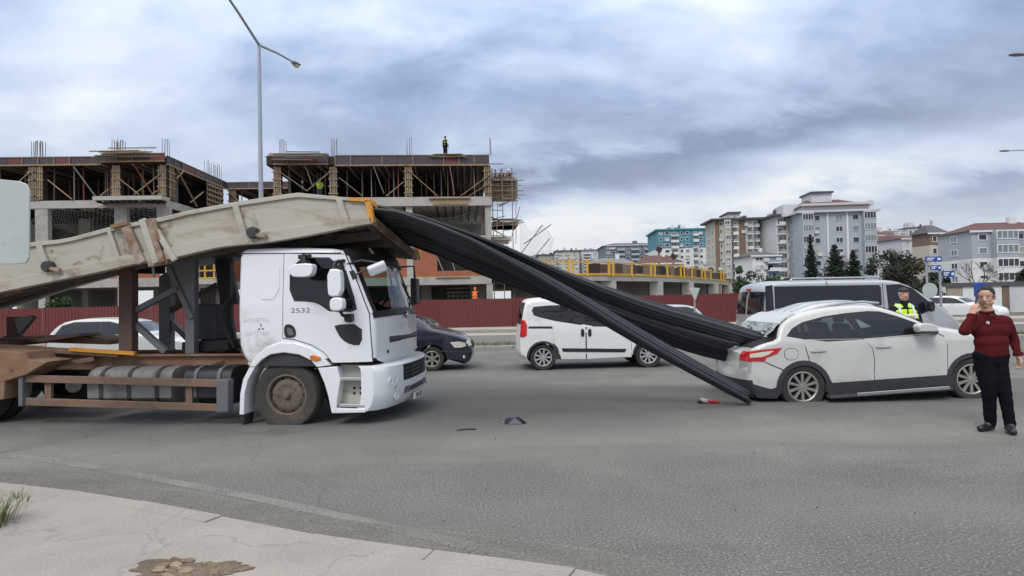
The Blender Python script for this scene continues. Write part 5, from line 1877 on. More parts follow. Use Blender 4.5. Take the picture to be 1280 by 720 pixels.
l0 = D(52, 440, 17.2)
gen_car('hatchback_car', 'white hatchback seen through the steel stand of the truck', 'car', (l0.x + .85, 17.2 + .86, 0), R(0), 4.25, 1.47, 'car_white')
l1 = D(884, 420, 25.6)
gen_car('hatchback_car', 'silver hatchback whose roof shows above the rebar in front of the hoarding', 'car', (l1.x - .84, 26.4, 0), R(180), 4.1, 1.40, 'silver_paint')
l2 = D(549, 420, 25.2)
gen_car('hatchback_car', 'low dark car with a red tail light just beyond the dark blue saloon', 'car', (l2.x - .84, 26.0, 0), R(180), 4.1, 1.12, 'dark_paint')
l3 = D(1202, 390, 37)
gen_car('hatchback_car', 'white car on the far side of the junction behind the man on the phone', 'car', (l3.x - 1.3 * math.cos(R(-56)), 37 - 1.3 * math.sin(R(-56)), 0), R(-56), 4.3, 1.44, 'van_white')

# ------------------------------------------------------------------ the unfinished building
def put(mb, F, root, name, mats, parent=None, bevel=0, smooth=None):
    """a part drawn in frame F, kept in the axes of the thing ROOT"""
    o_ = root.location
    mb.v = [tuple(F.world(p) - o_) for p in mb.v]
    return mb.build(name, mats, parent or root, smooth, bevel)


def form_column(F, root, x, y, z0, z1, wd=.62):
    """a column being cast: upright boards held by clamps"""
    col = put(MB().bx(x - wd / 2 + .05, x + wd / 2 - .05, y + .04, y + wd, z0, z1), F, root, 'formwork_column', ['form_dark'])
    n = 4
    for k in range(n):
        xa = x - wd / 2 + wd * (k + .5) / n
        put(MB().bx(xa - .052, xa + .052, y - .03 + (k % 2) * .02, y + .05, z0 + rnd.uniform(0, .15), z1 - rnd.uniform(0, .1)), F, root, 'board', [rnd.choice(['wood', 'old_wood', 'wood'])], col)
    for k in range(4):
        z = z0 + (z1 - z0) * (k + .6) / 4.4
        put(MB().bx(x - wd * .62, x + wd * .62, y - .07, y - .02, z - .045, z + .045), F, root, 'clamp', [rnd.choice(['old_wood', 'wood', 'prop_grey'])], col)


def props(F, root, x0, x1, z0, z1, n, ymax=9):
    for k in range(n):
        x, y = x0 + (x1 - x0) * (k + rnd.uniform(.2, .8)) / n, rnd.choice([.5, .9, 1.6, 2.6, 4, 6])
        lean = rnd.uniform(-.06, .06)
        put(MB().bar((x, y, z0), (x + lean, y, z1), .075, .075), F, root, 'prop', [rnd.choice(['prop_red', 'prop_grey', 'prop_grey', 'old_wood'])])


def brace(F, root, a, b, y=-.12, m='wood', th=.12):
    p, q = F.uv(*a, y), F.uv(*b, y)
    put(MB().bar((p[0], y, p[1]), (q[0], y, q[1]), .05, th, (0, 1, 0)), F, root, 'brace', [m])


def edge_form(F, root, x0, x1, z0, z1, y=-.05):
    """side formwork of the roof slab, panel by panel, between two timber edges"""
    n = max(1, round((x1 - x0) / 1.22))
    for k in range(n):
        xa, xb = x0 + (x1 - x0) * k / n, x0 + (x1 - x0) * (k + 1) / n
        put(MB().bx(xa + .012, xb - .012, y - rnd.uniform(0, .03), y + .06, z0 + .10, z1 - .05), F, root, 'formwork_panel', [rnd.choice(['form_panel', 'form_panel', 'form_panel', 'form_red'])])
        if rnd.random() < .6:
            put(MB().bx(xa - .04, xa + .04, y - .10, y - .04, z0 + .05, z1), F, root, 'stud', ['prop_grey'])
    put(MB().bx(x0, x1, y - .12, y + .05, z0, z0 + .10), F, root, 'edge_plank', ['wood'])
    put(MB().bx(x0, x1, y - .06, y + .08, z1 - .05, z1 + .02), F, root, 'edge_plank', ['old_wood'])


def starter(F, root, x, y, z, h, n=6, wd=.45):
    for k in range(n):
        a = x + wd * ((k % 3) / 2 - .5) + rnd.uniform(-.02, .02)
        b = y + (.4 if k >= 3 else 0)
        put(MB().bar((a, b, z), (a + rnd.uniform(-.05, .05), b, z + h * rnd.uniform(.85, 1.05)), .035, .035), F, root, 'starter_bar', ['prop_grey'])


def joists(F, root, x0, x1, y0, y1, z, n):
    for k in range(n):
        x = x0 + (x1 - x0) * (k + .5) / n
        put(MB().bx(x - .05, x + .05, y0, y1, z - .16, z), F, root, 'joist', [rnd.choice(['old_wood', 'form_dark', 'form_dark'])])


def plank_pile(F, root, x0, x1, y, z, n, jut=.5):
    for k in range(n):
        a = x0 + (x1 - x0) * rnd.uniform(-.02, .35)
        b = x1 - (x1 - x0) * rnd.uniform(-.02, .3)
        yy = y + rnd.uniform(-jut, .2)
        zz_ = z + k * .075
        put(MB().bar((a, yy, zz_ + rnd.uniform(0, .06)), (b, yy + rnd.uniform(-.2, .2), zz_ + rnd.uniform(0, .06)), .18, .05), F, root, 'plank', [rnd.choice(['old_wood', 'wood', 'prop_grey'])])


def safety_net(label, pts_top, pts_bot, nx=34, nz=9, wire=.010):
    """a sagging net as real threads"""
    mb = MB()
    g = []
    for i in range(nx):
        t = i / (nx - 1)
        a, b = bez(pts_top, t), bez(pts_bot, t)
        g.append([a.lerp(b, j / (nz - 1)) + Vector((0, .05 * math.sin(7 * t + j), 0)) for j in range(nz)])
    for i in range(nx):
        for j in range(nz):
            if i + 1 < nx:
                mb.bar(g[i][j], g[i + 1][j], wire * (2.2 if j == 0 else 1), wire * (2.2 if j == 0 else 1))
            if j + 1 < nz:
                mb.bar(g[i][j], g[i][j + 1], wire, wire)
    return tag(mb.build('safety_net', ['net']), label, 'safety net')


ub = thing('unfinished_building', 'concrete building shell under construction with timber formwork on its upper floor', 'building', (-20, 52, 0))
# right wing
b0 = D(340, 372, 50)
BR = Frame((b0.x, 50, 0), R(4.5))
XR = BR.uv(613.5, 300, 0)[0]
zz1 = [BR.uv(540, y, 0)[1] for y in (356, 346, 303, 295, 257.5, 246.5, 207.5, 194)]
X = lambda px, F=BR: F.uv(px, 250, 0)[0]
DP = 13
put(MB().bx(-.3, XR, 0, DP, zz1[0], zz1[1]), BR, ub, 'slab', ['concrete'])
put(MB().bx(-.3, XR, 0, DP, zz1[2], zz1[3]), BR, ub, 'slab', ['concrete'])
put(MB().bx(-.3, XR + .15, -.15, DP, zz1[4], zz1[5]), BR, ub, 'slab', ['concrete'])
put(MB().bx(-.3, XR, 0, DP, zz1[6] + .12, zz1[7] - .06), BR, ub, 'slab', ['form_dark'])
for za__, zb__ in ((0, zz1[0]), (zz1[1], zz1[2]), (zz1[3], zz1[4])):
    for px in (347, 418, 511, 610):
        for y in (.05, 5.5, 11):
            x = X(px)
            put(MB().bx(x - .26, x + .26, y, y + .5, za__, zb__), BR, ub, 'column', ['concrete'])
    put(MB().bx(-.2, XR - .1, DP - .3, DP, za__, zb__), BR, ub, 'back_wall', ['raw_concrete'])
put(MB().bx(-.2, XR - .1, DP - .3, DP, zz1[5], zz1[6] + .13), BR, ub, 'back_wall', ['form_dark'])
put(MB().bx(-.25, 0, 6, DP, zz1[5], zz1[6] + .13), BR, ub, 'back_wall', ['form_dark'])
joists(BR, ub, 0, XR, .3, 9, zz1[4] - .003, 26)
joists(BR, ub, 0, XR, .1, 9, zz1[6] + .115, 30)
for px in (347, 417, 511, 610):
    form_column(BR, ub, X(px), -.05, zz1[5], zz1[6])
edge_form(BR, ub, X(420), XR, zz1[6], zz1[7])
edge_form(BR, ub, X(343), X(412), zz1[6] + .1, zz1[7] + .1, -.12)
props(BR, ub, .5, XR - .5, zz1[5], zz1[6], 30)
for a, b, m in (((349, 214), (383, 238), 'wood'), ((411, 216), (383, 239), 'wood'), ((424, 222), (453, 245), 'old_wood'), ((505, 227), (483, 245), 'wood'), ((508.5, 211), (547, 245), 'wood'),
                ((614, 217), (576, 245), 'wood'), ((612, 229), (586, 245), 'old_wood'), ((467, 208), (480, 242), 'prop_grey'), ((378, 197), (391, 233), 'prop_grey'), ((562, 207), (568, 243), 'old_wood')):
    brace(BR, ub, a, b, -.14, m, .15)
plank_pile(BR, ub, X(337), X(414), -.6, BR.uv(375, 200, -.6)[1] - .05, 9, .7)
plank_pile(BR, ub, X(538), X(586), -.15, BR.uv(560, 197.5, 0)[1], 5, .1)
put(MB().bx(X(541), X(585), -.22, -.15, BR.uv(560, 256, 0)[1], BR.uv(560, 249, 0)[1]), BR, ub, 'form_board', ['wood'])
put(MB().bx(X(536), X(588), -.35, -.16, BR.uv(560, 249, 0)[1], BR.uv(560, 247.8, 0)[1]), BR, ub, 'plank', ['old_wood'])
for px, n in ((351, 6), (416, 6), (511, 5), (613, 3)):
    starter(BR, ub, X(px) + .1, .2, zz1[7], 1.5, n, .4 if n > 3 else .15)
# clay block wall on the first floor with its opening
zo0, zo1 = BR.uv(560, 338.5, 0)[1], BR.uv(560, 314, 0)[1]
put(MB().bx(0, X(545), .12, .32, zz1[1], zz1[2]), BR, ub, 'block_wall', ['clay_block'])
put(MB().bx(X(545), X(585), .12, .32, zz1[1], zo0), BR, ub, 'block_wall', ['clay_block'])
put(MB().bx(X(545), X(585), .12, .32, zo1, zz1[2]), BR, ub, 'block_wall', ['clay_block'])
put(MB().bx(X(585), XR - .5, .12, .32, zz1[1], zo0 + .6), BR, ub, 'block_wall', ['clay_block'])
brace(BR, ub, (547, 322), (556, 344), .05, 'gal_steel', .06)
brace(BR, ub, (565, 326), (569, 340), .05, 'gal_steel', .06)
put(MB().bx(X(543), X(586), -.1, 0, BR.uv(560, 347.5, 0)[1], BR.uv(560, 346.3, 0)[1]), BR, ub, 'plank', ['old_wood'])
# ground floor: inner walls, pale scaffold frames
put(MB().bx(X(520), X(534), 4, 4.2, 0, zz1[0]), BR, ub, 'inner_wall', ['raw_concrete'])
put(MB().bx(X(586), X(606), 4, 4.2, 0, zz1[0]), BR, ub, 'inner_wall', ['raw_concrete'])
for k in range(6):
    x = X(556) + k * .42
    put(MB().bx(x - .03, x + .03, 5, 5.06, 0, zz1[0] - .5), BR, ub, 'scaffold_tube', ['concrete'])
for z in (2.2, 2.55, 2.9):
    put(MB().bx(X(555), X(588), 4.95, 5.0, z - .04, z + .04), BR, ub, 'scaffold_tube', ['concrete'])
# side balconies and scaffold of the right wing
SB = Frame(BR.world((XR, 0, 0)), R(4.5))
for ya, yb, ya2 in ((221, 249, 214), (276, 281, 268)):
    z0, z1 = SB.uv(630, yb, 2)[1], SB.uv(630, ya, 2)[1]
    xr = SB.uv(648, 250, 2)[0]
    put(MB().bx(.02, xr - .15, 1.2, 5, z1 - .45, z1 - .2), SB, ub, 'balcony_slab', ['concrete'])
    put(MB().bx(.25, xr - .1, 1.5, 4.6, z0 + .2, z1 - .45), SB, ub, 'balcony_form', ['old_wood'])
    for k in range(9):
        z = z0 + (z1 - z0) * k / 8 + rnd.uniform(-.1, .1)
        put(MB().bar((-.1 + rnd.uniform(0, .8), 1.1 + rnd.uniform(-.2, .2), z), (xr + rnd.uniform(-.5, .5), 1.1 + rnd.uniform(-.3, .6), z + rnd.uniform(-.05, .05)), .14, .05), SB, ub, 'plank', [rnd.choice(['old_wood', 'wood'])])
for k in range(14):
    z = zz1[1] + (zz1[7] - zz1[1]) * k / 14 + rnd.uniform(-.2, .2)
    put(MB().bar((-.05, .6, z), (rnd.uniform(.5, 1.4), .7, z + rnd.uniform(-.15, .15)), .12, .05), SB, ub, 'plank', [rnd.choice(['old_wood', 'wood'])])
for k in range(26):      # loose boards and tubes all down that side
    z = rnd.uniform(zz1[1], zz1[6])
    x = rnd.uniform(-.1, 1.2)
    put(MB().bar((x, rnd.uniform(.4, 2.5), z), (x + rnd.uniform(.6, 1.6), rnd.uniform(.4, 2.5), z + rnd.uniform(-.35, .35)), .11, .05), SB, ub, 'plank', [rnd.choice(['old_wood', 'wood', 'prop_grey'])])
for x in (.25, 1.1, 1.9):
    put(MB().bar((x, .9, 0), (x + rnd.uniform(-.1, .1), .9, zz1[6]), .07, .07), SB, ub, 'scaffold_tube', [rnd.choice(['prop_grey', 'prop_red'])])
for z in (zz1[3] - .3, zz1[1] + .1):
    put(MB().bx(.02, 1.7, .8, 5, z, z + .28), SB, ub, 'balcony_slab', ['concrete'])
for a, b, m in (((645, 222), (645, 305), 'prop_grey'), ((650, 258), (638, 302), 'prop_red'), ((603, 258), (602, 300), 'prop_red'), ((607, 258), (611, 300), 'prop_red'), ((622, 250), (621, 300), 'old_wood'), ((640, 300), (612, 325), 'old_wood')):
    brace(SB, ub, a, b, .3, m, .10)
for px, py, m in ((618, 212, 0), (626, 216.5, 1), (635, 217, 2)):
    pass
# left wing, its return face and the part set back
b1 = D(-110, 372, 50)
BLf = Frame((b1.x, 50, 0), R(2.5))
XL = BLf.uv(207.5, 250, 0)[0]
zz2 = [BLf.uv(100, y, 0)[1] for y in (360, 349, 312, 304, 260, 250.5, 207, 196)]
XX = lambda px: BLf.uv(px, 250, 0)[0]
for a, b, m in ((0, 1, 'concrete'), (2, 3, 'concrete'), (4, 5, 'concrete')):
    put(MB().bx(0, XL, 0, 11.5, zz2[a], zz2[b]), BLf, ub, 'slab', [m])
put(MB().bx(0, XL, 0, 11.5, zz2[6] + .12, zz2[7] - .06), BLf, ub, 'slab', ['form_dark'])
for za__, zb__ in ((0, zz2[0]), (zz2[1], zz2[2]), (zz2[3], zz2[4])):
    for px in (-60, 51, 150, 203):
        for y in (.05, 5.5, 10.5):
            x = XX(px)
            put(MB().bx(x - .5 * (1 if za__ > 5 else .55), x + .5 * (1 if za__ > 5 else .55), y, y + .5, za__, zb__), BLf, ub, 'column', ['concrete'])
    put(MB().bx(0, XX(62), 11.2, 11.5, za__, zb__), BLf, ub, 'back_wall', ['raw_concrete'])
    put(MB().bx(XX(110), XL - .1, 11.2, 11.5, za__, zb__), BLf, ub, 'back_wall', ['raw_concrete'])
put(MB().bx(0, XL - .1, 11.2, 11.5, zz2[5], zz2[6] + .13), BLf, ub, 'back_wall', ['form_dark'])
joists(BLf, ub, 0, XL, .1, 9, zz2[6] + .115, 26)
joists(BLf, ub, 0, XL, .1, 9, zz2[4] - .003, 26)
put(MB().bx(XX(70), XL, .12, .32, zz2[1], zz2[2]), BLf, ub, 'block_wall', ['clay_block'])
for px in (-60, 41, 49, 146, 203):
    form_column(BLf, ub, XX(px), -.05, zz2[5], zz2[6])
edge_form(BLf, ub, 0, XX(128), zz2[6], zz2[7])
edge_form(BLf, ub, XX(128), XL, zz2[6] + .2, zz2[7] + .2, -.15)
props(BLf, ub, .5, XL - .3, zz2[5], zz2[6], 30)
for a, b, m in (((38, 215), (18, 232), 'wood'), ((60, 225), (90, 249), 'wood'), ((136, 236), (122, 248), 'wood'), ((141, 217), (174, 243), 'wood'), ((201, 217), (168, 243), 'wood'), ((92, 208), (120, 246), 'prop_grey'), ((165, 202), (191, 243), 'prop_red'), ((199, 237), (190, 243), 'wood')):
    brace(BLf, ub, a, b, -.14, m, .15)
plank_pile(BLf, ub, XX(122), XX(206), -.7, BLf.uv(165, 195, -.7)[1] - .1, 9, .6)
bz = BLf.uv(165, 246, -.8)[1]
put(MB().bx(XX(128), XL + .3, -1.3, 0, bz - .32, bz), BLf, ub, 'balcony_slab', ['concrete'])
joists(BLf, ub, XX(129), XL + .2, -1.25, -.05, bz - .325, 11)
for px in (40.5, 48, 141.5, 149, 205):
    starter(BLf, ub, XX(px), .2, zz2[7], 1.5, 6, .38)
# return face, running away from the corner
RF = Frame(BLf.world((XL, 0, 0)), R(92))
LR = 11.5
edge_form(RF, ub, .1, LR, zz2[6], zz2[7] + .05)
for x in (.9, LR - 1.2):
    form_column(RF, ub, x, -.06, zz2[5], zz2[6], .95)
for k in range(6):
    z = zz2[5] + (zz2[6] - zz2[5]) * (k + .3) / 6
    put(MB().bx(LR - 4.4, LR - .9, -.22, -.14, z, z + .14), RF, ub, 'waler', ['wood'])
for k in range(7):
    x = LR - 4.3 + k * .55
    put(MB().bx(x, x + .16, -.14, -.06, zz2[5], zz2[6]), RF, ub, 'board', ['old_wood'])
props(RF, ub, 1.5, 8, zz2[5], zz2[6], 8)
for a, b in (((221, 211), (246, 258)), ((230, 213), (221, 223)), ((254, 240), (238, 253))):
    p, q = RF.uv(*a, -.2), RF.uv(*b, -.2)
    put(MB().bar((p[0], -.2, p[1]), (q[0], -.2, q[1]), .05, .14, (0, 1, 0)), RF, ub, 'brace', ['wood'])
starter(RF, ub, LR - 2.4, .3, zz2[7], 1.7, 6, 1.1)
starter(RF, ub, LR - .6, .3, zz2[7], 1.7, 6, .8)
# the part set back between the wings
SBk = Frame(RF.world((LR, 0, 0)), R(2.5))
XB = SBk.uv(352, 240, 0)[0]
for a, b in ((0, 1), (2, 3), (4, 5)):
    put(MB().bx(0, XB + 4, 0, 8, zz2[a], zz2[b]), SBk, ub, 'slab', ['concrete'])
put(MB().bx(0, XB + 4, 0, 8, zz2[6] + .12, zz2[7] - .06), SBk, ub, 'slab', ['form_dark'])
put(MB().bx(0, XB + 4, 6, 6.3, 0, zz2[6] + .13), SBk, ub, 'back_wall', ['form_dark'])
put(MB().bx(0, XB, .12, .32, zz2[1], zz2[2]), SBk, ub, 'block_wall', ['clay_block'])
edge_form(SBk, ub, 0, XB + 3, zz2[6], zz2[7])
props(SBk, ub, .5, XB, zz2[5], zz2[6], 8)
form_column(SBk, ub, .7, -.05, zz2[5], zz2[6], .8)
brace(SBk, ub, (284, 238), (299, 252), -.15, 'wood', .16)
joists(SBk, ub, 0, XB, .1, 6, zz2[6] + .115, 12)

safety_net('grey safety net sagging below the left wing of the building shell', [D(20, 292, 49.6), D(60, 262, 49.4), D(100, 264, 49), D(150, 254, 48.8), D(205, 257, 48.8)],
           [D(20, 296, 49), D(70, 285, 48.5), D(100, 292, 48.5), D(150, 284, 48.3), D(205, 272, 48.5)], 40, 12)
safety_net('grey safety net hung across the right wing between its columns', [D(520, 272, 50.6), D(548, 273, 50.6), D(575, 270, 50.8), D(606, 257, 51)],
           [D(520, 300, 50.6), D(548, 304, 50.6), D(575, 304, 50.8), D(606, 300, 51)], 34, 14)
safety_net('torn net on leaning poles beside the right wing of the building shell', [D(650, 270, 54), D(664, 290, 54), D(678, 283, 54), D(692, 300, 54)],
           [D(650, 318, 54), D(660, 322, 54), D(672, 318, 54), D(686, 322, 54)], 26, 14, .007)
for pa, pb, lb_ in (((678, 281), (652, 316), 'tallest grey pole leaning out beside the right wing with the torn net'), ((687, 298), (666, 324), 'rightmost grey pole leaning out beside the right wing'), ((655, 305), (680, 287), 'nearly flat grey pole tied across the two leaning poles')):
    a, b = D(*pa, 54), D(*pb, 53.6)
    d_ = (b - a)
    b = b + d_ * .35
    tag(MB().tube([a, b], .045, 6).build('net_pole', ['prop_grey']), lb_, 'pole')

# curved podium with yellow guard rails
pdm = thing('unfinished_podium', 'low concrete podium with yellow guard rails in front of the apartment towers', 'building', (10, 56, 0))
O_ = pdm.location
cv = [Vector((D(px, 370, d).x, d, 0)) for px, d in ((640, 50.5), (700, 49.5), (747, 50), (800, 54.0), (840, 59), (868, 65), (890, 73), (911, 84))]
zt_, zb_ = 3.62, 3.15
cvd = [bez(cv, i / 40) for i in range(41)]
mb = MB()
pl = [(p.x, p.y) for p in cvd] + [(cvd[-1].x - 2, 96), (-4, 96), (-4, 62)]
mb.flat(pl[::-1], zb_, zt_)
mb.v = [tuple(Vector(p) - O_) for p in mb.v]
mb.build('slab', ['concrete'], pdm)
mb = MB()
pl = [(p.x - .1, p.y + 6.5) for p in cvd]
vs = []
for x, y in pl:
    vs += [(x - O_.x, y - O_.y, 0), (x - O_.x, y - O_.y, zb_)]
mb.add(vs, [(2 * i, 2 * i + 2, 2 * i + 3, 2 * i + 1) for i in range(len(pl) - 1)])
mb.build('back_wall', ['raw_concrete'], pdm)
for px in (757, 818.5, 860, 893.5, 910.5):
    k = min(range(41), key=lambda i: abs(CX + (cvd[i].x / cvd[i].y) * FPX - px))
    p = cvd[k] - O_
    MB().bx(p.x - .62, p.x + .62, p.y + .25, p.y + .9, 0, zb_).build('column', ['concrete'], pdm)
for k in range(40):
    a, b = cvd[k] - O_, cvd[k + 1] - O_
    for z, h in ((zt_ + .05, .16), (zt_ + 1.02, .09)):
        MB().bar((a.x, a.y - .05, z), (b.x, b.y - .05, z), .06, h).build('rail', ['yellow_paint'], pdm)
    if k % 3 == 1:
        MB().bx(a.x - .09, a.x + .09, a.y - .09, a.y + .0, zt_ - .1, zt_ + 1.25).build('post', ['yellow_paint'], pdm)
        if k % 6 == 1:
            MB().bx(a.x + .28, a.x + .42, a.y - .09, a.y, zt_ - .1, zt_ + 1.2).build('post', ['yellow_paint'], pdm)
    if k > 9:
        MB().bar((a.x, a.y + .8, zt_ + .55), (b.x, b.y + .8, zt_ + .55), .05, rnd.uniform(.7, 1.1)).build('form_board', [rnd.choice(['brown_steel', 'old_wood', 'form_dark'])], pdm)
for px, h in ((827, 3.2), (846, 2.6), (893, 1.6)):
    k = min(range(41), key=lambda i: abs(CX + (cvd[i].x / cvd[i].y) * FPX - px))
    p = cvd[k] - O_
    MB().bx(p.x - .08, p.x + .08, p.y + 1, p.y + 1.16, zt_, zt_ + h).build('pole', ['old_wood'], pdm)
    MB().box((p.x, p.y + 1, zt_ + h * .8), (.5, .3, .4), Matrix.Rotation(.4, 3, 'Y')).build('clamp', ['form_dark'], pdm)
# yellow rail seen through the truck's stand
pa, pb = D(244, 331, 48), D(268, 331, 48)
yr = thing('guard_rail', 'short yellow guard rail on the first floor edge seen behind the truck stand', 'railing', (pa.x, 48, D(250, 349, 48).z))
hh = D(250, 328, 48).z - yr.location.z
for x in (.0, .75, 1.45):
    MB().bx(x - .05, x + .05, -.05, .05, 0, hh).build('post', ['yellow_paint'], yr)
for z in (.08, hh * .5, hh - .05):
    MB().bx(-.3, 1.6, -.09, -.05, z - .05, z + .05).build('rail', ['yellow_paint'], yr)
MB().bx(-.8, 1.7, -.2, 2.0, -.4, -.001).build('slab_edge', ['concrete'], yr)

# ------------------------------------------------------------------ apartment blocks
WIN = {}


def win_mesh(wd, ht, frame, pane, mull):
    k = (round(wd, 2), round(ht, 2), frame, pane, mull)
    if k not in WIN:
        f = min(.10, wd * .12)
        mb = MB()
        x0, x1 = -wd / 2, wd / 2
        o = [(x0, -.06, 0), (x1, -.06, 0), (x1, -.06, ht), (x0, -.06, ht)]
        i_ = [(x0 + f, -.06, f), (x1 - f, -.06, f), (x1 - f, -.06, ht - f), (x0 + f, -.06, ht - f)]
        b = [(p[0], .0, p[2]) for p in o]
        g = [(p[0], -.012, p[2]) for p in i_]
        mb.add(o + i_ + b + g, [(j, (j + 1) % 4, 4 + (j + 1) % 4, 4 + j) for j in range(4)] + [(8 + j, 8 + (j + 1) % 4, (j + 1) % 4, j) for j in range(4)]
               + [(4 + j, 4 + (j + 1) % 4, 12 + (j + 1) % 4, 12 + j) for j in range(4)], 0)
        mb.add(g, [(0, 1, 2, 3)], 1)
        for q in range(mull):
            x = x0 + wd * (q + 1) / (mull + 1)
            mb.bx(x - f * .35, x + f * .35, -.055, -.012, f, ht - f, 0)
        WIN[k] = mb.mesh('window', [frame, pane])
    return WIN[k]


def apt(name, label, px0, px1, yt, yb, d, yaw, floors, cols, low, high=None, split=99, depth=12, roof=None, roofm='roof_dark', side=None, frame='wall_white', over=.4, sidecols=(), cat='apartment block', strips=()):
    """cols: (fraction along, width fraction, kind): w window, b balcony with window, g glazed balcony"""
    F = Frame((D(px0, 372, d).x, d, 0), yaw)
    rt = thing(name, label, cat, F.loc, yaw)
    x1 = F.uv(px1, 340, 0)[0]
    pm = (px0 + px1) / 2
    zt, zb = F.uv(pm, yt, 0)[1], F.uv(pm, yb, 0)[1]
    fh = (zt - zb) / floors
    zs = zt - split * fh if split < floors else None
    if zs:
        MB().bx(0, x1, 0, depth, -2, zs).build('wall', [low], rt)
        MB().bx(-.02, x1 + .02, -.02, depth, zs, zt).build('upper_wall', [high], rt)
    else:
        MB().bx(0, x1, 0, depth, -2, zt).build('wall', [low], rt)
    for f0, f1, m in strips:
        MB().bx(f0 * x1, f1 * x1, -.14, .0, -2, zt - .05).build('wall_strip', [m], rt)
    if roof == 'hip':
        o = over
        mb = MB()
        rh = fh * .75
        mb.add([(-o, -o, zt), (x1 + o, -o, zt), (x1 + o, depth + o, zt), (-o, depth + o, zt), (x1 * .25, depth / 2, zt + rh), (x1 * .75, depth / 2, zt + rh)], [(0, 1, 5, 4), (1, 2, 5), (2, 3, 4, 5), (3, 0, 4), (3, 2, 1, 0)])
        mb.build('roof', [roofm], rt)
        MB().bx(-o, x1 + o, -o, -o + .15, zt - .22, zt + .02).build('eaves', [frame], rt)
        MB().bx(x1 * .6, x1 * .68, depth * .4, depth * .5, zt + rh * .5, zt + rh * 1.5).build('chimney', [low], rt)
    elif roof == 'gable':       # ridge runs back from the front gable
        rh = fh * 1.1
        mb = MB()
        mb.add([(-.3, -.3, zt), (x1 / 2, -.3, zt + rh), (x1 + .3, -.3, zt), (-.3, depth, zt), (x1 / 2, depth, zt + rh), (x1 + .3, depth, zt)], [(0, 1, 4, 3), (1, 2, 5, 4), (0, 2, 1), (3, 4, 5), (0, 3, 5, 2)])
        mb.build('roof', [roofm], rt)
    else:
        MB().bx(-over, x1 + over, -over, depth + over, zt, zt + .35).build('roof', [roofm], rt)
        MB().bx(x1 * .3, x1 * .5, depth * .3, depth * .6, zt + .35, zt + fh * .8).build('stair_head', [high or low], rt)
        for k in range(4):
            x = x1 * rnd.uniform(.05, .95)
            MB().bx(x - .3, x + .3, 2, 2.6, zt + .35, zt + .35 + rnd.uniform(.5, 1.3)).build('chimney', [rnd.choice([low, roofm])], rt)
    for k in range(min(7, floors * 2)):      # air conditioners and dishes on the wall
        x, z = x1 * rnd.uniform(.05, .95), zt - fh * (rnd.randint(0, floors - 1) + .85)
        MB().bx(x, x + .8, -.35, -.025, z, z + .6).build('air_conditioner', ['wall_lightgrey'], rt)
    for i in range(floors):
        z0 = zt - (i + 1) * fh
        for fx, wf, kind in cols:
            wd = wf * x1
            pane = rnd.choice(['pane_dark', 'pane_dark', 'pane_dark', 'pane_light', 'pane_curtain'])
            if kind == 'w':
                inst('window', win_mesh(wd, fh * .50, frame, pane, 1 if wd > 1.2 else 0), rt, (fx * x1, -.022, z0 + fh * .27))
            elif kind == 'g':
                inst('window', win_mesh(wd, fh * .62, frame, 'pane_light' if rnd.random() < .5 else 'pane_dark', 3), rt, (fx * x1, -1.0, z0 + fh * .30))
                MB().bx(fx * x1 - wd / 2, fx * x1 + wd / 2, -.998, -.0, z0 - .05, z0 + fh * .99).build('bay', [high if (zs and z0 > zs - .1) else low], rt)
            elif kind == 'b':
                inst('window', win_mesh(wd * .86, fh * .66, frame, 'pane_dark', 2), rt, (fx * x1, -.022, z0 + fh * .05))
                bl = MB().bx(fx * x1 - wd / 2, fx * x1 + wd / 2, -1.3, -.025, z0 - .12, z0 + .06).build('balcony', [frame], rt)
                MB().bx(fx * x1 - wd / 2, fx * x1 + wd / 2, -1.3, -1.2, z0 + .06, z0 + fh * .33).build('railing', [rnd.choice(['rail_glass', frame])], bl)
        if side:
            for fy, wf, kind in sidecols:
                wd = wf * depth
                pane = 'pane_dark' if rnd.random() < .66 else 'pane_light'
                if side == 'L':
                    inst('window', win_mesh(wd, fh * .5, frame, pane, 1), rt, (-.022, fy * depth, z0 + fh * .27), (0, 0, R(-90)))
                else:
                    inst('window', win_mesh(wd, fh * .5, frame, pane, 1), rt, (x1 + .022, fy * depth, z0 + fh * .27), (0, 0, R(90)))
    return rt, F, x1, zt, zb, fh


ev = lambda n, wf, k='w': [((i + .5) / n, wf, k) for i in range(n)]
apt('apartment_block', 'far brown apartment block just right of the torn net', 674, 694, 319, 335, 240, R(0), 5, ev(4, .13), 'wall_tan')
apt('apartment_block', 'far cream apartment block left of the pale blue one beyond the rebar', 696, 724, 314, 336, 230, R(0), 6, ev(3, .2) + [(.02, .08, 'b')], 'wall_cream')
apt('apartment_block', 'far pale blue grey apartment block rising behind the yellow rails', 728, 762, 313, 337, 235, R(0), 6, [(.2, .25, 'b'), (.5, .12, 'w'), (.7, .12, 'w'), (.88, .16, 'b')], 'wall_lightgrey', roofm='wall_slate')
apt('apartment_block', 'wide slate grey apartment block with a dark hipped roof', 757, 824, 306, 338, 185, R(0), 5, [(.07, .07, 'w'), (.17, .07, 'w'), (.3, .13, 'b'), (.43, .06, 'w'), (.56, .14, 'b'), (.69, .06, 'w'), (.8, .13, 'b'), (.93, .06, 'w')], 'wall_slate', depth=14, roof='hip', frame='wall_lightgrey')
r_ = apt('house', 'low house with a long dark blue grey roof behind the yellow rails', 742, 797, 331, 345, 120, R(0), 1, [(.2, .1, 'w'), (.62, .16, 'w'), (.85, .1, 'w')], 'wall_white', roof='hip', roofm='wall_slate', depth=10, cat='house')
apt('house', 'white house with a red tiled roof in front of the teal and white block', 797, 854, 329, 345, 112, R(-6), 1, ev(5, .09), 'wall_white', roof='hip', roofm='roof_red', depth=9, cat='house')
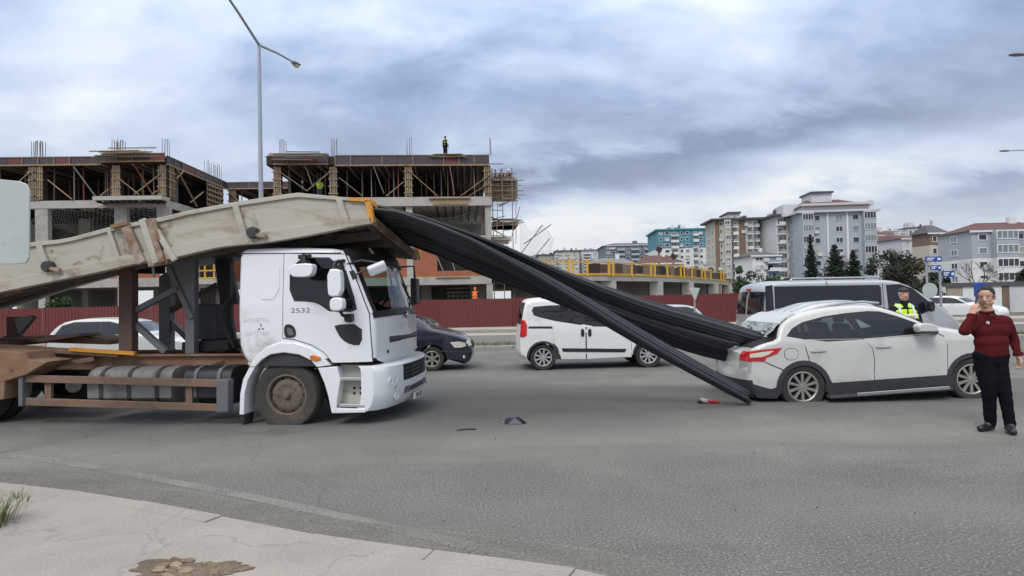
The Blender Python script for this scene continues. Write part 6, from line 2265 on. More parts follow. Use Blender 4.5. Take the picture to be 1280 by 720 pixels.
apt('apartment_block', 'apartment block painted teal above and white below', 823.5, 883.5, 287.5, 340, 150, R(-3), 7, [(.07, .07, 'w'), (.2, .1, 'w'), (.35, .15, 'b'), (.5, .06, 'w'), (.62, .08, 'w'), (.78, .10, 'b'), (.9, .07, 'w')], 'wall_white', 'wall_teal', 3, 14, None, 'wall_teal', frame='wall_white')
apt('apartment_block', 'white apartment tower with rows of small dark windows between two taller blocks', 947, 975, 279.5, 345, 175, R(0), 9, ev(6, .075), 'wall_white', roofm='wall_lightgrey')
# brown and white tower
r_, F_, x1_, zt_2, zb_2, fh_ = apt('apartment_tower', 'brown and white apartment tower with wide overhanging roof', 896, 949, 275, 348, 125, R(-4), 8,
                                 [(.05, .05, 'w'), (.14, .05, 'w'), (.27, .15, 'g'), (.45, .12, 'b'), (.63, .06, 'w'), (.79, .12, 'b'), (.94, .10, 'b')], 'wall_cream', depth=8, over=.9, frame='wall_white', side='L', sidecols=((.25, .16, 'w'), (.7, .2, 'w')),
                                 strips=[(0, .10, 'wall_brown'), (.19, .215, 'wall_white'), (.335, .365, 'wall_white'), (.385, .40, 'roof_dark'), (.56, .70, 'wall_brown'), (.735, .755, 'wall_white'), (.86, .885, 'wall_white')])
MB().bx(x1_ * .40, x1_ * .66, 2, 8, zt_2 + .3, zt_2 + fh_ * 1.1).build('penthouse', ['wall_lightgrey'], r_)
MB().bx(x1_ * .36, x1_ * .68, 1.6, 8.4, zt_2 + fh_ * 1.1, zt_2 + fh_ * 1.1 + .3).build('penthouse_roof', ['roof_dark'], r_)
apt('house', 'white and blue balconied house between the brown tower and the big grey block', 942, 974, 319, 348, 100, R(0), 3, [(.25, .3, 'w'), (.75, .42, 'b')], 'wall_white', depth=8, roof='hip', roofm='roof_dark', strips=[(.52, 1.0, 'wall_blue')])
# brown and cream tower in front of the grey block
apt('apartment_tower', 'brown and cream striped tower joined to the left of the big grey block', 973, 1004, 270, 350, 118, R(0), 7, [(.14, .24, 'b'), (.55, .26, 'w'), (.88, .16, 'b')], 'wall_lightgrey', depth=13, over=.8, frame='wall_white', strips=[(.30, .36, 'wall_brown'), (.72, .78, 'wall_brown')])
r_, F_, x1_, zt_2, zb_2, fh_ = apt('apartment_block', 'large grey apartment block with white fins and a red roof edge', 1003, 1096, 265, 350, 112, R(-5), 6,
                                 [(.08, .15, 'g'), (.23, .08, 'w'), (.52, .10, 'w'), (.74, .09, 'w'), (.90, .16, 'g')], 'wall_grey', depth=14, over=.7, roofm='wall_lightgrey', frame='wall_lightgrey',
                                 strips=[(.355, .375, 'wall_white'), (.615, .64, 'wall_white')], side='L', sidecols=((.3, .12, 'w'), (.6, .12, 'w')))
MB().bx(x1_ * .06, x1_ * .97, 1.2, 11, zt_2 + .35, zt_2 + .35 + fh_ * .75).build('attic', ['wall_lightgrey'], r_)
mb = MB()
zr_ = zt_2 + .35 + fh_ * .72
mb.add([(x1_ * .02, .4, zr_ - .6), (x1_ * .98, .4, zr_ - .6), (x1_ * .98, 12, zr_ - .6), (x1_ * .02, 12, zr_ - .6), (x1_ * .25, 6, zr_ + 1.3), (x1_ * .72, 6, zr_ + 1.3)], [(0, 1, 5, 4), (1, 2, 5), (2, 3, 4, 5), (3, 0, 4), (3, 2, 1, 0)])
mb.build('tiled_roof', ['roof_red'], r_)
MB().bx(x1_ * .28, x1_ * .56, 4, 9, zr_, zr_ + 2.3).build('penthouse', ['wall_lightgrey'], r_)
MB().bx(x1_ * .26, x1_ * .58, 3.6, 9.4, zr_ + 2.3, zr_ + 2.6).build('penthouse_roof', ['roof_dark'], r_)
MB().bx(x1_ * -.12, x1_ * .06, 4, 9, zt_2, zt_2 + 2.2).build('stair_head', ['wall_lightgrey'], r_)
dsh = MB().lathe([(.001, 0), (.5, .08), (.75, .25)], (x1_ * 1.01, 2, zt_2 + 1.5), (-.5, -1, .4), 14)
dsh.build('satellite_dish', ['wall_grey'], r_)
# right hand row
apt('apartment_block', 'distant white block on the skyline just right of the big grey block', 1100, 1128, 289, 350, 230, R(0), 6, ev(4, .12), 'wall_white', roofm='wall_lightgrey')
apt('apartment_block', 'distant grey block on the skyline left of the brown topped block', 1138, 1166, 285, 350, 240, R(0), 6, ev(5, .1), 'wall_lightgrey', roofm='roof_dark')
apt('apartment_block', 'distant pale block filling the skyline left of the far cream block', 655, 676, 322, 338, 260, R(0), 4, ev(4, .12), 'wall_lightgrey', roofm='roof_dark')
apt('apartment_block', 'white apartment block with red roof edge behind the dark bushes', 1097, 1136, 294, 352, 150, R(8), 5, ev(4, .12), 'wall_white', depth=12, roof='hip', roofm='roof_red', frame='wall_lightgrey', strips=[(.3, .5, 'wall_grey')])
apt('apartment_block', 'cream and grey balconied block in the middle of the right hand row', 1130, 1160, 298, 352, 125, R(8), 5, [(.2, .2, 'w'), (.65, .5, 'b')], 'wall_lightgrey', depth=12, roof='hip', roofm='roof_red')
apt('apartment_block', 'narrow brown topped block beside the near grey and white block', 1164, 1184, 291, 352, 98, R(2), 4, [(.3, .28, 'w'), (.75, .3, 'b')], 'wall_cream', 'wall_brown', 1, 4, 'hip', 'roof_dark')
r_, F_, x1_, zt_2, zb_2, fh_ = apt('apartment_block', 'nearest grey and white apartment block with long glazed balconies at the right edge', 1217, 1330, 287, 356, 76, R(-3), 4,
                                 [(.12, .10, 'w'), (.33, .24, 'g'), (.54, .08, 'w'), (.8, .24, 'g')], 'wall_white', 'wall_grey', 2, 6.5, 'hip', 'roof_red', frame='wall_white', over=.3, side='L', sidecols=((.5, .2, 'w'),))
# white panel wall of the yard on the right
yw = thing('yard_wall', 'low wall of white panels between brown posts across the junction', 'wall', (D(1185, 372, 48).x, 48, 0))
xw = 0
k = 0
MB().bx(-.2, 16, -.12, .30, 2.05, 2.35).build('coping', ['roof_dark'], yw)
for x0, x1, m in ((0, 1.1, 'wall_tan'), (1.15, 3.2, 'wall_white'), (3.25, 4.15, 'wall_white'), (4.2, 4.7, 'wall_brown'), (4.75, 7.6, 'wall_lightgrey'), (7.7, 8.2, 'wall_brown'), (8.25, 11, 'wall_lightgrey'), (11.1, 14, 'wall_white')):
    MB().bx(x0, x1, 0, .2, 0, 2.05).build('panel' if 'white' in m or 'light' in m else 'post', [m], yw)

# ------------------------------------------------------------------ trees
def conifer(name, label, px, yt, d, rad, m, dens=1., spiky=1., base=0., lev=46):
    p = D(px, 372, d)
    zt = D(px, yt, d).z
    rt = thing(name, label, 'tree', (p.x, d, base))
    h = zt - base
    MB().tube([(0, 0, 0), (.05, 0, h * .5), (0, 0, h * .97)], [.16 + h * .012, .10 + h * .006, .02], 7).build('trunk', ['bark'], rt)
    mb = MB()
    for i in range(int(lev * dens)):
        f = (i + rnd.random()) / (lev * dens)
        z = h * (.06 + .92 * f)
        rr = rad * (1 - f) ** (.85 / spiky) * rnd.uniform(.7, 1.1) + .12
        nb = int(7 + 7 * (1 - f))
        for b in range(nb):
            a = rnd.uniform(0, 6.283)
            ln = rr * rnd.uniform(.55, 1.15)
            droop = rnd.uniform(-.35, .25) * ln
            n = 6
            for q in range(n):
                t = (q + 1) / n
                c_ = Vector((math.cos(a) * ln * t, math.sin(a) * ln * t, z + droop * t + .15 * ln * t * t))
                s_ = (.13 + .20 * rr * (1 - t * .6)) * rnd.uniform(.6, 1.2)
                for _ in range(2):
                    u = Vector((rnd.gauss(0, 1), rnd.gauss(0, 1), rnd.gauss(0, .5))).normalized() * s_
                    v = Vector((rnd.gauss(0, 1), rnd.gauss(0, 1), rnd.gauss(0, 1))).normalized() * s_ * .5
                    mb.add([c_ - u, c_ + v, c_ + u], [(0, 1, 2)], 0 if rnd.random() < .75 else 1)
    mb.build('crown', [m, 'needle_mid'], rt)
    return rt


conifer('cypress_tree', 'tall thin cypress, leftmost of the three conifers before the grey block', 1015, 292, 72, 1.5, 'needle_dark', 1.5, .8)
conifer('conifer_tree', 'broad dark conifer, middle of the three before the grey block', 1045, 303, 70, 2.7, 'needle_dark', 1.3, 1.)
conifer('conifer_tree', 'slim dark conifer, rightmost of the three before the grey block', 1068, 311, 70, 1.9, 'needle_dark', 1.2, 1.)
conifer('conifer_tree', 'small pale conifer behind the low house with the blue grey roof', 743, 333, 90, 1.0, 'needle_dark', .8, 1.)
conifer('conifer_tree', 'dark conifer partly behind the man at the right edge', 1282, 336, 50, 1.7, 'needle_dark', 1., 1.)


def bushy(name, label, px, yt, d, rad, m, n=2600, m2='needle_mid', base=0., trunk=True, cat='tree'):
    p = D(px, 372, d)
    zt = D(px, yt, d).z
    rt = thing(name, label, cat, (p.x, d, base))
    h = zt - base
    MB().tube([(0, 0, 0), (.1, 0, h * .45), (-.05, .1, h * .8)], [.2, .13, .03], 7).build('trunk', ['bark'], rt)
    cl_ = [(Vector((rnd.uniform(-.75, .75) * rad, rnd.uniform(-.7, .7) * rad, h * rnd.uniform(.22, .86))), rad * rnd.uniform(.25, .5)) for _ in range(16)] + [(Vector((rnd.uniform(-.3, .3) * rad, 0, h - rad * .35)), rad * .38)]
    mb = MB()
    for _ in range(n):
        c_, r0 = rnd.choice(cl_)
        dv = Vector((rnd.gauss(0, 1), rnd.gauss(0, 1), rnd.gauss(0, 1))).normalized()
        c2 = c_ + dv * r0 * rnd.uniform(.5, 1.08)
        s_ = rnd.uniform(.08, .22)
        u = Vector((rnd.gauss(0, 1), rnd.gauss(0, 1), rnd.gauss(0, 1))).normalized() * s_
        v = Vector((rnd.gauss(0, 1), rnd.gauss(0, 1), rnd.gauss(0, 1))).normalized() * s_ * .6
        mb.add([c2 - u, c2 + v, c2 + u, c2 - v], [(0, 1, 2, 3)], 0 if rnd.random() < .7 else 1)
    mb.build('crown', [m, m2], rt)
    return rt


bushy('dense_tree', 'dark bushy evergreen, tallest of the clump right of the grey block', 1112, 312, 66, 1.9, 'needle_dark', 4200)
bushy('dense_tree', 'dark evergreen in the middle of the clump right of the grey block', 1124, 316, 68, 1.7, 'needle_dark', 3600)
bushy('dense_tree', 'brownish bare leaved tree at the right of the evergreen clump', 1142, 324, 62, 2.1, 'leaf_brown', 3800, 'needle_dark')
bushy('dense_tree', 'low dark bush behind the blue street signs', 1166, 340, 58, 1.5, 'needle_dark', 2400, cat='bush')
bushy('dense_tree', 'small green tree at the foot of the brown tower', 928, 333, 64, 1.1, 'leaf_green', 2200)
bushy('dense_tree', 'low green tree left of the cypress', 968, 343, 62, 1.6, 'leaf_green', 2200)
bushy('dense_tree', 'small green tree behind the rear of the minibus', 988, 346, 60, 1.4, 'needle_dark', 1800)
bushy('dense_bush', 'dark red leaved bush between the minibus and the white car', 1166, 368, 40, .8, 'leaf_brown', 900, 'needle_dark', cat='bush')
bushy('dense_bush', 'green bush on the building site behind the truck', 78, 372, 44, .9, 'leaf_green', 1100, cat='bush')


def bare(name, label, px, yt, d, spread):
    p = D(px, 372, d)
    h = D(px, yt, d).z
    rt = thing(name, label, 'tree', (p.x, d, 0))
    tr = MB().tube([(0, 0, 0), (.05, 0, h * .4)], [.14, .10], 7)
    tr.build('trunk', ['bark'], rt)
    mb = MB()

    def grow(a, dr, ln, r, lv):
        b = a + dr * ln
        mb.tube([a, (a + b) / 2 + Vector((rnd.uniform(-.06, .06), 0, rnd.uniform(-.03, .06))) * ln, b], [r, r * .8, r * .6], 5, 0, False)
        if lv:
            for _ in range(3):
                d2 = (dr + Vector((rnd.gauss(0, .55), rnd.gauss(0, .55), rnd.uniform(-.1, .5)))).normalized()
                grow(b, d2, ln * rnd.uniform(.55, .8), r * .55, lv - 1)
    for a in range(4):
        grow(Vector((.05, 0, h * .38)), Vector((math.cos(a * 1.7) * spread, math.sin(a * 1.7) * .4, 1)).normalized(), h * .24, .06, 3)
    mb.build('branches', ['bark'], rt)


bare('bare_tree', 'leafless tree in front of the glazed balconies', 1222, 322, 54, .9)
bare('bare_tree', 'leafless tree at the right end of the white panel wall', 1262, 335, 56, .8)

# ------------------------------------------------------------------ street furniture
lx = D(328, 372, 23.0)
lp = thing('street_lamp', 'tall grey two-armed street lamp on the median behind the truck', 'street lamp', (lx.x, 23.0, .13))
jz = D(325.5, 56, 23.0).z - .13
MB().tube([(0, 0, 0), (0, 0, jz * .5), (0, 0, jz + .05)], [.105, .085, .055], 12).build('pole', ['gal_steel'], lp, 40)
MB().lathe([(.22, 0), (.22, .03), (.12, .04), (.12, .4)], (0, 0, 0), (0, 0, 1), 12).build('base_plate', ['gal_steel'], lp, 40)
for sg, ln, rise in ((1, 3.6, .75), (-1, 3.6, .75)):
    ar_ = MB().tube([(0, 0, jz), (0, sg * ln * .5, jz + rise * .55), (0, sg * ln, jz + rise)], [.05, .045, .04], 10).build('arm', ['gal_steel'], lp, 40)
    hd = MB()
    sec = []
    y0 = sg * ln
    for t, wd, ht in ((0, .05, .05), (.06, .10, .07), (.25, .15, .08), (.55, .16, .06), (.72, .10, .03)):
        sec.append((y0 + sg * t, wd, ht, jz + rise + t * .16))
    vs, fs = [], []
    for y, wd, ht, z in sec:
        for j in range(8):
            a = 2 * math.pi * j / 8
            vs.append((math.cos(a) * wd, y, z + math.sin(a) * ht))
    for i in range(len(sec) - 1):
        for j in range(8):
            fs.append((i * 8 + j, i * 8 + (j + 1) % 8, i * 8 + 8 + (j + 1) % 8, i * 8 + 8 + j))
    fs += [tuple(range(8)), tuple(range(39, 31, -1))]
    hd.add(vs, fs)
    lh = hd.build('lamp_head', ['lamp_grey'], ar_, 50)
    MB().bx(-.10, .10, y0 + sg * .2, y0 + sg * .6, jz + rise - .045, jz + rise - .02).build('lens', ['clear_lamp'], lh)


def side_lamp(label, px, py, d, tilt):
    a = D(px, py, d)
    px2 = a.x + 3.2
    rt = thing('street_lamp', label, 'street lamp', (px2, d, 0))
    z = a.z - .1
    MB().tube([(0, 0, 0), (0, 0, z - .3)], [.11, .06], 10).build('pole', ['gal_steel'], rt, 40)
    ar_ = MB().tube([(0, 0, z - .4), (-1.0, 0, z + tilt * .6), (-2.6, 0, z + tilt)], [.05, .045, .035], 8).build('arm', ['gal_steel'], rt, 40)
    mb = MB()
    sec = ((-2.5, .05, .05), (-2.62, .11, .07), (-2.9, .14, .075), (-3.1, .12, .055), (-3.2, .05, .02))
    vs, fs = [], []
    for x, wd, ht in sec:
        for j in range(8):
            t = 2 * math.pi * j / 8
            vs.append((x, math.cos(t) * wd, z + tilt + math.sin(t) * ht))
    for i in range(len(sec) - 1):
        for j in range(8):
            fs.append((i * 8 + j, i * 8 + (j + 1) % 8, i * 8 + 8 + (j + 1) % 8, i * 8 + 8 + j))
    fs += [tuple(range(8)), tuple(range(39, 31, -1))]
    mb.add(vs, fs)
    mb.build('lamp_head', ['lamp_grey'], ar_, 50)


side_lamp('street lamp reaching into the sky at the top of the right edge', 1261, 64, 26, -.05)
side_lamp('street lamp reaching into the sky lower on the right edge, above the glazed balconies', 1249, 186, 44, -.05)


def sign_post(label, px, d, yb, signs, disc=None):
    p = D(px, yb, d)
    rt = thing('street_sign', label, 'street sign', (p.x, d, 0))
    zt = max(D(px, s[2], d).z for s in signs) + .05
    MB().tube([(0, 0, 0), (0, 0, zt)], .055, 8).build('pole', ['gal_steel'], rt, 40)
    for x0, x1, y0, y1 in signs:
        a, b = D(x0, y1, d), D(x1, y0, d)
        pb = MB().bx(a.x - p.x, b.x - p.x, -.10, -.06, a.z, b.z).build('sign_plate', ['blue_sign'], rt, None, .01)
        wd, ht = b.x - a.x, b.z - a.z
        MB().bx(a.x - p.x + wd * .08, a.x - p.x + wd * .55, -.104, -.10, a.z + ht * .58, a.z + ht * .76).build('lettering', ['sign_white'], pb)
        MB().bx(a.x - p.x + wd * .08, a.x - p.x + wd * .42, -.104, -.10, a.z + ht * .26, a.z + ht * .42).build('lettering', ['sign_white'], pb)
        MB().bx(a.x - p.x + wd * .72, a.x - p.x + wd * .92, -.104, -.10, a.z + ht * .3, a.z + ht * .7).build('lettering', ['sign_white'], pb)
    if disc:
        a = D(disc[0], disc[1], d)
        MB().lathe([(.001, 0), (.36, 0), (.36, .03), (.001, .03)], (a.x - p.x, -.12, a.z), (0, -1, 0), 24).build('round_sign', ['sign_back'], rt, 40)
    return rt


sign_post('post with two blue street name plates and the back of a round sign', 1159.5, 30, 372, [(1155.5, 1175.5, 320.5, 327.5), (1161.5, 1175, 331.5, 338)], (1160, 363))
sign_post('post with one blue street name plate to the right of the two plate post', 1176, 30, 374, [(1177, 1191.5, 338.5, 346.5)])
p = D(1223, 372, 30)
rt = thing('blue_sign', 'square blue road sign standing behind the head of the man on the phone', 'road sign', (p.x, 30, 0))
MB().tube([(0, 0, 0), (0, 0, 1.7)], .05, 8).build('pole', ['gal_steel'], rt)
a, b = D(1216, 371, 30), D(1232, 353.5, 30)
MB().bx(a.x - p.x, b.x - p.x, -.10, -.06, a.z, b.z).build('sign_plate', ['blue_sign'], rt, None, .02)
# back of a give way sign on the median
p = D(868, 372, 23)
rt = thing('give_way_sign', 'grey back of a triangular give way sign in front of the podium', 'road sign', (p.x, 23, .13))
MB().tube([(0, 0, 0), (0, 0, 1.95)], .035, 8).build('pole', ['gal_steel'], rt)
zc = D(868, 368, 23).z - .13
zt2 = D(868, 361, 23).z - .13
MB().prism([(-.19, zt2), (-.16, zt2 + .03), (.16, zt2 + .03), (.19, zt2), (.02, zc - .22), (-.02, zc - .22)], -.07, -.05).build('sign_plate', ['sign_back'], rt, None, .008)
# large sign seen from behind at the left edge
p = D(-40, 278, 7.4)
rt = thing('road_sign', 'large pale metal road sign seen from behind at the left edge', 'road sign', (p.x, 7.4, 0))
MB().tube([(0, .06, 0), (0, .06, 3.4)], .045, 10).build('pole', ['gal_steel'], rt, 40)
pts = [D(a, b, 7.4) for a, b in ((-110, 217), (-20, 222), (24, 226.5), (33, 230), (36.5, 238), (36, 322), (32, 328.5), (20, 330), (-110, 331))]
MB().prism([(q.x - p.x, q.z) for q in pts], 0, .025).build('sign_plate', ['sign_back'], rt, None, .006)
for z in (2.45, 2.95):
    MB().bx(-.07, .07, .026, .12, z - .03, z + .03).build('clamp', ['gal_steel'], rt)

# ------------------------------------------------------------------ debris on the road
p = G(643, 529)
mb = MB()
mb.add([(-.17, 0, .005), (-.08, -.09, .006), (.12, -.10, .006), (.18, -.03, .005), (.07, .06, .075), (-.11, .08, .06), (0, -.01, .085), (-.1, -.02, .06)],
       [(0, 1, 7), (1, 2, 6), (2, 3, 4), (2, 4, 6), (6, 4, 5), (1, 6, 7), (7, 6, 5), (0, 7, 5), (5, 4, 3, 2, 1, 0)])
o = mb.build('plastic_shard', ['navy_paint'])
o.location = p
tag(o, 'dark plastic shard lying alone on the asphalt right of the truck', 'debris')
MB().tube([(-.16, -.01, .012), (-.02, .02, .03), (.1, .04, .014)], .012, 5).build('rim_strip', ['gal_steel'], o)
p = G(886, 504)
rt = thing('light_fragment', 'broken red and clear tail light piece on the asphalt by the rebar tip', 'debris', p)
MB().box((-.05, 0, .045), (.16, .10, .05), Matrix.Rotation(.3, 3, 'Y')).build('clear_piece', ['clear_lamp'], rt, None, .015)
MB().box((.06, -.01, .03), (.20, .11, .045), Matrix.Rotation(.15, 3, 'Y')).build('red_piece', ['red_lamp'], rt, None, .015)
MB().box((-.14, .0, .02), (.08, .08, .05), Matrix.Rotation(.5, 3, 'Y')).build('socket', ['black_plastic'], rt, None, .01)
for px, py, ln, lb in ((583, 538, .13, 'thin dark twig lying left of the plastic shard'),):
    p = G(px, py)
    o = MB().tube([(-ln, -.02, .008), (0, .01, .02), (ln, .03, .008)], .010, 5).build('debris_strip', ['black_plastic'])
    o.location = p
    tag(o, lb, 'debris')

# ------------------------------------------------------------------ people
def capsule(mb, p, q, r1, r2, sy=1.0, n=14):
    p, q = Vector(p), Vector(q)
    d = q - p
    if d.length < 1e-5:
        q = p + Vector((0, 0, 1e-3))
        d = q - p
    l = d.length
    prof = [(.001, -r1)] + [(r1 * math.sin(a), -r1 * math.cos(a)) for a in (.4, .8, 1.2)] + [(r1, 0)] + \
           [(r1 + (r2 - r1) * t, l * t) for t in (.33, .66)] + [(r2, l)] + [(r2 * math.cos(a), l + r2 * math.sin(a)) for a in (.4, .8, 1.2)] + [(.001, l + r2)]
    k = len(mb.v)
    mb.lathe(prof, p, d, n)
    if sy != 1.0:
        for i in range(k, len(mb.v)):
            x, y, z = mb.v[i]
            t = max(0, min(1, (Vector((x, y, z)) - p).dot(d) / (l * l)))
            cy = p.y + d.y * t
            mb.v[i] = (x, cy + (y - cy) * sy, z)


def blob(caps, voxel, name, m, parent, it=4, wrinkle=0.):
    mb = MB()
    for c_ in caps:
        capsule(mb, *c_)
    me0 = mb.mesh('tmp', m)
    o = bpy.data.objects.new('tmp', me0)
    COL.objects.link(o)
    r_ = o.modifiers.new('r', 'REMESH')
    r_.mode = 'VOXEL'
    r_.voxel_size = voxel
    s_ = o.modifiers.new('s', 'SMOOTH')
    s_.factor = .5
    s_.iterations = it
    dg = bpy.context.evaluated_depsgraph_get()
    me = bpy.data.meshes.new_from_object(o.evaluated_get(dg))
    bpy.data.objects.remove(o)
    bpy.data.meshes.remove(me0)
    if wrinkle:
        from mathutils import noise as mn
        for v in me.vertices:
            q = v.co
            k = mn.noise(Vector((q.x * 7, q.y * 7, q.z * 13))) * .65 + mn.noise(Vector((q.x * 16, q.y * 16, q.z * 30))) * .35
            v.co = q + v.normal * k * wrinkle
    me.name = name
    me.materials.clear()
    me.materials.append(MATS[m])
    me.shade_smooth()
    return inst(name, me, parent)


def hand_caps(w_, dr, palm_n, curl, thumb_side, s=1.0):
    """five fingers from a palm: w_ wrist, dr along the hand, palm_n out of the palm"""
    dr, pn = Vector(dr).normalized(), Vector(palm_n).normalized()
    sd = dr.cross(pn).normalized() * thumb_side
    w_ = Vector(w_)
    caps = []
    for k in (-1, -.33, .33, 1):
        caps.append((w_ + sd * k * .020 * s, w_ + dr * .085 * s + sd * k * .030 * s, .017 * s, .0135 * s))
    for k, ln in ((1, .070), (.36, .080), (-.30, .074), (-.96, .058)):
        a = w_ + dr * .085 * s + sd * k * .031 * s
        c1 = curl * .55
        d1 = (dr * math.cos(c1) + pn * math.sin(c1))
        d2 = (dr * math.cos(c1 + curl * .8) + pn * math.sin(c1 + curl * .8))
        d3 = (dr * math.cos(c1 + curl * 1.4) + pn * math.sin(c1 + curl * 1.4))
        b = a + d1 * ln * .45 * s
        c_ = b + d2 * ln * .33 * s
        e_ = c_ + d3 * ln * .25 * s
        caps += [(a, b, .0105 * s, .0098 * s), (b, c_, .0098 * s, .009 * s), (c_, e_, .009 * s, .0078 * s)]
    t0 = w_ + dr * .025 * s + sd * .028 * s
    t1 = t0 + (dr * .6 + sd * .65 + pn * .35).normalized() * .045 * s
    t2 = t1 + (dr * .85 + sd * .1 + pn * .5).normalized() * .035 * s
    caps += [(t0, t1, .0145 * s, .0115 * s), (t1, t2, .0112 * s, .009 * s)]
    return caps


def head_parts(c_, yaw, k=1.0, pitch=0.):
    """capsules of a head facing -y turned by yaw; c_ is its middle"""
    M = Matrix.Rotation(yaw, 3, 'Z') @ Matrix.Rotation(pitch, 3, 'X')
    c_ = Vector(c_)
    T_ = lambda p: c_ + M @ (Vector(p) * k)
    caps = [(T_((0, .022, .040)), T_((0, -.012, .045)), .088 * k, .082 * k), (T_((0, -.035, .005)), T_((0, -.045, -.055)), .064 * k, .052 * k),
            (T_((0, -.055, -.085)), T_((0, -.062, -.088)), .034 * k, .030 * k), (T_((-.040, -.02, -.055)), T_((.040, -.02, -.055)), .040 * k, .040 * k),
            (T_((0, -.100, .010)), T_((0, -.116, -.022)), .009 * k, .015 * k), (T_((-.013, -.106, -.026)), T_((.013, -.106, -.026)), .009 * k, .009 * k),
            (T_((-.036, -.078, .030)), T_((.036, -.078, .030)), .011 * k, .011 * k), (T_((-.020, -.092, -.055)), T_((.020, -.092, -.055)), .010 * k, .010 * k),
            (T_((-.045, -.062, -.012)), T_((-.040, -.066, -.022)), .020 * k, .018 * k), (T_((.045, -.062, -.012)), T_((.040, -.066, -.022)), .020 * k, .018 * k)]
    for s in (-1, 1):
        caps += [(T_((s * .082, .008, .018)), T_((s * .080, .010, -.022)), .016 * k, .011 * k)]
    return caps, T_


def face_bits(T_, k, root_body, yaw, beard=False):
    for s in (-1, 1):
        MB().lathe([(.001, .003 * k), (.006 * k, .001 * k), (.008 * k, -.004 * k)], T_((s * .031, -.090, .008)), T_((s * .031, -1, .008)) - T_((s * .031, 0, .008)), 10).build('eye', ['black_plastic'], root_body, 40)
        MB().bar(T_((s * .015, -.097, .033)), T_((s * .048, -.088, .034)), .008 * k, .006 * k).build('eyebrow', ['grey_hair'], root_body)
    MB().bar(T_((-.022, -.100, -.055)), T_((.022, -.100, -.055)), .008 * k, .008 * k).build('mouth', ['lip'], root_body, None, .002)


P = G(1245, 538)
man = thing('person', 'man in a maroon sweater and black trousers standing on the road talking on a phone', 'person', P)
hd_c = (-.080, -.02, 1.655)
hc, HT = head_parts(hd_c, R(-46), 1.02, R(6))
Wp, Wl = Vector((-.345, -.14, 1.462)), Vector((.270, -.06, .905))
body = hc + [((-.06, .0, 1.42), (-.08, -.012, 1.58), .070, .064),
             ((-.19, 0, 1.335), (.14, 0, 1.335), .058, .058, 1.0), ((-.12, 0, 1.15), (.06, 0, 1.15), .060, .060), ((-.12, 0, .95), (.06, 0, .95), .060, .060),
             ((-.21, 0, 1.355), (-.465, -.16, 1.255), .055, .042), ((-.465, -.16, 1.255), Wp, .042, .030), ((.16, 0, 1.345), (.285, .03, 1.12), .055, .042), ((.285, .03, 1.12), Wl, .042, .029),
             ((-.13, 0, .86), (-.105, -.05, .48), .085, .06), ((-.105, -.05, .48), (-.065, 0, .08), .055, .04), ((.05, 0, .86), (.060, -.08, .48), .085, .06), ((.060, -.08, .48), (.075, -.13, .08), .055, .04),
             ((-.06, 0, .05), (-.2, -.05, .035), .035, .03), ((.075, -.13, .05), (.0, -.26, .035), .035, .03)]
body += hand_caps(Wp, (.30, .06, .95), (.85, .45, -.1), .75, -1, .98)
body += hand_caps(Wl, (-.08, -.16, -1), (-.95, .1, .1), .65, -1, 1.0)
mb_o = blob(body, .0075, 'body', 'skin', man, 4)
face_bits(HT, .8, mb_o, R(-30))
hair = [(HT((0, .036, .062)), HT((0, .002, .074)), .090, .080), (HT((-.024, -.050, .106)), HT((.034, -.046, .110)), .016, .018), (HT((0, .046, .02)), HT((0, .050, -.045)), .080, .056)]
for s_ in (-1, 1):
    hair += [(HT((s_ * .074, -.030, .066)), HT((s_ * .080, -.012, .014)), .014, .010), (HT((s_ * .076, .012, .060)), HT((s_ * .080, .026, .0)), .016, .013), (HT((s_ * .055, -.050, .088)), HT((s_ * .070, -.032, .070)), .016, .014)]
blob(hair, .0055, 'hair', 'grey_hair', mb_o, 2, .006)
stub = [(HT((-.052, -.045, -.052)), HT((-.02, -.088, -.082)), .020, .018), (HT((.052, -.045, -.052)), HT((.02, -.088, -.082)), .020, .018), (HT((-.02, -.086, -.086)), HT((.02, -.086, -.086)), .020, .020), (HT((-.024, -.103, -.044)), HT((.024, -.103, -.044)), .006, .006)]
sweater = [((-.20, .005, 1.352), (.150, .005, 1.352), .085, .085, .95), ((-.155, 0, 1.25), (.105, 0, 1.25), .108, .108, .95), ((-.130, -.015, 1.10), (.074, -.015, 1.10), .108, .108, .92), ((-.125, -.015, 1.00), (.070, -.015, 1.00), .106, .106, .92),
           ((-.125, 0, .935), (.070, 0, .935), .104, .104), ((-.10, 0, 1.41), (-.03, 0, 1.41), .082, .078),
           ((-.215, 0, 1.350), (-.465, -.16, 1.255), .080, .064), ((-.465, -.16, 1.255), (-.356, -.142, 1.435), .064, .047), ((.165, 0, 1.350), (.285, .03, 1.12), .082, .064), ((.285, .03, 1.12), (.272, -.045, .945), .062, .046)]
sw = blob(sweater, .011, 'sweater', 'maroon_knit', mb_o, 22, .0)
from mathutils import noise as mnoise
for v in sw.data.vertices:      # slack cloth: slanting folds, stronger at the waist and the elbows
    q = v.co
    k_ = mnoise.noise(Vector((q.x * 5 + q.z * 3, q.y * 5, q.z * 4 - q.x * 4))) + .5 * mnoise.noise(Vector((q.x * 11, q.y * 9, q.z * 15 + q.x * 8)))
    amp = .007 + .007 * max(0, 1 - abs(q.z - .99) / .12) + (.006 if q.x < -.3 or q.x > .22 else 0)
    v.co = q + v.normal * k_ * amp
MB().lathe([(.076, 0), (.084, .010), (.082, .03), (.072, .036)], (-.070, -.005, 1.462), (-.12, -.15, 1), 24).build('collar', ['maroon_knit'], sw, 50)
MB().lathe([(.05, -.015), (.056, 0), (.056, .02), (.05, .03)], Wl + Vector((.003, .012, .035)), (.0, .2, 1), 18).build('cuff', ['maroon_knit'], sw, 50)
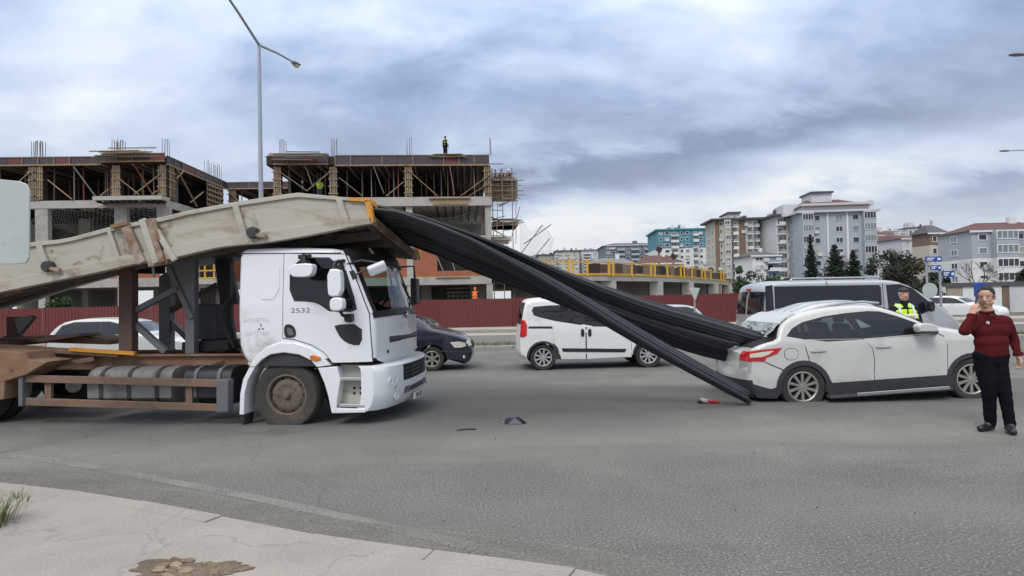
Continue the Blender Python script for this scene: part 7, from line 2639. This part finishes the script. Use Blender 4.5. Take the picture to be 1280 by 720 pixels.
MB().lathe([(.05, -.015), (.056, 0), (.056, .02), (.05, .03)], Wp + Vector((-.008, -.002, -.035)), (.3, .0, .9), 18).build('cuff', ['maroon_knit'], sw, 50)
pp = Vector((-.125, -.175, 1.375))
trousers = [((-.125, 0, .86), (.065, 0, .86), .108, .108), ((-.115, 0, .80), (-.108, -.05, .48), .112, .082), ((-.108, -.05, .48), (-.068, .0, .10), .080, .064), ((.052, 0, .80), (.060, -.08, .48), .108, .078), ((.060, -.08, .48), (.075, -.13, .10), .076, .060),
            ((-.145, 0, .93), (.085, 0, .93), .100, .100)]
blob(trousers, .011, 'trousers', 'black_cloth', mb_o, 4, .010)
for caps in ([((-.045, .02, .05), (-.23, -.055, .042), .048, .044, 1.0), ((-.068, .0, .10), (-.10, -.01, .07), .05, .05)], [((.078, -.10, .05), (-.015, -.285, .042), .048, .044), ((.075, -.13, .10), (.055, -.165, .07), .05, .05)]):
    blob([(a[0], a[1], a[2], a[3]) for a in caps], .009, 'shoe', 'leather', mb_o, 3)
mk = MB().lathe([(.001, .004), (.017, .003), (.019, -.03)], (0, 0, 0), (0, -1, 0), 10).build('pendant', ['reflective'], sw)
mk.location = (-.125, -.105, 1.345)
mk.scale = (.5, 1, 1.1)
ph = MB().box((0, 0, 0), (.014, .072, .150)).build('phone', ['black_plastic'], None, None, .004)
ph.location = P + Vector((-.232, -.055, 1.612))
ph.rotation_euler = (R(-14), R(10), R(-28))
tag(ph, 'black phone held to the ear by the man in the maroon sweater', 'phone')

# traffic officer between the crashed car and the minibus
po = D(1129, 372, 12.75)
PO = Vector((po.x, 12.75, 0))
cop = thing('person', 'officer in a dark jacket and lime reflective vest standing behind the crashed car', 'person', PO)
hc, HT = head_parts((-.0, -.02, 1.685), R(-12), 1.05)
body = hc + [((0, 0, 1.43), (0, -.01, 1.60), .065, .058), ((-.18, 0, 1.38), (.18, 0, 1.38), .08, .08), ((-.09, 0, 1.1), (.09, 0, 1.1), .12, .12), ((-.09, 0, .95), (.09, 0, .95), .12, .12),
             ((-.2, 0, 1.39), (-.28, .0, 1.12), .05, .04), ((-.28, 0, 1.12), (-.09, -.24, 1.17), .04, .03), ((.2, 0, 1.39), (.30, .02, 1.12), .05, .04), ((.30, .02, 1.12), (.06, -.24, 1.18), .04, .03),
             ((-.1, 0, .9), (-.1, 0, .5), .08, .06), ((-.1, 0, .5), (-.1, 0, .08), .055, .04), ((.1, 0, .9), (.1, 0, .5), .08, .06), ((.1, 0, .5), (.1, 0, .08), .055, .04), ((-.1, 0, .05), (-.1, -.16, .035), .035, .03), ((.1, 0, .05), (.1, -.16, .035), .035, .03)]
body += hand_caps((-.09, -.24, 1.17), (.9, -.1, .35), (0, .8, .5), .6, 1) + hand_caps((.06, -.24, 1.18), (-.9, -.1, .35), (0, .8, .5), .6, -1)
cb = blob(body, .010, 'body', 'skin', cop, 4)
face_bits(HT, .75, cb, R(-12))
blob([(HT((0, .03, .062)), HT((0, -.018, .070)), .090, .084), (HT((0, .045, .02)), HT((0, .05, -.02)), .078, .062), (HT((-.03, -.05, .092)), HT((.03, -.05, .092)), .034, .034)], .009, 'hair', 'hair', cb, 2)
jk = blob([((-.2, 0, 1.38), (.2, 0, 1.38), .092, .092), ((-.12, 0, 1.2), (.12, 0, 1.2), .145, .145), ((-.11, 0, 1.0), (.11, 0, 1.0), .15, .15), ((0, 0, 1.44), (0, -.01, 1.53), .082, .074), ((-.22, 0, 1.39), (-.29, .0, 1.12), .085, .072), ((-.29, 0, 1.12), (-.12, -.21, 1.165), .07, .05), ((.22, 0, 1.39), (.32, .02, 1.12), .085, .072),
           ((.32, .02, 1.12), (.09, -.21, 1.175), .07, .05)], .014, 'jacket', 'dark_jacket', cb, 4, .008)
vs_ = blob([((-.15, 0, 1.405), (-.08, 0, 1.43), .085, .080), ((.15, 0, 1.405), (.08, 0, 1.43), .085, .080), ((-.15, 0, 1.33), (.15, 0, 1.33), .112, .112), ((-.125, 0, 1.2), (.125, 0, 1.2), .156, .156), ((-.12, 0, 1.03), (.12, 0, 1.03), .16, .16)], .014, 'vest', 'hi_vis', cb, 3, .006)
for sx in (-1, 1):
    MB().tube([(sx * .135, .03, 1.497), (sx * .135, -.07, 1.462), (sx * .14, -.118, 1.36), (sx * .135, -.158, 1.22), (sx * .13, -.166, 1.05)], .022, 6).build('reflective_strip', ['reflective'], vs_)
MB().tube([(-.24, -.06, 1.27), (-.12, -.142, 1.27), (0, -.150, 1.27), (.12, -.142, 1.27), (.24, -.06, 1.27)], .026, 6).build('reflective_strip', ['reflective'], vs_)
MB().bar((0, -.135, 1.42), (0, -.165, 1.06), .016, .02).build('zip', ['dark_jacket'], vs_)
blob([((-.1, 0, .93), (.1, 0, .93), .14, .14), ((-.1, 0, .88), (-.1, 0, .5), .105, .085), ((-.1, 0, .5), (-.1, 0, .09), .085, .07), ((.1, 0, .88), (.1, 0, .5), .105, .085), ((.1, 0, .5), (.1, 0, .09), .085, .07)], .018, 'trousers', 'dark_jacket', cb, 3)
for sx in (-1, 1):
    blob([((sx * .1, .02, .05), (sx * .1, -.2, .04), .048, .043)], .012, 'shoe', 'leather', cb, 2)


def worker(label, loc, yaw, h, vest, trs='jeans', helmet='yellow_paint', arms='down', group=None, sleeve=None):
    rt = thing('person', label, 'person', loc, yaw, group)
    k = h / 1.75
    V = lambda *p: Vector(p) * k
    el, ha = {'down': ((.27, .0, 1.1), (.25, -.08, .88)), 'work': ((.28, -.05, 1.12), (.16, -.30, 1.12))}[arms]
    bd = [(V(0, 0, 1.62), V(0, 0, 1.66), .095 * k, .095 * k), (V(0, -.03, 1.56), V(0, -.04, 1.53), .06 * k, .05 * k), (V(0, 0, 1.4), V(0, 0, 1.52), .06 * k, .055 * k), (V(-.16, 0, 1.36), V(.16, 0, 1.36), .08 * k, .08 * k), (V(-.08, 0, 1.0), V(.08, 0, 1.0), .12 * k, .12 * k), (V(0, 0, 1.2), V(0, 0, 1.0), .14 * k, .13 * k)]
    for s in (-1, 1):
        e_, h_ = (s * el[0], el[1], el[2]), (s * ha[0], ha[1], ha[2])
        bd += [(V(s * .19, 0, 1.37), V(*e_), .05 * k, .042 * k), (V(*e_), V(*h_), .042 * k, .03 * k), (V(s * .1, 0, .9), V(s * .11, 0, .48), .085 * k, .06 * k), (V(s * .11, 0, .48), V(s * .11, .0, .06), .055 * k, .045 * k), (V(s * .11, 0, .05), V(s * .12, -.16, .04), .045 * k, .04 * k)]
        bd += [(Vector(a) * 1, Vector(b) * 1, r1, r2) for a, b, r1, r2 in hand_caps(V(*h_), (0, -.3, -1) if arms == 'down' else (-s * .3, -1, 0), (-s, 0, 0), .6, 1, k)]
    b = blob(bd, .02, 'body', 'skin', rt, 2)
    blob([(V(-.17, 0, 1.37), V(.17, 0, 1.37), .092 * k, .092 * k), (V(-.09, 0, 1.15), V(.09, 0, 1.15), .145 * k, .145 * k), (V(-.08, 0, .96), V(.08, 0, .96), .142 * k, .142 * k)], .022, 'vest', vest, b, 2)
    for s in (-1, 1):
        blob([(V(s * .2, 0, 1.38), V(s * el[0], el[1], el[2]), .068 * k, .056 * k), (V(s * el[0], el[1], el[2]), V(s * ha[0] * .98, ha[1] * .9, ha[2] + (.06 if arms == 'down' else 0)), .055 * k, .042 * k)], .02, 'sleeve', sleeve or (vest if vest == 'hi_vis' else 'dark_jacket'), b, 2)
    blob([(V(-.09, 0, .92), V(.09, 0, .92), .13 * k, .13 * k)] + [(V(s * .1, 0, .86), V(s * .11, 0, .1), .10 * k, .075 * k) for s in (-1, 1)], .022, 'trousers', trs, b, 2)
    MB().lathe([(.118 * k, 0), (.112 * k, .03 * k), (.09 * k, .08 * k), (.04 * k, .11 * k), (.001, .115 * k)], V(0, .0, 1.665), (0, 0, 1), 16).build('helmet', [helmet], b, 50)
    return rt


q = BR.world((X(557.5), .9, 0))
worker('worker in a lime and black top standing on the roof edge against the sky', (q.x, q.y, zz1[7]), R(150), 1.8, 'dark_jacket', 'dark_jacket', 'black_plastic', 'down', None, 'hi_vis')
q = BR.world((X(397), .9, 0))
worker('worker in a lime vest standing under the upper floor formwork of the right wing', (q.x, q.y, zz1[5]), R(40), 1.75, 'hi_vis', 'jeans', 'wood', 'work')
q = BR.world((X(372), 1.6, 0))
worker('worker in dark clothes and a white helmet in the shade of the upper floor', (q.x, q.y, zz1[5]), R(200), 1.7, 'dark_jacket', 'dark_jacket', 'sign_white', 'work')
q = D(594, 378, 46)
worker('worker in an orange vest seen above the hoarding on the ground floor', (q.x, 46, 1.0), R(160), 1.72, 'orange_vest', 'jeans', 'orange_vest')
for px, lb in ((619, 'dark dressed worker nearest the roof corner on the side scaffold'), (626.5, 'dark dressed worker in the middle of the side scaffold'), (635.5, 'worker in a pale helmet at the outer end of the side scaffold')):
    q = D(px, 218, 55)
    worker(lb, (q.x, 55, SB.uv(630, 221, 2)[1] - .75), R(rnd.uniform(100, 200)), 1.7, 'dark_jacket', 'dark_jacket', 'sign_white' if 'pale' in lb else 'black_plastic')
bpy.context.view_layer.update()
